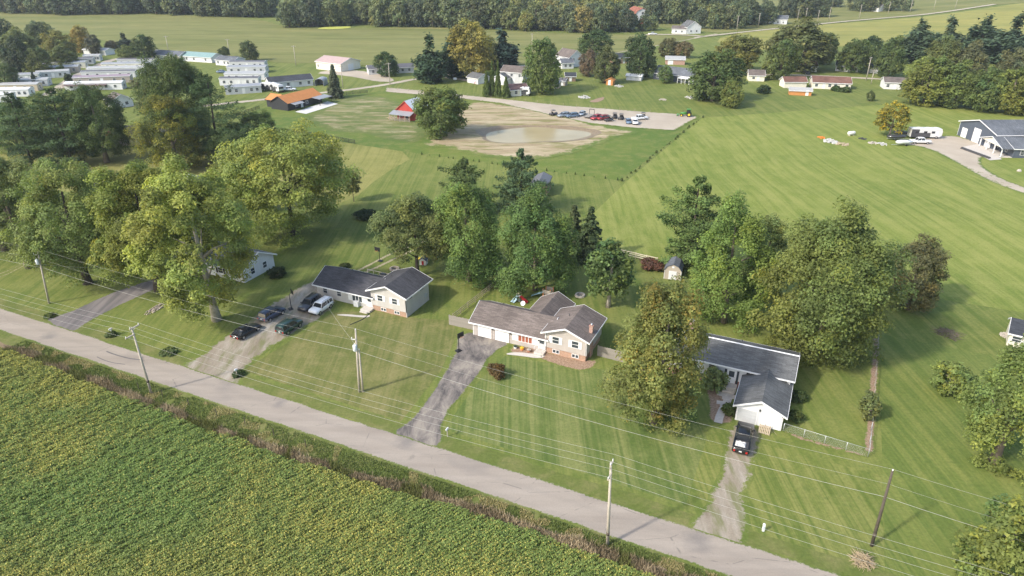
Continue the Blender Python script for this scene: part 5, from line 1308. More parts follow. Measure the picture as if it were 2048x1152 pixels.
# ---- rows of mobile homes
GM = 'mobile homes of the park'
for A, B, wd, wl, rf_, lab in [
    ((-184.84, 289.33), (-162.14, 291.51), 4.3, 'white_siding', 'coach_white', 'white roofed mobile home with a plum side, nearest of the middle column'),
    ((-189.08, 302.88), (-166.86, 307.67), 4.3, 'taupe_siding', 'mauve_metal', 'mauve roofed mobile home'),
    ((-193.94, 317.65), (-170.86, 320.24), 4.3, 'grey_siding', 'dark_metal', 'dark roofed mobile home behind the mauve one'),
    ((-197.11, 328.25), (-171.93, 331.00), 4.3, 'white_siding', 'pale_metal', 'pale roofed mobile home third from the back of the middle column'),
    ((-197.18, 340.97), (-174.98, 343.93), 4.3, 'cream_siding', 'grey_metal', 'grey roofed mobile home second from the back of the middle column'),
    ((-196.75, 354.62), (-178.28, 354.63), 4.3, 'grey_siding', 'dark_metal', 'dark roofed mobile home at the back of the middle column'),
    ((-200.96, 264.37), (-191.68, 266.22), 4.3, 'white_siding', 'coach_white', 'bright white mobile home nearest the left edge'),
    ((-204.90, 275.84), (-191.66, 276.84), 4.3, 'white_siding', 'coach_white', 'white mobile home second in the left column'),
    ((-212.25, 286.11), (-195.34, 288.25), 4.3, 'sand_siding', 'pale_metal', 'tan ended mobile home in the left column'),
    ((-211.22, 297.10), (-197.97, 299.39), 4.3, 'grey_siding', 'pale_metal', 'grey ended mobile home fourth in the left column'),
    ((-219.25, 310.11), (-209.75, 312.58), 4.3, 'grey_siding', 'grey_metal', 'grey mobile home behind the small blue spruce'),
    ((-213.21, 316.37), (-201.60, 321.55), 4.3, 'grey_siding', 'pale_metal', 'pale grey mobile home right of the dark green hedge trees'),
    ((-219.33, 329.62), (-204.43, 333.79), 4.3, 'taupe_siding', 'grey_metal', 'taupe mobile home below the wooded edge of the park'),
    ((-226.73, 342.44), (-208.44, 346.92), 4.3, 'cream_siding', 'grey_metal', 'cream mobile home below the wooded edge of the park'),
    ((-222.88, 356.19), (-211.34, 359.39), 4.3, 'grey_siding', 'dark_metal', 'grey mobile home under the green tree below the golden tree'),
    ((-220.99, 367.60), (-213.38, 369.29), 4.3, 'white_siding', 'pale_metal', 'small white mobile home at the back of the park street'),
    ((-114.85, 279.87), (-102.09, 285.05), 6.0, 'grey_siding', 'grey_metal', 'pale grey mobile home with windows, nearest of the right column'),
    ((-125.16, 300.55), (-108.83, 301.71), 4.6, 'white_siding', 'dark_metal', 'white mobile home with dark roof, second of the right column'),
    ((-127.54, 312.59), (-110.17, 313.84), 7.0, 'white_siding', 'pale_metal', 'wide pale roofed mobile home, third of the right column'),
    ((-133.28, 331.01), (-115.70, 332.40), 6.0, 'grey_siding', 'grey_metal', 'grey roofed mobile home, fourth of the right column'),
    ((-137.99, 346.93), (-120.86, 346.94), 4.6, 'grey_siding', 'dark_metal', 'dark roofed mobile home at the back of the right column'),
]:
    o, L_ = bld(A, B, wd, 2.75, .45, 'x', wl, rf_, lab, 'mobile_home', 'mobile home', wins=(.12, .3, .72, .88), doors=(.5,), oh=.12, side=(.5,), group=GM)
    if 'plum side' in lab: MB().box(.2, L_ * .75, -2.2, -.01, 2.1, 2.25).build('awning', 'plum_shingle', o)
o = thing('carport', 'dark arched carport right of the long white ranch', 'carport', (-84.14, 299.39), R(-4))
arc = [(1.9 * math.cos(t) + 1.9, 1.9 + 1.1 * math.sin(t)) for t in np.linspace(0, math.pi, 9)]
MB().extrude([(3.8, 0)] + arc + [(0, 0), (.12, 0)] + [(1.9 + 1.78 * math.cos(t), 1.9 + 1.0 * math.sin(t)) for t in np.linspace(math.pi, 0, 9)] + [(3.68, 0)], 'y', 0, 6).build('shell', 'grey_metal', o)
MB().box(.15, 3.65, 5.8, 5.9, 0, 2.6).build('back_panel', 'white_siding', o)

# ================================================================ vehicles
def loft(m, secs, smooth=True):
    """closed cross-sections (same count) joined along the car"""
    n_ = len(secs[0]); vs = [p for s in secs for p in s]
    fs = [(i * n_ + k, i * n_ + (k + 1) % n_, (i + 1) * n_ + (k + 1) % n_, (i + 1) * n_ + k) for i in range(len(secs) - 1) for k in range(n_)]
    fs += [tuple(range(n_ - 1, -1, -1)), tuple((len(secs) - 1) * n_ + k for k in range(n_))]
    return m.add(vs, fs, smooth)

def sec(x, zb, zt, w, sh=None):
    sh = zt - .12 if sh is None else sh
    return [(x, -w * .86, zb), (x, w * .86, zb), (x, w, zb + .16), (x, w, sh), (x, w * .9, zt), (x, -w * .9, zt), (x, -w, sh), (x, -w, zb + .16)]

CARS = {   # stations of the body (x, bottom, top, half width), glasshouse (rear base, rear top, front top, front base), roof height, wheel x, wheel radius
    'suv': dict(b=[(-2.32, .5, .92, .84), (-2.22, .36, 1.06, .92), (-1.4, .30, 1.10, .96), (.6, .28, 1.06, .97), (1.15, .28, 1.03, .96), (2.0, .33, .92, .92), (2.28, .42, .78, .82)], g=(-2.2, -1.95, .35, 1.1), zr=1.72, wx=(-1.38, 1.42), wr=.37, rail=1),
    'boxy': dict(b=[(-2.2, .48, 1.0, .84), (-2.14, .38, 1.10, .90), (-1.4, .32, 1.12, .92), (.6, .30, 1.08, .92), (1.1, .30, 1.08, .92), (2.0, .36, 1.02, .90), (2.2, .45, .88, .84)], g=(-2.12, -2.02, .45, .98), zr=1.74, wx=(-1.32, 1.36), wr=.37, rail=1),
    'sedan': dict(b=[(-2.4, .45, .84, .80), (-2.25, .32, .96, .88), (-1.5, .26, .98, .92), (.6, .24, .92, .93), (1.2, .24, .88, .92), (2.1, .28, .72, .88), (2.38, .36, .62, .76)], g=(-1.95, -1.1, .2, 1.15), zr=1.43, wx=(-1.42, 1.45), wr=.33, rail=0),
    'pickup': dict(b=[(-2.95, .55, 1.02, .90), (-2.9, .45, 1.08, .97), (-1.2, .42, 1.10, .99), (-.9, .42, 1.12, .99), (1.3, .40, 1.12, .99), (2.6, .44, 1.06, .97), (2.9, .52, .9, .9)], g=(-1.1, -.9, .75, 1.35), zr=1.88, wx=(-1.85, 1.85), wr=.41, rail=0),
}
def car(kind, pm, loc, rz, label, name='parked_car', cat='car', group=None, rim='alloy', glass='car_glass', sc=1.0):
    d = CARS[kind]
    o = thing(name, label, cat, loc, rz, group)
    if sc != 1: o.scale = (sc, sc, sc)
    L = cached
    obj('body', L(('cb', kind, pm), lambda: loft(MB(), [sec(*s) for s in d['b']]).mesh('body')), pm, o)
    r0, r1, f1, f0 = d['g']; zr = d['zr']; w0 = .86; w1 = .70
    zb0 = [s for s in d['b'] if s[0] <= r0 + .15][-1][2] - .03; zb1 = 1.0 if kind != 'sedan' else .88
    zb1 = [s for s in d['b'] if s[0] <= f0 + .1][-1][2] - .03
    def gl():
        return MB().hexa([(r0, -w0, zb0), (f0, -w0, zb1), (f0, w0, zb1), (r0, w0, zb0), (r1, -w1, zr - .06), (f1, -w1, zr - .06), (f1, w1, zr - .06), (r1, w1, zr - .06)]).mesh('glasshouse')
    g = obj('glasshouse', L(('cg', kind), gl), glass, o)
    def rfm():
        t = .07
        m = loft(MB(), [[(x, -w1 - e, z_ - t), (x, w1 + e, z_ - t), (x, w1 - .06, z_), (x, -w1 + .06, z_)] for x, e, z_ in ((r1 - .1, -.04, zr - .05), (r1 + .1, .02, zr), ((r1 + f1) / 2, .03, zr + .03), (f1 - .1, .02, zr), (f1 + .1, -.04, zr - .06))])
        def bar(a, b, w): m.tube([a, b], w, 4)
        for s in (-1, 1):
            bar((r0 + .02, s * w0, zb0), (r1, s * w1, zr - .05), .055); bar((f0, s * w0, zb1), (f1, s * w1, zr - .05), .045)
            mx = (r0 + f0) / 2; bar((mx, s * w0, (zb0 + zb1) / 2), ((r1 + f1) / 2, s * w1, zr - .05), .045)
            if kind in ('suv', 'boxy'): bar((r0 * .6, s * w0, zb0), (r1 * .6, s * w1, zr - .05), .05)
        return m.mesh('roof')
    obj('roof', L(('cr', kind, pm), rfm), pm, o)
    if d['rail']:
        for s in (-1, 1): obj('roof_rail', L(('rl', kind), lambda: MB().tube([(r1 + .2, 0, zr + .02), (r1 + .3, 0, zr + .09), (f1 - .3, 0, zr + .09), (f1 - .2, 0, zr + .02)], .02, 4).mesh('roof_rail')), 'black_trim', o, (0, s * .62, 0))
    wr = d['wr']; hw = max(s[3] for s in d['b'])
    for x in d['wx']:
        for s in (-1, 1):
            def wm():
                return MB().tube([(0, -.115, 0), (0, -.1, 0), (0, .1, 0), (0, .115, 0)], [wr * .9, wr, wr, wr * .9], 18).mesh('wheel')
            w = obj('wheel', L(('wh', wr), wm), 'tyre', o, (x, s * (hw - .1), wr))
            obj('rim', L(('ri', wr), lambda: MB().tube([(0, -.125, 0), (0, .125, 0)], [wr * .62, wr * .62], 14, False).mesh('rim')), rim, w)
    xr, xf = d['b'][0][0], d['b'][-1][0]; zt = d['b'][1][2]; zf = d['b'][-1][2]
    for s in (-1, 1):
        obj('headlight', L(('hl', kind), lambda: MB().box(-.16, .03, -.17, .17, 0, .14).mesh('headlight')), 'lamp_white', o, (xf - .12, s * .62, zf - .16))
        obj('taillight', L(('tl', kind), lambda: MB().box(-.03, .14, -.11, .11, 0, .26).mesh('taillight')), 'lamp_red', o, (xr - .002, s * .70, zt - .42))
        obj('mirror', L('mir', lambda: MB().box(-.1, .06, -.1, .1, 0, .14).mesh('mirror')), pm, o, (f0 - .15, s * (hw + .06), zb1 + .05))
    obj('bumper', L(('bu', kind), lambda: MB().box(-.05, .08, -.78, .78, 0, .16).mesh('bumper')), 'black_trim', o, (xf - .02, 0, d['b'][-1][1] - .04))
    obj('number_plate', L('np', lambda: MB().box(-.02, .01, -.16, .16, 0, .14).mesh('number_plate')), 'white_paint', o, (xr - .012, 0, zt - .36))
    return o, d

UPH = ROAD + math.pi / 2               # pointing away from the road
car('suv', 'paint_grey', (-33.60, 100.32), UPH + R(183), 'black SUV facing the road beside the white SUV', 'parked_suv')
car('boxy', 'paint_white', (-31.46, 99.10), UPH + R(180), 'boxy white SUV parked against the beige house', 'parked_suv')
car('suv', 'paint_blue', (-38.86, 96.89), UPH + R(-2), 'dark blue SUV on the left rut of the gravel driveway', 'parked_suv')
car('boxy', 'paint_green', (-34.81, 92.71), UPH + R(-1), 'dark green SUV on the right rut of the gravel driveway', 'parked_suv')
car('sedan', 'paint_black', (-41.12, 91.48), UPH + R(-3), 'black sedan nearest the road on the gravel driveway', 'parked_sedan')
o, d = car('pickup', 'paint_black', (28.00, 65.73), UPH + R(1), 'black pickup truck parked before the white garage', 'pickup_truck', 'truck')
o['label'] = 'black pickup truck with an open bed before the white garage'
MB().box(-2.82, -1.2, -.78, .78, 1.105, 1.125).build('bed_floor', 'dark_steel', o)
MB().box(-2.9, -2.82, -.86, .86, 1.09, 1.32).box(-2.82, -1.16, -.94, -.84, 1.09, 1.32).box(-2.82, -1.16, .84, .94, 1.09, 1.32).build('bed_wall', 'paint_black', o)
cz = (math.cos(o.rotation_euler.z), math.sin(o.rotation_euler.z))
b_ = thing('plastic_sheet', 'crumpled white plastic sheet in the bed of the black pickup', 'sheet', (o.location.x - 2.0 * cz[0] - .15 * cz[1], o.location.y - 2.0 * cz[1] + .15 * cz[0], 1.128), o.rotation_euler.z)
rr_ = random.Random(4); m = MB(); nv = 9
m.add([((i - 4) * .13, (j - 4) * .15, .03 + (.26 * rr_.random() if 0 < i < 8 and 0 < j < 8 else 0)) for i in range(nv) for j in range(nv)], [(i * nv + j, (i + 1) * nv + j, (i + 1) * nv + j + 1, i * nv + j + 1) for i in range(nv - 1) for j in range(nv - 1)])
m.build('sheet_folds', 'tarp_white', b_)
# parked on the gravel lot
car('pickup', 'paint_white', (123.76, 205.04), R(180 - 6), 'white pickup truck in front of the motorhome', 'pickup_truck', 'truck')
car('suv', 'paint_silver', (18.04, 240.71), R(205), 'silver car second from the left in the gravel lot row', 'parked_car')
car('suv', 'paint_steel', (20.96, 239.94), R(200), 'steel blue car third from the left in the gravel lot row', 'parked_car')
car('sedan', 'paint_silver', (24.81, 243.85), R(250), 'grey car behind the gravel lot row', 'parked_car')
car('suv', 'paint_red', (29.01, 236.88), R(225), 'bright red car right of the flatbed trailer', 'parked_car')
car('boxy', 'paint_red', (31.17, 236.13), R(210), 'dull red car right of the bright red one in the gravel lot', 'parked_car')
car('sedan', 'paint_steel', (39.45, 231.71), R(265), 'pale blue car at the front right of the gravel lot', 'parked_car')
car('boxy', 'paint_white', (41.42, 230.26), R(265), 'white van at the front right of the gravel lot', 'parked_van', 'van')
car('pickup', 'paint_white', (43.91, 236.13), R(20), 'white pickup behind the white van in the gravel lot', 'pickup_truck', 'truck')
car('sedan', 'paint_red', (-126.56, 214.14), R(-5), 'red car half hidden behind the left pines', 'parked_car')
car('pickup', 'paint_white', (-92.00, 288.25), R(10), 'white pickup before the long white ranch', 'pickup_truck', 'truck')
car('sedan', 'paint_black', (-94.77, 287.17), R(-70), 'dark car beside the white pickup before the long white ranch', 'parked_car')
car('suv', 'paint_grey', (137.13, 329.44), R(-85), 'dark car before the small cream house with red roof', 'parked_car')
car('suv', 'paint_steel', (-199.73, 316.37), R(-60), 'dark blue car in the mobile home park street', 'parked_car')
car('sedan', 'paint_steel', (-136.39, 332.40), R(0), 'blue car beside the wide pale roofed mobile home', 'parked_car')
car('pickup', 'paint_white', (93.45, 481.43), R(10), 'white truck on the farm drive by the gambrel barn', 'pickup_truck', 'truck')

def buggy(loc, rz, label):
    """open utility vehicle with roll cage"""
    o = thing('utility_buggy', label, 'buggy', loc, rz, 'utility buggies in the gravel lot')
    loft(MB(), [sec(-1.45, .45, .95, .66), sec(-.5, .35, .85, .7), sec(.6, .35, .75, .7), sec(1.4, .45, .95, .6)]).build('body', 'dark_steel', o)
    m = MB()
    for s in (-1, 1): m.tube([(-.9, s * .66, .8), (-.7, s * .62, 1.85), (.45, s * .6, 1.85), (.9, s * .66, .85)], .04, 5)
    for x in (-.7, .45): m.tube([(x, -.62, 1.85), (x, .62, 1.85)], .04, 5)
    m.build('roll_cage', 'black_trim', o)
    MB().box(-.75, .5, -.62, .62, 1.88, 1.94).build('canopy', 'dark_steel', o)
    MB().box(-.5, -.1, -.6, .6, .85, 1.0).box(-.6, -.45, -.6, .6, 1.0, 1.45).build('seat', 'black_trim', o)
    for x in (-.95, .95):
        for s in (-1, 1):
            w = obj('wheel', cached('bw', lambda: MB().tube([(0, -.14, 0), (0, .14, 0)], [.36, .36], 14).mesh('wheel')), 'tyre', o, (x, s * .68, .36)); obj('rim', cached('br', lambda: MB().tube([(0, -.15, 0), (0, .15, 0)], [.18, .18], 10).mesh('rim')), 'alloy', w)
for px_, rz, lab in (((14.67, 243.06), R(30), 'black utility buggy at the left end of the gravel lot row'), ((32.95, 233.90), R(200), 'black utility buggy right of the red cars'), ((35.60, 238.40), R(250), 'black utility buggy with canopy, left of a pair in the gravel lot'), ((37.65, 236.88), R(250), 'black utility buggy with canopy, right of a pair in the gravel lot'), ((45.63, 239.16), R(80), 'dark utility buggy behind the white pickup in the gravel lot')):
    buggy(px_, rz, lab)
# flatbed trailer with loading frame
o = thing('flatbed_trailer', 'grey flatbed trailer with a tall black frame in the gravel lot', 'trailer', (26.90, 239.94), R(60))
for i in range(7): MB().box(-2.6, 2.6, -.02, .26, 0, .07).build('deck_plank', 'grey_plank', o, (0, -1.02 + i * .29, .68))
MB().box(-2.65, 3.6, -.05, .05, .5, .62).box(-2.65, 2.65, -1.05, -.95, .55, .675).box(-2.65, 2.65, .95, 1.05, .55, .675).build('chassis', 'dark_steel', o)
m = MB()
for s in (-1, 1): m.tube([(2.3, s * .95, .7), (2.3, s * .9, 2.4)], .09, 6)
m.tube([(2.3, -.9, 2.4), (2.3, .9, 2.4)], .1, 6); m.build('frame', 'black_trim', o)
for x in (-.8, .1):
    for s in (-1, 1): w = obj('wheel', cached('tw', lambda: MB().tube([(0, -.11, 0), (0, .11, 0)], [.34, .34], 14).mesh('wheel')), 'tyre', o, (x, s * 1.15, .34))
# tractor
o = thing('tractor', 'green farm tractor at the far end of the gravel lot', 'tractor', (61.14, 241.49), R(165))
loft(MB(), [sec(-.2, .8, 1.5, .38), sec(1.0, .75, 1.45, .36), sec(2.0, .75, 1.35, .3)]).build('hood', 'tractor_green', o)
MB().box(-1.5, -.2, -.75, .75, .9, 1.25).box(-1.55, -.5, -.95, -.55, 1.25, 1.55).box(-1.55, -.5, .55, .95, 1.25, 1.55).build('body', 'tractor_green', o)
m = MB()
for x in (-1.3, -.15):
    for s in (-1, 1): m.tube([(x, s * .6, 1.2), (x, s * .55, 2.5)], .05, 5)
m.build('cab_frame', 'black_trim', o); MB().box(-1.45, 0, -.75, .75, 2.5, 2.62).build('cab_roof', 'tractor_green', o); MB().box(-1.25, -.2, -.52, .52, 1.4, 2.45).build('cab_glass', 'car_glass', o)
for x, r_, y in ((-.95, .85, .85), (1.6, .5, .7)):
    for s in (-1, 1):
        w = MB().tube([(0, -.2, 0), (0, .2, 0)], [r_, r_], 18).build('wheel', 'tyre', o, (x, s * y, r_)); MB().tube([(0, -.22, 0), (0, .22, 0)], [r_ * .5] * 2, 12).build('rim', 'plastic_yellow', w)
MB().tube([(1.1, 0, 1.4), (1.1, 0, 2.1)], .05, 6).build('exhaust', 'black_trim', o)
MB().box(2.9, 3.2, -.9, .9, .2, .7).box(2.0, 3.0, -.55, -.45, .6, .75).box(2.0, 3.0, .45, .55, .6, .75).build('loader_bucket', 'tractor_green', o)

def coach(loc, rz, label, L_=9.5, m='coach_white', name='motorhome', cab=True, cat='motorhome'):
    o = thing(name, label, cat, loc, rz)
    b = MB().extrude([(-L_ / 2, .55), (L_ / 2 - .6, .55), (L_ / 2, 1.0), (L_ / 2, 2.4), (L_ / 2 - .4, 3.15), (-L_ / 2, 3.2)], 'y', -1.22, 1.22).build('body', m, o, bevel=.12)
    MB().box(-L_ / 2 + .05, L_ * .12, -1.235, -1.225, .6, 1.9).box(-L_ / 2 + .05, -L_ * .25, -1.236, -1.226, 1.9, 2.95).build('graphic_stripe', 'dark_steel', o)
    for x in (-.32, -.05, .2): MB().box(-.5, .5, -1.25, -1.225, 1.7, 2.4).build('window', 'car_glass', o, (x * L_, 0, 0))
    MB().box(-.3, .3, -1.245, -1.225, .6, 2.4).build('door', 'white_paint', o, (L_ * .33, 0, 0))
    MB().box(L_ / 2 - .05, L_ / 2 + .02, -1.0, 1.0, 1.6, 2.4).build('windscreen', 'car_glass', o)
    for x in (-.25, .05, .3): MB().box(-.35, .35, -.3, .3, 3.15, 3.4).build('roof_unit', 'white_paint', o, (x * L_, 0, 0))
    for x in (-L_ * .28, L_ * .33):
        for s in (-1, 1): w = obj('wheel', cached('mw', lambda: MB().tube([(0, -.15, 0), (0, .15, 0)], [.45, .45], 16).mesh('wheel')), 'tyre', o, (x, s * 1.1, .45)); obj('rim', cached('mr', lambda: MB().tube([(0, -.16, 0), (0, .16, 0)], [.24, .24], 10).mesh('rim')), 'alloy', w)
    return o
coach((128.53, 211.64), R(-3), 'long motorhome with dark striped side by the curved drive')
coach((-100.18, 289.33), R(-6), 'white travel trailer beside the long white ranch', 6.5, name='travel_trailer', cat='trailer')
coach((-95.88, 286.11), R(-40), 'second white travel trailer nearer the orange roofed house', 5.5, name='travel_trailer', cat='trailer')
coach((5.40, 278.84), R(-15), 'white box trailer at the plum roofed building', 4.0, name='box_trailer', cat='trailer')

def boat(loc, rz, label, L_=5.2, m='paint_white'):
    """a boat under its cover on a trailer"""
    o = thing('boat_trailer', label, 'boat', loc, rz)
    S_ = []
    for x, w, z0, z1 in ((-L_ / 2, .85, .6, 1.3), (-L_ * .2, 1.0, .5, 1.45), (L_ * .15, .95, .5, 1.6), (L_ * .38, .55, .6, 1.5), (L_ / 2, .06, .95, 1.35)):
        S_.append([(x, 0, z0), (x, w * .7, z0 + .2), (x, w, z1 - .15), (x, w * .5, z1 + .1), (x, -w * .5, z1 + .1), (x, -w, z1 - .15), (x, -w * .7, z0 + .2)])
    loft(MB(), S_).build('hull', m, o)
    MB().box(-L_ / 2, L_ / 2 + 1.2, -.06, .06, .38, .48).box(-.6, -.5, -1, 1, .34, .42).build('trailer_frame', 'galvanised', o)
    for s in (-1, 1): obj('wheel', cached('bt', lambda: MB().tube([(0, -.09, 0), (0, .09, 0)], [.3, .3], 12).mesh('wheel')), 'tyre', o, (-.5, s * 1.0, .3))
boat((117.42, 202.73), R(190), 'white covered boat on its trailer left of the white pickup')
boat((118.71, 209.19), R(-8), 'grey boat trailer under the lone yellowing tree', 5.5, 'paint_grey')
boat((122.46, 214.13), R(170), 'dark boat trailer behind the lone yellowing tree', 4.5, 'dark_steel')

# ================================================================ poles and wires
def pole(spec, label, wood='pole_wood', arms=(), r=.15, trans=None, band=None, name='utility_pole', group=None, insul=True, light=False):
    """spec = foot x, y, top x, height; arms = (height below top, half length left, half length right)"""
    x, y, tx, h_ = spec
    o = thing(name, label, 'utility pole', (x, y), 0, group)
    lean = tx - x
    MB().tube([(0, 0, -.3), (lean * .5, 0, h_ * .5), (lean, 0, h_)], [r * 1.15, r, r * .72], 10).build('shaft', wood, o)
    pts = []
    for dz, a, b in arms:
        zz = h_ - dz; cx = lean * zz / h_
        ar = MB().box(-a, b, -.07, .07, -.07, .07).build('crossarm', 'pole_wood', o, (cx, -.16, zz), R(65))
        MB().tube([(-a * .6, 0, 0), (0, .1, -.6)], .025, 4).tube([(b * .6, 0, 0), (0, .1, -.6)], .025, 4).build('brace', 'galvanised', ar)
        for e in (-a + .1, b - .1):
            obj('insulator', cached('ins', lambda: MB().tube([(0, 0, .07), (0, 0, .14), (0, 0, .2), (0, 0, .27)], [.03, .07, .04, .05], 8).mesh('insulator')), 'insulator', ar, (e, 0, 0))
            pts.append((x + cx + e * math.cos(R(65)) , y - .16 + e * math.sin(R(65)), zz + .3))
    if not arms:
        MB().tube([(0, 0, 0), (0, 0, .1), (0, 0, .2)], [.04, .08, .05], 8).build('insulator', 'insulator', o, (lean, 0, h_))
    if trans:
        z_ = h_ - trans; cx = lean * z_ / h_
        t = MB().tube([(0, 0, 0), (0, 0, .06), (0, 0, .85), (0, 0, .92)], [.22, .27, .27, .2], 14).build('transformer', 'transformer', o, (cx - .1, -.42, z_))
        MB().tube([(0, 0, .9), (0, 0, 1.2)], [.05, .04], 6).build('bushing', 'insulator', t)
        MB().box(-.45, .05, -.05, .05, 0, .06).tube([(-.42, 0, .05), (-.42, 0, .35)], .05, 6).build('cutout', 'insulator', o, (cx, -.2, z_ + 1.6))
    if band: MB().tube([(lean * band / h_, 0, band - .2), (lean * (band + .2) / h_, 0, band + .2)], r * 1.18, 10).build('band', 'dark_pole', o)
    return (x + lean, y, h_), pts

A_, _ = pole((-48.53, 75.76, -48.66, 10.24), 'leaning pale utility pole in the ditch by the tyre marks', arms=((.1, .25, 1.2), (1.0, 1.1, .25)), band=2.0)
B_, _ = pole((9.61, 49.79, 9.27, 10.67), 'pale utility pole in the ditch right of the middle driveway', arms=((.1, .25, .6), (1.25, .9, .25)), band=1.6)
P1, _ = pole((-77.95, 101.56, -76.83, 9.81), 'pale utility pole on the lawn at the far left', trans=2.4)
P2, _ = pole((-20.60, 76.10, -20.14, 9.67), 'pale utility pole with grey transformer on the middle lawn', trans=2.9)
P2b, _ = pole((-20.13, 76.10, -20.00, 6.65), 'shorter bare pole standing beside the transformer pole', r=.13, name='stub_pole')
P3, _ = pole((36.13, 49.67, 35.80, 9.75), 'dark leaning utility pole on the right lawn', 'dark_pole', band=1.6)

def wire(pts, label, r=.022, sag=.35, group='overhead wires along the road'):
    """a wire hung in spans between the poles"""
    m = MB(); full = []
    for a, b in zip(pts, pts[1:]):
        for i in range(12 if b is not pts[-1] else 13):
            t = i / 12
            full.append(tuple(a[k] + (b[k] - a[k]) * t for k in range(2)) + (a[2] + (b[2] - a[2]) * t - sag * 4 * t * (1 - t),))
    m.tube(full, r, 4, True, False)
    o = m.build('overhead_wire', 'wire')
    tag(o, label, 'wire', group)
def off(p, dx=0, dy=0, dz=0): return (p[0] + dx, p[1] + dy, p[2] + dz)
def beyond(a, b, k=1.0): return (b[0] + (b[0] - a[0]) * k, b[1] + (b[1] - a[1]) * k, b[2])
L0 = beyond(B_, A_, 1.0); R0 = beyond(A_, B_, 1.0)
for lab, dl, dz in (('uppermost wire on the ditch poles, far side', (.45, .95), .15), ('upper wire on the ditch poles, near side', (-.05, -.1), .2), ('lower wire on the ditch poles, far side', (.1, .2), -.95), ('lowest wire on the ditch poles, near side', (-.42, -.9), -.95)):
    wire([off(q, dl[0], dl[1], dz) for q in (L0, A_, B_, R0)], lab, .010, .9)
Lh = beyond(P2, P1, .8); Rh = beyond(P2, P3, .6)
for lab, dz, r_, sg in (('top wire on the lawn poles', .2, .009, .7), ('middle wire on the lawn poles', -1.6, .008, .8), ('thick lower cable on the lawn poles', -3.2, .016, .8)):
    wire([off(q, 0, 0, dz) for q in (Lh, P1, P2, P3, Rh)], lab, r_, sg)
wire([off(P1, 0, 0, -2.6), (-60.77, 109.02) + (3.4,)], 'thin service wire to the white house behind the maples', .012, .5)
wire([off(P2, 0, 0, -2.6), (-33.84, 103.89) + (2.7,)], 'thin service wire to the beige house', .012, .5)

for q, lab, hh in [
    ((-190.83, 398.22), 'far pole behind the cream double wide home', 9), ((-152.08, 385.15), 'far pole behind the white double wide home', 9), ((-107.87, 354.65), 'far pole left of the pink roofed pole barn', 9.5), ((-71.18, 294.84), 'thin pole beside the grey spruce', 9), ((-52.67, 302.88), 'pole at the street corner by the gravel lane', 9), ((157.22, 312.41), 'pole with transformer on the side street', 10), ((155.46, 303.92), 'thin pole before the white house near the thick grove', 6),
    ((11.45, 410.51), 'thin pole behind the drooping green village tree', 9), ((155.32, 502.05), 'first pole from the left at the top of the hill field', 10), ((175.50, 518.66), 'second pole from the left at the top of the hill field', 10), ((214.67, 549.45), 'third pole from the left on the far road', 9), ((221.52, 551.68), 'fourth pole from the left on the far road', 10), ((231.54, 553.21), 'fifth pole from the left on the far road', 8), ((240.49, 554.79), 'sixth pole from the left on the far road', 10), ((268.20, 565.19), 'seventh pole from the left on the far road', 10), ((300.92, 586.87), 'eighth pole from the left on the far road', 9), ((321.73, 593.49), 'ninth pole from the left on the far road', 9), ((343.43, 598.93), 'tenth pole from the left on the far road', 9), ((362.07, 601.35), 'last pole on the far road before the top edge', 9)]:
    o = thing('utility_pole', lab, 'utility pole', q, 0, 'far utility poles')
    obj('shaft', cached(('fp', hh), lambda: MB().tube([(0, 0, -.3), (0, 0, hh)], [.19, .13], 7).mesh('shaft')), 'pole_wood', o)
    obj('crossarm', cached(('fa', hh), lambda: MB().box(-1.1, 1.1, -.08, .08, hh - .5, hh - .3).mesh('crossarm')), 'pole_wood', o, rz=R(25))

# ================================================================ fences
def fence(path, step, h_, rails, label, wood, name='rail_fence', board=(.04, .12), post=.1, group=None):
    o = thing(name, label, 'fence', (path[0][0], path[0][1], 0), 0, group)
    pts = []
    for a, b in zip(path, path[1:]):
        n_ = max(1, round(math.dist(a, b) / step))
        pts += [(a[0] + (b[0] - a[0]) * i / n_, a[1] + (b[1] - a[1]) * i / n_) for i in range(n_ + (b == path[-1]))]
    p0 = path[0]
    pm = cached(('fpost', post, h_), lambda: MB().box(-post / 2, post / 2, -post / 2, post / 2, -.2, h_ + .08).mesh('post'))
    for x, y in pts: obj('post', pm, wood, o, (x - p0[0], y - p0[1], tz(x, y)))
    for a, b in zip(pts, pts[1:]):
        L_ = math.dist(a, b); an = math.atan2(b[1] - a[1], b[0] - a[0])
        rm = cached(('frail', round(L_, 2), board), lambda: MB().box(post / 2 + .002, L_ - post / 2 - .002, -board[0] / 2, board[0] / 2, -board[1] / 2, board[1] / 2).mesh('rail'))
        for z_ in rails: obj('rail', rm, wood, o, (a[0] - p0[0], a[1] - p0[1], z_ + RND.uniform(-.015, .015)), an)
    return o
def privacy(A, B, label, wood='grey_plank', h_=1.75):
    o = thing('privacy_fence', label, 'fence', A, math.atan2(B[1] - A[1], B[0] - A[0]))
    L_ = math.dist(A, B); n_ = int(L_ / .16)
    for i in range(n_):
        obj('plank', cached(('pk', i % 3), lambda: MB().extrude([(.008, 0), (.148, 0), (.148, h_ - .05 * (i % 3) * .4), (.11, h_ + .04 - .02 * (i % 3)), (.045, h_ + .04 - .02 * (i % 3)), (.008, h_ - .05 * (i % 3) * .4)], 'y', -.012 - .006 * (i % 3), .010).mesh('plank')), wood, o, (i * .16, 0, RND.uniform(-.03, .03)))
    for z_ in (.4, 1.4): MB().box(0, L_, .03, .09, z_, z_ + .09).build('rail', wood, o)
    for i in range(int(L_ / 1.8) + 1): MB().box(-.05, .05, .092, .19, -.1, h_ - .05).build('post', wood, o, (min(i * 1.8 + .06, L_ - .06), 0, 0))
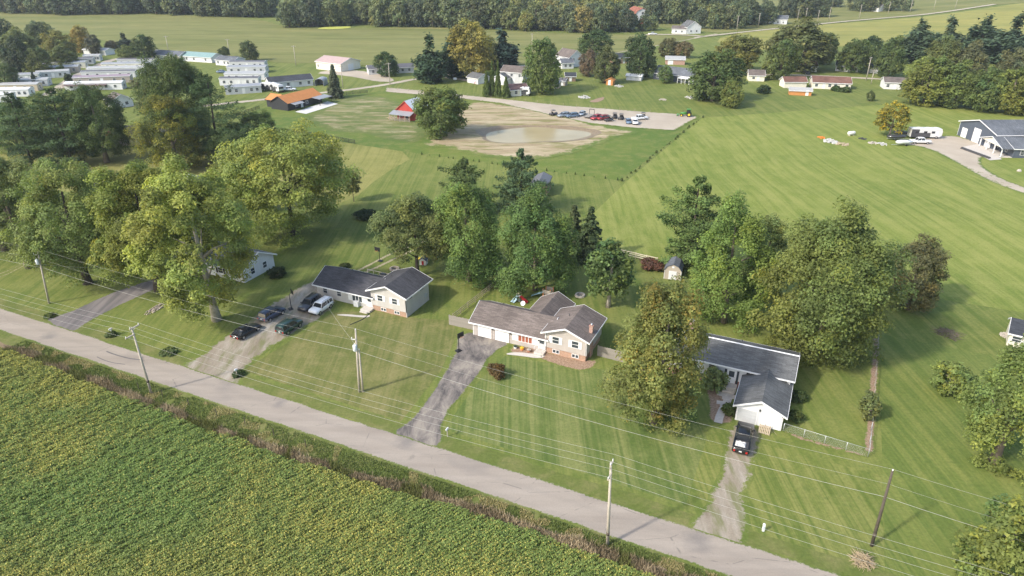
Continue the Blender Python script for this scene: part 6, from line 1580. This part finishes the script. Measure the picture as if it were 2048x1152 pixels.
privacy((-10.02, 94.45), (-6.04, 92.71), 'weathered plank fence left of the two garage doors')
privacy((12.50, 85.27), (16.32, 83.26), 'weathered plank fence right of the tan house')
fence([(-9.50, 95.90), (-1.80, 110.17), (-1.09, 112.24)], 2.3, 1.1, (.35, .7, 1.05), 'brown rail fence between the two split level houses', 'rail_wood', board=(.05, .1))
fence([(10.73, 127.65), (21.93, 121.19), (27.47, 117.70)], 2.4, 1.2, (.35, .75, 1.1), 'pale three rail fence behind the reddish shrub', 'pale_rail', board=(.045, .15))
fence([(-77.13, 220.61), (-60.13, 212.26), (-47.57, 204.46)], 2.4, 1.25, (.35, .75, 1.15), 'black board fence along the meadow before the red barn', 'black_rail', board=(.045, .15))
fence([(-97.98, 236.13), (-95.79, 243.06), (-92.77, 253.74)], 2.4, 1.25, (.35, .75, 1.15), 'black board fence left of the orange roofed house', 'black_rail', board=(.045, .15))
fence([(-74.63, 269.99), (-70.55, 275.84), (-64.07, 280.89), (-58.81, 284.00)], 2.6, 1.25, (.35, .75, 1.15), 'black board fence right of the grey spruce', 'black_rail', board=(.045, .14))
fence([(-52.07, 292.61), (-33.26, 282.95), (-12.64, 274.85), (4.99, 266.22), (28.66, 253.73), (49.50, 247.07)], 5, 1.1, (.5, 1.0), 'thin wire fence along the far side of the gravel lane', 'rail_wood', 'wire_fence', board=(.012, .012), post=.1)
def chain_link(path, label):
    o = thing('chain_link_fence', label, 'fence', (path[0][0], path[0][1], 0)); p0 = path[0]; h_ = 1.15
    for a, b in zip(path, path[1:]):
        L_ = math.dist(a, b); an = math.atan2(b[1] - a[1], b[0] - a[0]); n_ = round(L_ / 2.6)
        base = (a[0] - p0[0], a[1] - p0[1], 0)
        for i in range(n_ + 1): obj('post', cached('clp', lambda: MB().tube([(0, 0, -.1), (0, 0, h_ + .05)], .035, 6).mesh('post')), 'galvanised', o, (base[0] + math.cos(an) * L_ * i / n_, base[1] + math.sin(an) * L_ * i / n_, 0))
        MB().tube([(0, 0, h_), (L_, 0, h_)], .022, 5).build('top_rail', 'galvanised', o, base, an)
        m = MB(); k = int(L_ / .16)
        for i in range(k):
            x = i * .16
            for s in (-1, 1):
                x1 = x + s * h_ * .6
                m.add([(x - .006, 0, .02), (x + .006, 0, .02), (x1 + .006, 0, h_ - .02), (x1 - .006, 0, h_ - .02)], [(0, 1, 2, 3)])
        w = m.build('wire_mesh', 'galvanised', o, base, an); w['kind'] = 'stuff'
chain_link([(33.67, 67.83), (41.93, 63.01), (45.95, 70.43)], 'low chain link fence from the white garage to the corner')
fence([(45.95, 70.43), (55.72, 89.39)], 2.6, 1.0, (.95,), 'low board and wire fence in the brown strip of the side lawn', 'weathered_wood', 'strip_fence', board=(.03, .1), post=.08)
GP = 'steel posts in the ditch weeds'
for i, q in enumerate(((-50.66, 76.68), (-46.62, 74.96), (-42.30, 72.97), (-37.82, 70.85), (-33.52, 69.01), (-29.27, 66.86), (-24.78, 64.80))):
    t = thing('fence_post', 'dark steel post in the ditch weeds, number %s from the leaning pole' % ('one', 'two', 'three', 'four', 'five', 'six', 'seven')[i], 'fence post', q, 0, GP)
    obj('shaft', cached('dp', lambda: MB().box(-.03, .03, -.04, .04, -.1, 1.15).mesh('shaft')), 'dark_pole', t)

ORD = 'first second third fourth fifth sixth seventh eighth ninth tenth eleventh twelfth thirteenth fourteenth fifteenth sixteenth seventeenth eighteenth nineteenth twentieth'.split()
ORD += ['twenty ' + w for w in ORD[:9]]
# ================================================================ young hedge plants round the paddock
for i in range(22):
    a, b = (-26.19, 192.88), (26.69, 169.06); f = (i + RND.uniform(-.25, .25)) / 21
    s = RND.uniform(.4, .95)
    far_tree((a[0] + (b[0] - a[0]) * f, a[1] + (b[1] - a[1]) * f, s, s * .32), 's%d' % (i % 2), '%s hedge sapling from the left in the row along the paddock front' % ORD[i], (.085, .12, .045), 'hedge_sapling', 'saplings along the front of the paddock')
for i in range(28):
    a, b = (28.43, 168.64), (65.65, 238.40); f = (i + RND.uniform(-.35, .35)) / 27
    s = RND.uniform(.35, .9)
    far_tree((a[0] + (b[0] - a[0]) * f + RND.uniform(-.4, .4), a[1] + (b[1] - a[1]) * f, s, s * .42), 'b%d' % (i % 5), '%s hedge shrub from the near corner along the paddock right side' % ORD[i], (.10, .13, .05), 'hedge_shrub', 'shrubs along the right side of the paddock')

# ================================================================ shrubs
bush((-2.17, 79.93), 1.35, 1.9, 'round reddish brown bush beside the middle driveway', 61, (.115, .075, .035), n=1500, size=.13)
bush((26.06, 115.68), 2.2, 1.6, 'reddish purple shrub below the pale rail fence', 62, (.13, .065, .05), n=1200, size=.17)
bush((29.58, 113.72), 1.8, 1.5, 'olive brown shrub between the reddish shrub and the gambrel shed', 63, (.10, .085, .04), n=900, size=.17)
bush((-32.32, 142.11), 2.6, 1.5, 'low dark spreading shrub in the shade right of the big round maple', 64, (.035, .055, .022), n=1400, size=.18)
bush((-74.97, 96.89), .9, .45, 'dark clipped shrub on the roadside left of the grey driveway', 65, (.09, .12, .04), n=700, size=.13)
bush((-61.91, 90.87), .8, .7, 'dark shrub below the white mailbox', 66, (.095, .125, .05), n=700, size=.12)
bush((-50.75, 85.96), 1.2, .55, 'dark shrub on the roadside left of the gravel driveway mouth', 67, (.09, .12, .05), n=1000, size=.14)
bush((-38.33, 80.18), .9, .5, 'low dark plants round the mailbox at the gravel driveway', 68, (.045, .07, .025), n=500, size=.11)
bush((-57.48, 102.10), 1.3, .8, 'low green plants at the upper end of the stone bed', 69, (.07, .095, .035), n=700, size=.13)
bush((27.93, 71.48), .9, 1.3, 'small green shrub left of the white garage', 70, (.085, .11, .035), n=700, size=.13)
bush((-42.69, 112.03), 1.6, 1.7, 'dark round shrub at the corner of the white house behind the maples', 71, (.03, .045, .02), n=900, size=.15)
bush((-31.25, 115.90), 1.0, .7, 'small shrub behind the ridge of the beige house', 72, (.06, .08, .03), n=400, size=.13)
bush((133.63, 288.17), 1.9, 2.0, 'left round shrub before the long low cream house', 73, (.055, .085, .028), n=500, size=.3)
bush((136.42, 286.04), 2.0, 2.0, 'right round shrub before the long low cream house', 74, (.055, .085, .028), n=500, size=.3)
bush((102.14, 283.96), 2.6, 3.0, 'dark round shrub right of the broad corner tree', 75, (.05, .075, .028), n=500, size=.35)
bush((36.05, 70.23), 1.0, 1.1, 'green shrub against the right wall of the white garage', 76, (.06, .085, .03), n=600, size=.13)
bush((37.88, 74.29), 1.1, 1.3, 'taller green shrub behind the garage side wall', 77, (.055, .08, .03), n=600, size=.13)
bush((-191.49, 304.07), 1.6, 4.0, 'dark columnar shrub between the mobile homes', 79, (.04, .06, .03), n=300, size=.4)
bush((-208.16, 326.89), 1.8, 4.0, 'bright green columnar shrub between the mobile homes', 80, (.06, .10, .035), n=300, size=.4)

def pile(xy, label, name, cat, m, seed, n_, r_, h_, stick=True, sz=(.4, 1.4)):
    """heap of sticks or lumps"""
    o = thing(name, label, cat, xy); rg = random.Random(seed); mb = MB()
    for i in range(n_):
        a = rg.uniform(0, 6.28); d = r_ * math.sqrt(rg.random()); x, y = d * math.cos(a), d * math.sin(a); z_ = h_ * (1 - d / r_) * rg.random()
        if stick:
            b = rg.uniform(0, 6.28); l = rg.uniform(*sz)
            mb.tube([(x, y, z_ + .03), (x + l * math.cos(b), y + l * math.sin(b), max(.04, z_ + rg.uniform(-.2, .3) * l))], [.03, .012], 4)
        else:
            s = rg.uniform(*sz)
            mb.hexa([(x + s * dx * rg.uniform(.6, 1), y + s * dy * rg.uniform(.6, 1), z_ + s * dz * rg.uniform(.5, 1)) for dx, dy, dz in ((-.5, -.5, 0), (.5, -.5, 0), (.5, .5, 0), (-.5, .5, 0), (-.4, -.4, .7), (.4, -.4, .7), (.4, .4, .7), (-.4, .4, .7))])
    mb.build('heap', m, o)
    return o
pile((67.58, 91.48), 'dark brush pile of dead branches on the side lawn', 'brush_pile', 'brush pile', 'bark', 5, 150, 1.6, .8, sz=(.5, 1.6))
pile((34.36, 47.80), 'dry tan grass clump by the dark leaning pole', 'grass_clump', 'grass clump', 'straw', 6, 260, .9, .9, sz=(.4, .9))
pile((76.27, 90.87), 'pale rock pile left of the cream shed', 'rock_pile', 'rock pile', 'pale_stone', 7, 60, .8, .5, False, (.2, .45))
pile((-58.95, 99.97), 'stones and mulch of the narrow flower bed in the left lawn', 'stone_bed', 'flower bed', 'brown_stone', 8, 70, 1.1, .15, False, (.12, .35)).scale = (.7, 2.3, 1)
bpy.data.objects['stone_bed'].rotation_euler = (0, 0, R(-20))
pile((28.44, 274.84), 'white debris heap on the village lawn', 'debris_heap', 'debris', 'tarp_white', 9, 60, 2.4, .8, False, (.2, .8))
for q, lab, m, s in (((96.67, 211.64), 'orange tarp heap at the left of the yard junk', 'plastic_orange', .9), ((97.62, 206.80), 'white and tan rubble heap in the yard junk row', 'tarp_white', 1.6), ((99.73, 203.88), 'tan lumber heap in the yard junk row', 'fresh_lumber', 1.4), ((109.49, 205.04), 'grey block heap before the boats', 'pale_stone', 1.0), ((108.92, 210.41), 'dark scrap heap behind the grey blocks', 'dark_steel', .8), ((111.96, 203.88), 'white scrap boards left of the covered boat', 'tarp_white', 1.1), ((58.49, 269.98), 'tan stones by the slate roofed house lawn', 'pale_stone', 1.0), ((69.69, 273.85), 'white junk under the broad corner tree', 'tarp_white', 1.4), ((45.54, 298.22), 'white junk beside the orange shed', 'tarp_white', 1.3), ((-42.15, 239.17), 'round straw bales left of the red barn', 'straw', 1.2)):
    pile(q, lab, 'junk_heap', 'junk', m, len(lab) + int(s * 10), 34, 1.4 * s, .5 * s, False, (.15 * s, .55 * s))
o = thing('propane_tank', 'white propane tank on the back lawn', 'tank', (107.27, 214.76), R(20))
loft(MB(), [[(x, r_ * math.cos(t), .8 + r_ * math.sin(t)) for t in np.linspace(0, 6.28, 12, endpoint=False)] for x, r_ in ((-1.4, .15), (-1.25, .45), (-1, .58), (1, .58), (1.25, .45), (1.4, .15))]).build('tank', 'white_paint', o)
for x in (-.8, .8): MB().box(-.1, .1, -.4, .4, 0, .35).build('foot', 'concrete', o, (x, 0, 0))

# ================================================================ small things in the yards
def mailbox(q, rz, label, post='white_paint', box='white_paint'):
    o = thing('mailbox', label, 'mailbox', q, rz)
    MB().box(-.05, .05, -.05, .05, 0, 1.05).build('post', post, o)
    MB().extrude([(-.1, 1.06), (.1, 1.06), (.1, 1.2), (.07, 1.28), (-.07, 1.28), (-.1, 1.2)], 'y', -.28, .24).build('box', box, o)
    MB().box(-.09, .09, -.3, -.285, 1.07, 1.26).build('door', 'galvanised', o); MB().box(.102, .115, .05, .1, 1.15, 1.38).build('flag', 'plastic_red', o)
mailbox((-61.76, 91.02), ROAD, 'white mailbox on the roadside right of the grey driveway')
mailbox((-38.41, 79.81), ROAD, 'grey mailbox at the mouth of the gravel driveway', 'weathered_wood', 'transformer')
mailbox((-7.92, 66.76), ROAD, 'pale blue mailbox right of the middle driveway', 'weathered_wood', 'transformer')
o = thing('marker_post', 'short white cable marker post on the front lawn', 'marker post', (25.87, 51.63))
MB().box(-.1, .1, -.1, .1, 0, .75).extrude([(-.12, .75), (.12, .75), (.08, .98), (-.08, .98)], 'y', -.12, .12).build('housing', 'white_paint', o); MB().box(-.101, .101, -.106, -.101, .5, .6).build('band', 'plastic_blue', o)

def hoop(q, rz, label, m='black_trim', h_=3.0):
    o = thing('basketball_hoop', label, 'basketball hoop', q, rz)
    MB().tube([(0, 0, 0), (0, 0, h_ - .3), (0, -.45, h_)], .055, 6).build('pole', m, o)
    b = MB().box(-.6, .6, -.52, -.47, h_ - .35, h_ + .45).build('backboard', m, o)
    MB().tube([(.23 * math.cos(t), -.78 + .23 * math.sin(t), h_ - .2) for t in np.linspace(0, 6.28, 13)], .015, 4, True, False).build('rim', 'plastic_orange', b)
    MB().box(-.4, .4, -.2, .5, 0, .14).build('base', 'black_trim', o)
hoop((-7.87, 86.38), ROAD + R(70), 'black basketball hoop left of the middle driveway')
hoop((-36.56, 99.62), ROAD + R(150), 'basketball hoop between the parked SUVs')
hoop((-25.17, 118.61), ROAD + R(0), 'basketball hoop behind the beige house', h_=2.7)

def ring(q, r_, label, m='brown_stone', n_=11):
    """fire ring of single stones"""
    o = thing('fire_ring', label, 'fire ring', q)
    for i in range(n_):
        t = 6.283 * i / n_
        MB().hexa([(dx * .5 * (1 + .2 * RND.random()), dy * .8, dz) for dx, dy, dz in ((-.32, -.32, 0), (.32, -.32, 0), (.32, .32, 0), (-.32, .32, 0), (-.26, -.26, .34), (.26, -.26, .36), (.26, .26, .33), (-.26, .26, .35))]).build('stone', m, o, (r_ * math.cos(t), r_ * math.sin(t), 0), t)
    MB().tube([(0, 0, .0), (0, 0, .04)], [r_ * .75, r_ * .7], 12).build('ash', 'dark_steel', o)
ring((-21.85, 115.02), .75, 'ring of stones behind the beige house')
ring((11.69, 104.31), .7, 'pair of stone rings behind the tan house', 'pale_stone')

# wooden swing set with yellow slide
o = thing('wooden_playset', 'orange cedar playset with green roof and yellow slide', 'playset', (-15.85, 118.84), R(20))
for x in (0, 1.5):
    for y in (0, 1.5): MB().box(-.07, .07, -.07, .07, 0, 2.6).build('post', 'cedar', o, (x, y, 0))
for i in range(9): MB().box(-.1, 1.6, 0, .155, 1.25, 1.3).build('deck_board', 'cedar', o, (0, -.03 + i * .175, 0))
MB().hexa([(-.25, -.3, 2.5), (1.75, -.3, 2.5), (1.75, .75, 3.2), (-.25, .75, 3.2), (-.25, -.3, 2.56), (1.75, -.3, 2.56), (1.75, .75, 3.27), (-.25, .75, 3.27)]).build('roof_panel', 'plastic_teal', o)
MB().hexa([(-.25, .76, 3.2), (1.75, .76, 3.2), (1.75, 1.8, 2.5), (-.25, 1.8, 2.5), (-.25, .76, 3.27), (1.75, .76, 3.27), (1.75, 1.8, 2.56), (-.25, 1.8, 2.56)]).build('roof_panel', 'plastic_yellow', o)
MB().hexa([(-2.3, .5, .1), (-.1, .5, 1.3), (-.1, 1.05, 1.3), (-2.3, 1.05, .1), (-2.3, .5, .18), (-.1, .5, 1.38), (-.1, 1.05, 1.38), (-2.3, 1.05, .18)]).build('slide', 'plastic_yellow', o)
MB().box(-.12, 1.62, -.1, -.05, 1.4, 1.95).box(1.57, 1.62, -.05, 1.6, 1.4, 1.95).build('side_panel', 'cedar', o)
MB().tube([(1.5, .7, 2.4), (4.2, .7, 2.4)], .07, 6).tube([(4.2, .7, 2.4), (4.4, -.3, 0)], .07, 6).tube([(4.2, .7, 2.4), (4.4, 1.7, 0)], .07, 6).build('swing_beam', 'cedar', o)
for x in (2.3, 3.3):
    MB().tube([(x - .2, .7, 2.35), (x - .2, .7, .5)], .012, 4).tube([(x + .2, .7, 2.35), (x + .2, .7, .5)], .012, 4).box(x - .25, x + .25, .58, .82, .46, .5).build('swing', 'black_trim', o)
# playhouse
o = thing('playhouse', 'small white plastic playhouse with navy roof beneath the forked maple', 'playhouse', (-17.44, 117.02), R(-10))
MB().extrude([(0, 0), (1.3, 0), (1.3, .95), (.65, 1.45), (0, .95)], 'y', 0, 1.2).build('wall', 'white_paint', o)
for s in (0, 1): MB().hexa([(s * 1.4 - .05, -.08, .92), (.65, -.08, 1.47), (.65, 1.28, 1.47), (s * 1.4 - .05, 1.28, .92), (s * 1.4 - .05, -.08, .98), (.65, -.08, 1.54), (.65, 1.28, 1.54), (s * 1.4 - .05, 1.28, .98)]).build('roof_panel', 'navy', o)
MB().box(.45, .85, -.03, -.002, .05, .85).build('door', 'plastic_red', o); MB().box(.002, .03, .35, .85, .4, .8).build('window', 'glass', o, (1.3, 0, 0))
# toddler slide
o = thing('toddler_slide', 'toddler climber with red slide and pale blue side on the back lawn', 'slide', (1.19, 102.64), R(-35))
MB().box(-.35, .35, -.3, .3, 0, .9).box(-.35, -.25, -.3, .3, .9, 1.4).build('tower', 'white_paint', o)
MB().hexa([(.3, -.3, .8), (1.7, -.3, .05), (1.7, .3, .05), (.3, .3, .8), (.3, -.3, .95), (1.7, -.3, .2), (1.7, .3, .2), (.3, .3, .95)]).build('slide', 'plastic_red', o)
MB().hexa([(-.4, -.32, .9), (-.9, -1.2, .02), (-.1, -1.2, .02), (.3, -.32, .9), (-.4, -.36, 1.0), (-.9, -1.3, .08), (-.1, -1.3, .08), (.3, -.36, 1.0)]).build('ramp', 'plastic_blue', o)
MB().box(-.3, .3, -.25, .25, 1.42, 1.6).build('cap', 'fresh_lumber', o)
# wooden playset behind the rear wing
o = thing('wooden_playset', 'brown playset with pale blue slide behind the tan house', 'playset', (5.26, 102.64), ROAD)
for x in (0, 1.3):
    for y in (0, 1.3): MB().box(-.07, .07, -.07, .07, 0, 2.3).build('post', 'cedar', o, (x, y, 0))
for i in range(8): MB().box(-.1, 1.4, 0, .15, 1.3, 1.35).build('deck_board', 'weathered_wood', o, (0, -.03 + i * .17, 0))
for y in (-.1, 1.34): MB().box(-.08, 1.38, y, y + .05, 1.5, 2.1).build('side_panel', 'weathered_wood', o)
MB().hexa([(-2.4, .4, .1), (-.1, .4, 1.35), (-.1, .95, 1.35), (-2.4, .95, .1), (-2.4, .4, .18), (-.1, .4, 1.45), (-.1, .95, 1.45), (-2.4, .95, .18)]).build('slide', 'plastic_blue', o)
# front door bits
for q, lab, mm, pm in (((0.52, 87.22), 'green flower pot by the garage of the tan house', 'hose_green', 'white_paint'), ((1.49, 86.80), 'yellow flower tub before the red window', 'plastic_yellow', 'plastic_orange'), ((2.52, 86.24), 'pale flower pot left of the front steps', 'pale_stone', 'terracotta')):
    o = thing('flower_pot', lab, 'flower pot', q)
    MB().tube([(0, 0, 0), (0, 0, .3)], [.2, .28], 12).build('pot', pm, o)
    m = MB(); rr_ = random.Random(3)
    for i in range(30): a = rr_.uniform(0, 6.28); b = rr_.uniform(.1, .34); z_ = .34 + .22 * rr_.random(); m.tube([(0, 0, .3), (b * math.cos(a), b * math.sin(a), z_)], [.02, .05], 4)
    m.build('flowers', mm, o)
o = thing('white_cabinet', 'white cabinet standing before the beige house', 'cabinet', (-25.92, 100.67), ROAD)
MB().box(-.45, .45, -.3, .3, 0, .95).build('case', 'white_paint', o); MB().box(-.4, .4, -.32, -.303, .08, .45).build('drawer', 'white_paint', o); MB().box(-.4, .4, -.32, -.303, .5, .88).build('drawer', 'white_paint', o)
o = thing('drain_hose', 'black drain hose lying across the lawn before the beige house', 'hose')
MB().tube([tuple(q) + (.05,) for q in smooth([(-23.13, 99.62), (-23.39, 97.90), (-23.89, 96.23), (-24.94, 95.09), (-25.73, 94.29)], 2, False)], .06, 6).build('hose', 'rubber_hose', o)
o = thing('trash_heap', 'white bags and boxes at the left end of the beige house', 'boxes', (-30.39, 103.38), ROAD)
for i, (x, y, s) in enumerate(((0, 0, .5), (.7, -.1, .4), (-.6, .1, .35))): MB().box(x - s / 2, x + s / 2, y - s / 2, y + s / 2, 0, s * 1.2).build('box', ('white_paint', 'transformer', 'grey_plank')[i], o, bevel=.05)
o = thing('wooden_pallet', 'wooden pallet leaning before the right garage door', 'pallet', (31.06, 67.24), ROAD)
for i in range(7): q = MB().box(i * .2 - .65, i * .2 - .52, -.02, .02, 0, 1.1).build('slat', 'fresh_lumber', o); q.rotation_euler = (R(-28), 0, 0)
for z_ in (.1, .5, .95): q = MB().box(-.66, .70, .024, .1, z_, z_ + .09).build('stringer', 'weathered_wood', o); q.rotation_euler = (R(-28), 0, 0)
pile((31.87, 68.22), 'dead branches propped against the right garage door', 'branch_pile', 'branches', 'twig', 12, 30, .7, 1.0, sz=(.6, 1.3))
o = thing('patio_deck', 'low wooden deck rail and grill behind the beige house', 'deck', (-26.59, 113.51), ROAD)
MB().box(0, 5.2, 0, .06, .7, .8).build('top_rail', 'pale_rail', o)
for i in range(5): MB().box(-.05, .05, 0, .06, 0, .7).build('post', 'pale_rail', o, (i * 1.28 + .05, 0, 0))
MB().box(3.4, 4.6, -1.0, -.3, 0, .8).build('grill', 'pale_stone', o); MB().box(3.5, 4.5, -.95, -.35, .8, 1.0).build('lid', 'dark_steel', o)
# pale boarded enclosure and white tank glimpsed between the left trees
o = thing('board_enclosure', 'pale boarded corner enclosure in the left meadow', 'enclosure', (-103.61, 164.18), R(-4))
MB().box(0, 7, 0, .12, 0, 1.3).box(6.88, 7, -5, 0, 0, 1.3).box(0, .12, -3, 0, 0, 1.3).build('board_wall', 'pale_rail', o); MB().box(.13, 6.87, -4.5, -.01, 0, .12).build('floor', 'pale_concrete', o)
o = thing('garden_shed', 'small white shed glimpsed between the yellow green trees', 'shed', (-81.84, 164.18), R(-20))
gable(o, 0, 2.6, 0, 2.6, 1.9, .7, 'x', 'white_siding', 'pale_metal', .15); door(o, 'f', 1.3, 0)
# stepping slabs before the white house
for i, q in enumerate(((28.44, 75.64), (28.49, 74.63), (27.49, 73.63), (27.77, 72.97))):
    o = thing('stepping_slab', 'square concrete slab of the path to the white house door, %s from the step' % ('first', 'second', 'third', 'fourth')[i], 'slab', q, ROAD + R(4 * i), 'stepping slabs by the white house')
    MB().box(-.5, .5, -.38, .38, 0, .09).build('slab', 'concrete', o, bevel=.02)
o = thing('retaining_wall', 'low dark garden wall along the porch slab of the blue grey house', 'wall', (132.88, 199.35), 0)
b_, c_ = (132.88, 199.35), (134.41, 188.26)
m = MB(); pa = [(0, 0), (c_[0] - b_[0], c_[1] - b_[1])]
an = math.atan2(pa[1][1], pa[1][0]); L_ = math.hypot(*pa[1])
for r_ in range(2):
    for i in range(int(L_ / .62)): obj('block', cached('blk', lambda: MB().box(.01, .61, -.2, .2, .008, .30).mesh('block')), 'dark_steel', o, (math.cos(an) * (i + .5 * (r_ % 2)) * .62, math.sin(an) * (i + .5 * (r_ % 2)) * .62, r_ * .3), an)
sheet('porch_slab', [(134.61, 201.02), (141.33, 204.45), (137.75, 187.76), (133.75, 186.77)], 'concrete', .07)
o = thing('boulder', 'pale boulder on the lawn inside the curved drive', 'boulder', (134.99, 176.40))
pile_v = [(.5, 0, 0), (.1, .5, 0), (-.5, .2, 0), (-.3, -.45, 0), (.3, -.4, 0)]
loft(MB(), [[(x * s, y * s, z_) for x, y, _ in pile_v] for s, z_ in ((1, 0), (1.1, .25), (.8, .5), (.3, .62))], False).build('rock', 'pale_stone', o)
o = thing('lawn_toys', 'red play frame beside the small white garage', 'play frame', (-16.46, 304.06))
MB().tube([(0, 0, 0), (.8, 0, 1.6), (1.6, 0, 0)], .12, 6).box(.9, 2.2, -.4, .4, 0, 1.1).build('frame', 'plastic_red', o)
for q, lab in (((-25.24, 311.34), 'white sign board beside the village drive'),):
    o = thing('sign_board', lab, 'sign', q, R(10)); MB().box(-.06, .06, -.06, .06, 0, 1.2).build('post', 'weathered_wood', o); MB().box(-.7, .7, -.05, .05, .6, 1.5).build('board', 'white_paint', o, (0, -.12, 0))

# tyre marks and patches on the road lie flat on it
simple('tar', (.13, .12, .115), .9, .3, var=.2)
def mark(name, path, w, label=None):
    s_ = strip(path, w); o = sheet(name, s_, 'tar', .0395); return o
mark('tyre_mark', smooth([(-60.22, 86.38), (-58.97, 85.69), (-57.07, 84.87), (-55.56, 84.32), (-53.75, 84.06)], 2, False), .22)
mark('tyre_mark', smooth([(-60.81, 84.87), (-59.50, 84.06), (-57.70, 83.26), (-55.69, 82.86)], 2, False), .14)

# ================================================================ the air
n = NT('haze_air')
n.t.nodes.remove(n.b)
pv = n.n('VolumePrincipled')
pv.inputs['Color'].default_value = (.80, .87, .95, 1)
pv.inputs['Density'].default_value = .00013
pv.inputs['Anisotropy'].default_value = .25
n.t.links.new(pv.outputs[0], n.out.inputs['Volume'])
hz_ = MB().box(-2300, 2500, -600, 2900, -3, 62).build('haze', 'haze_air')
tag(hz_, kind='stuff')
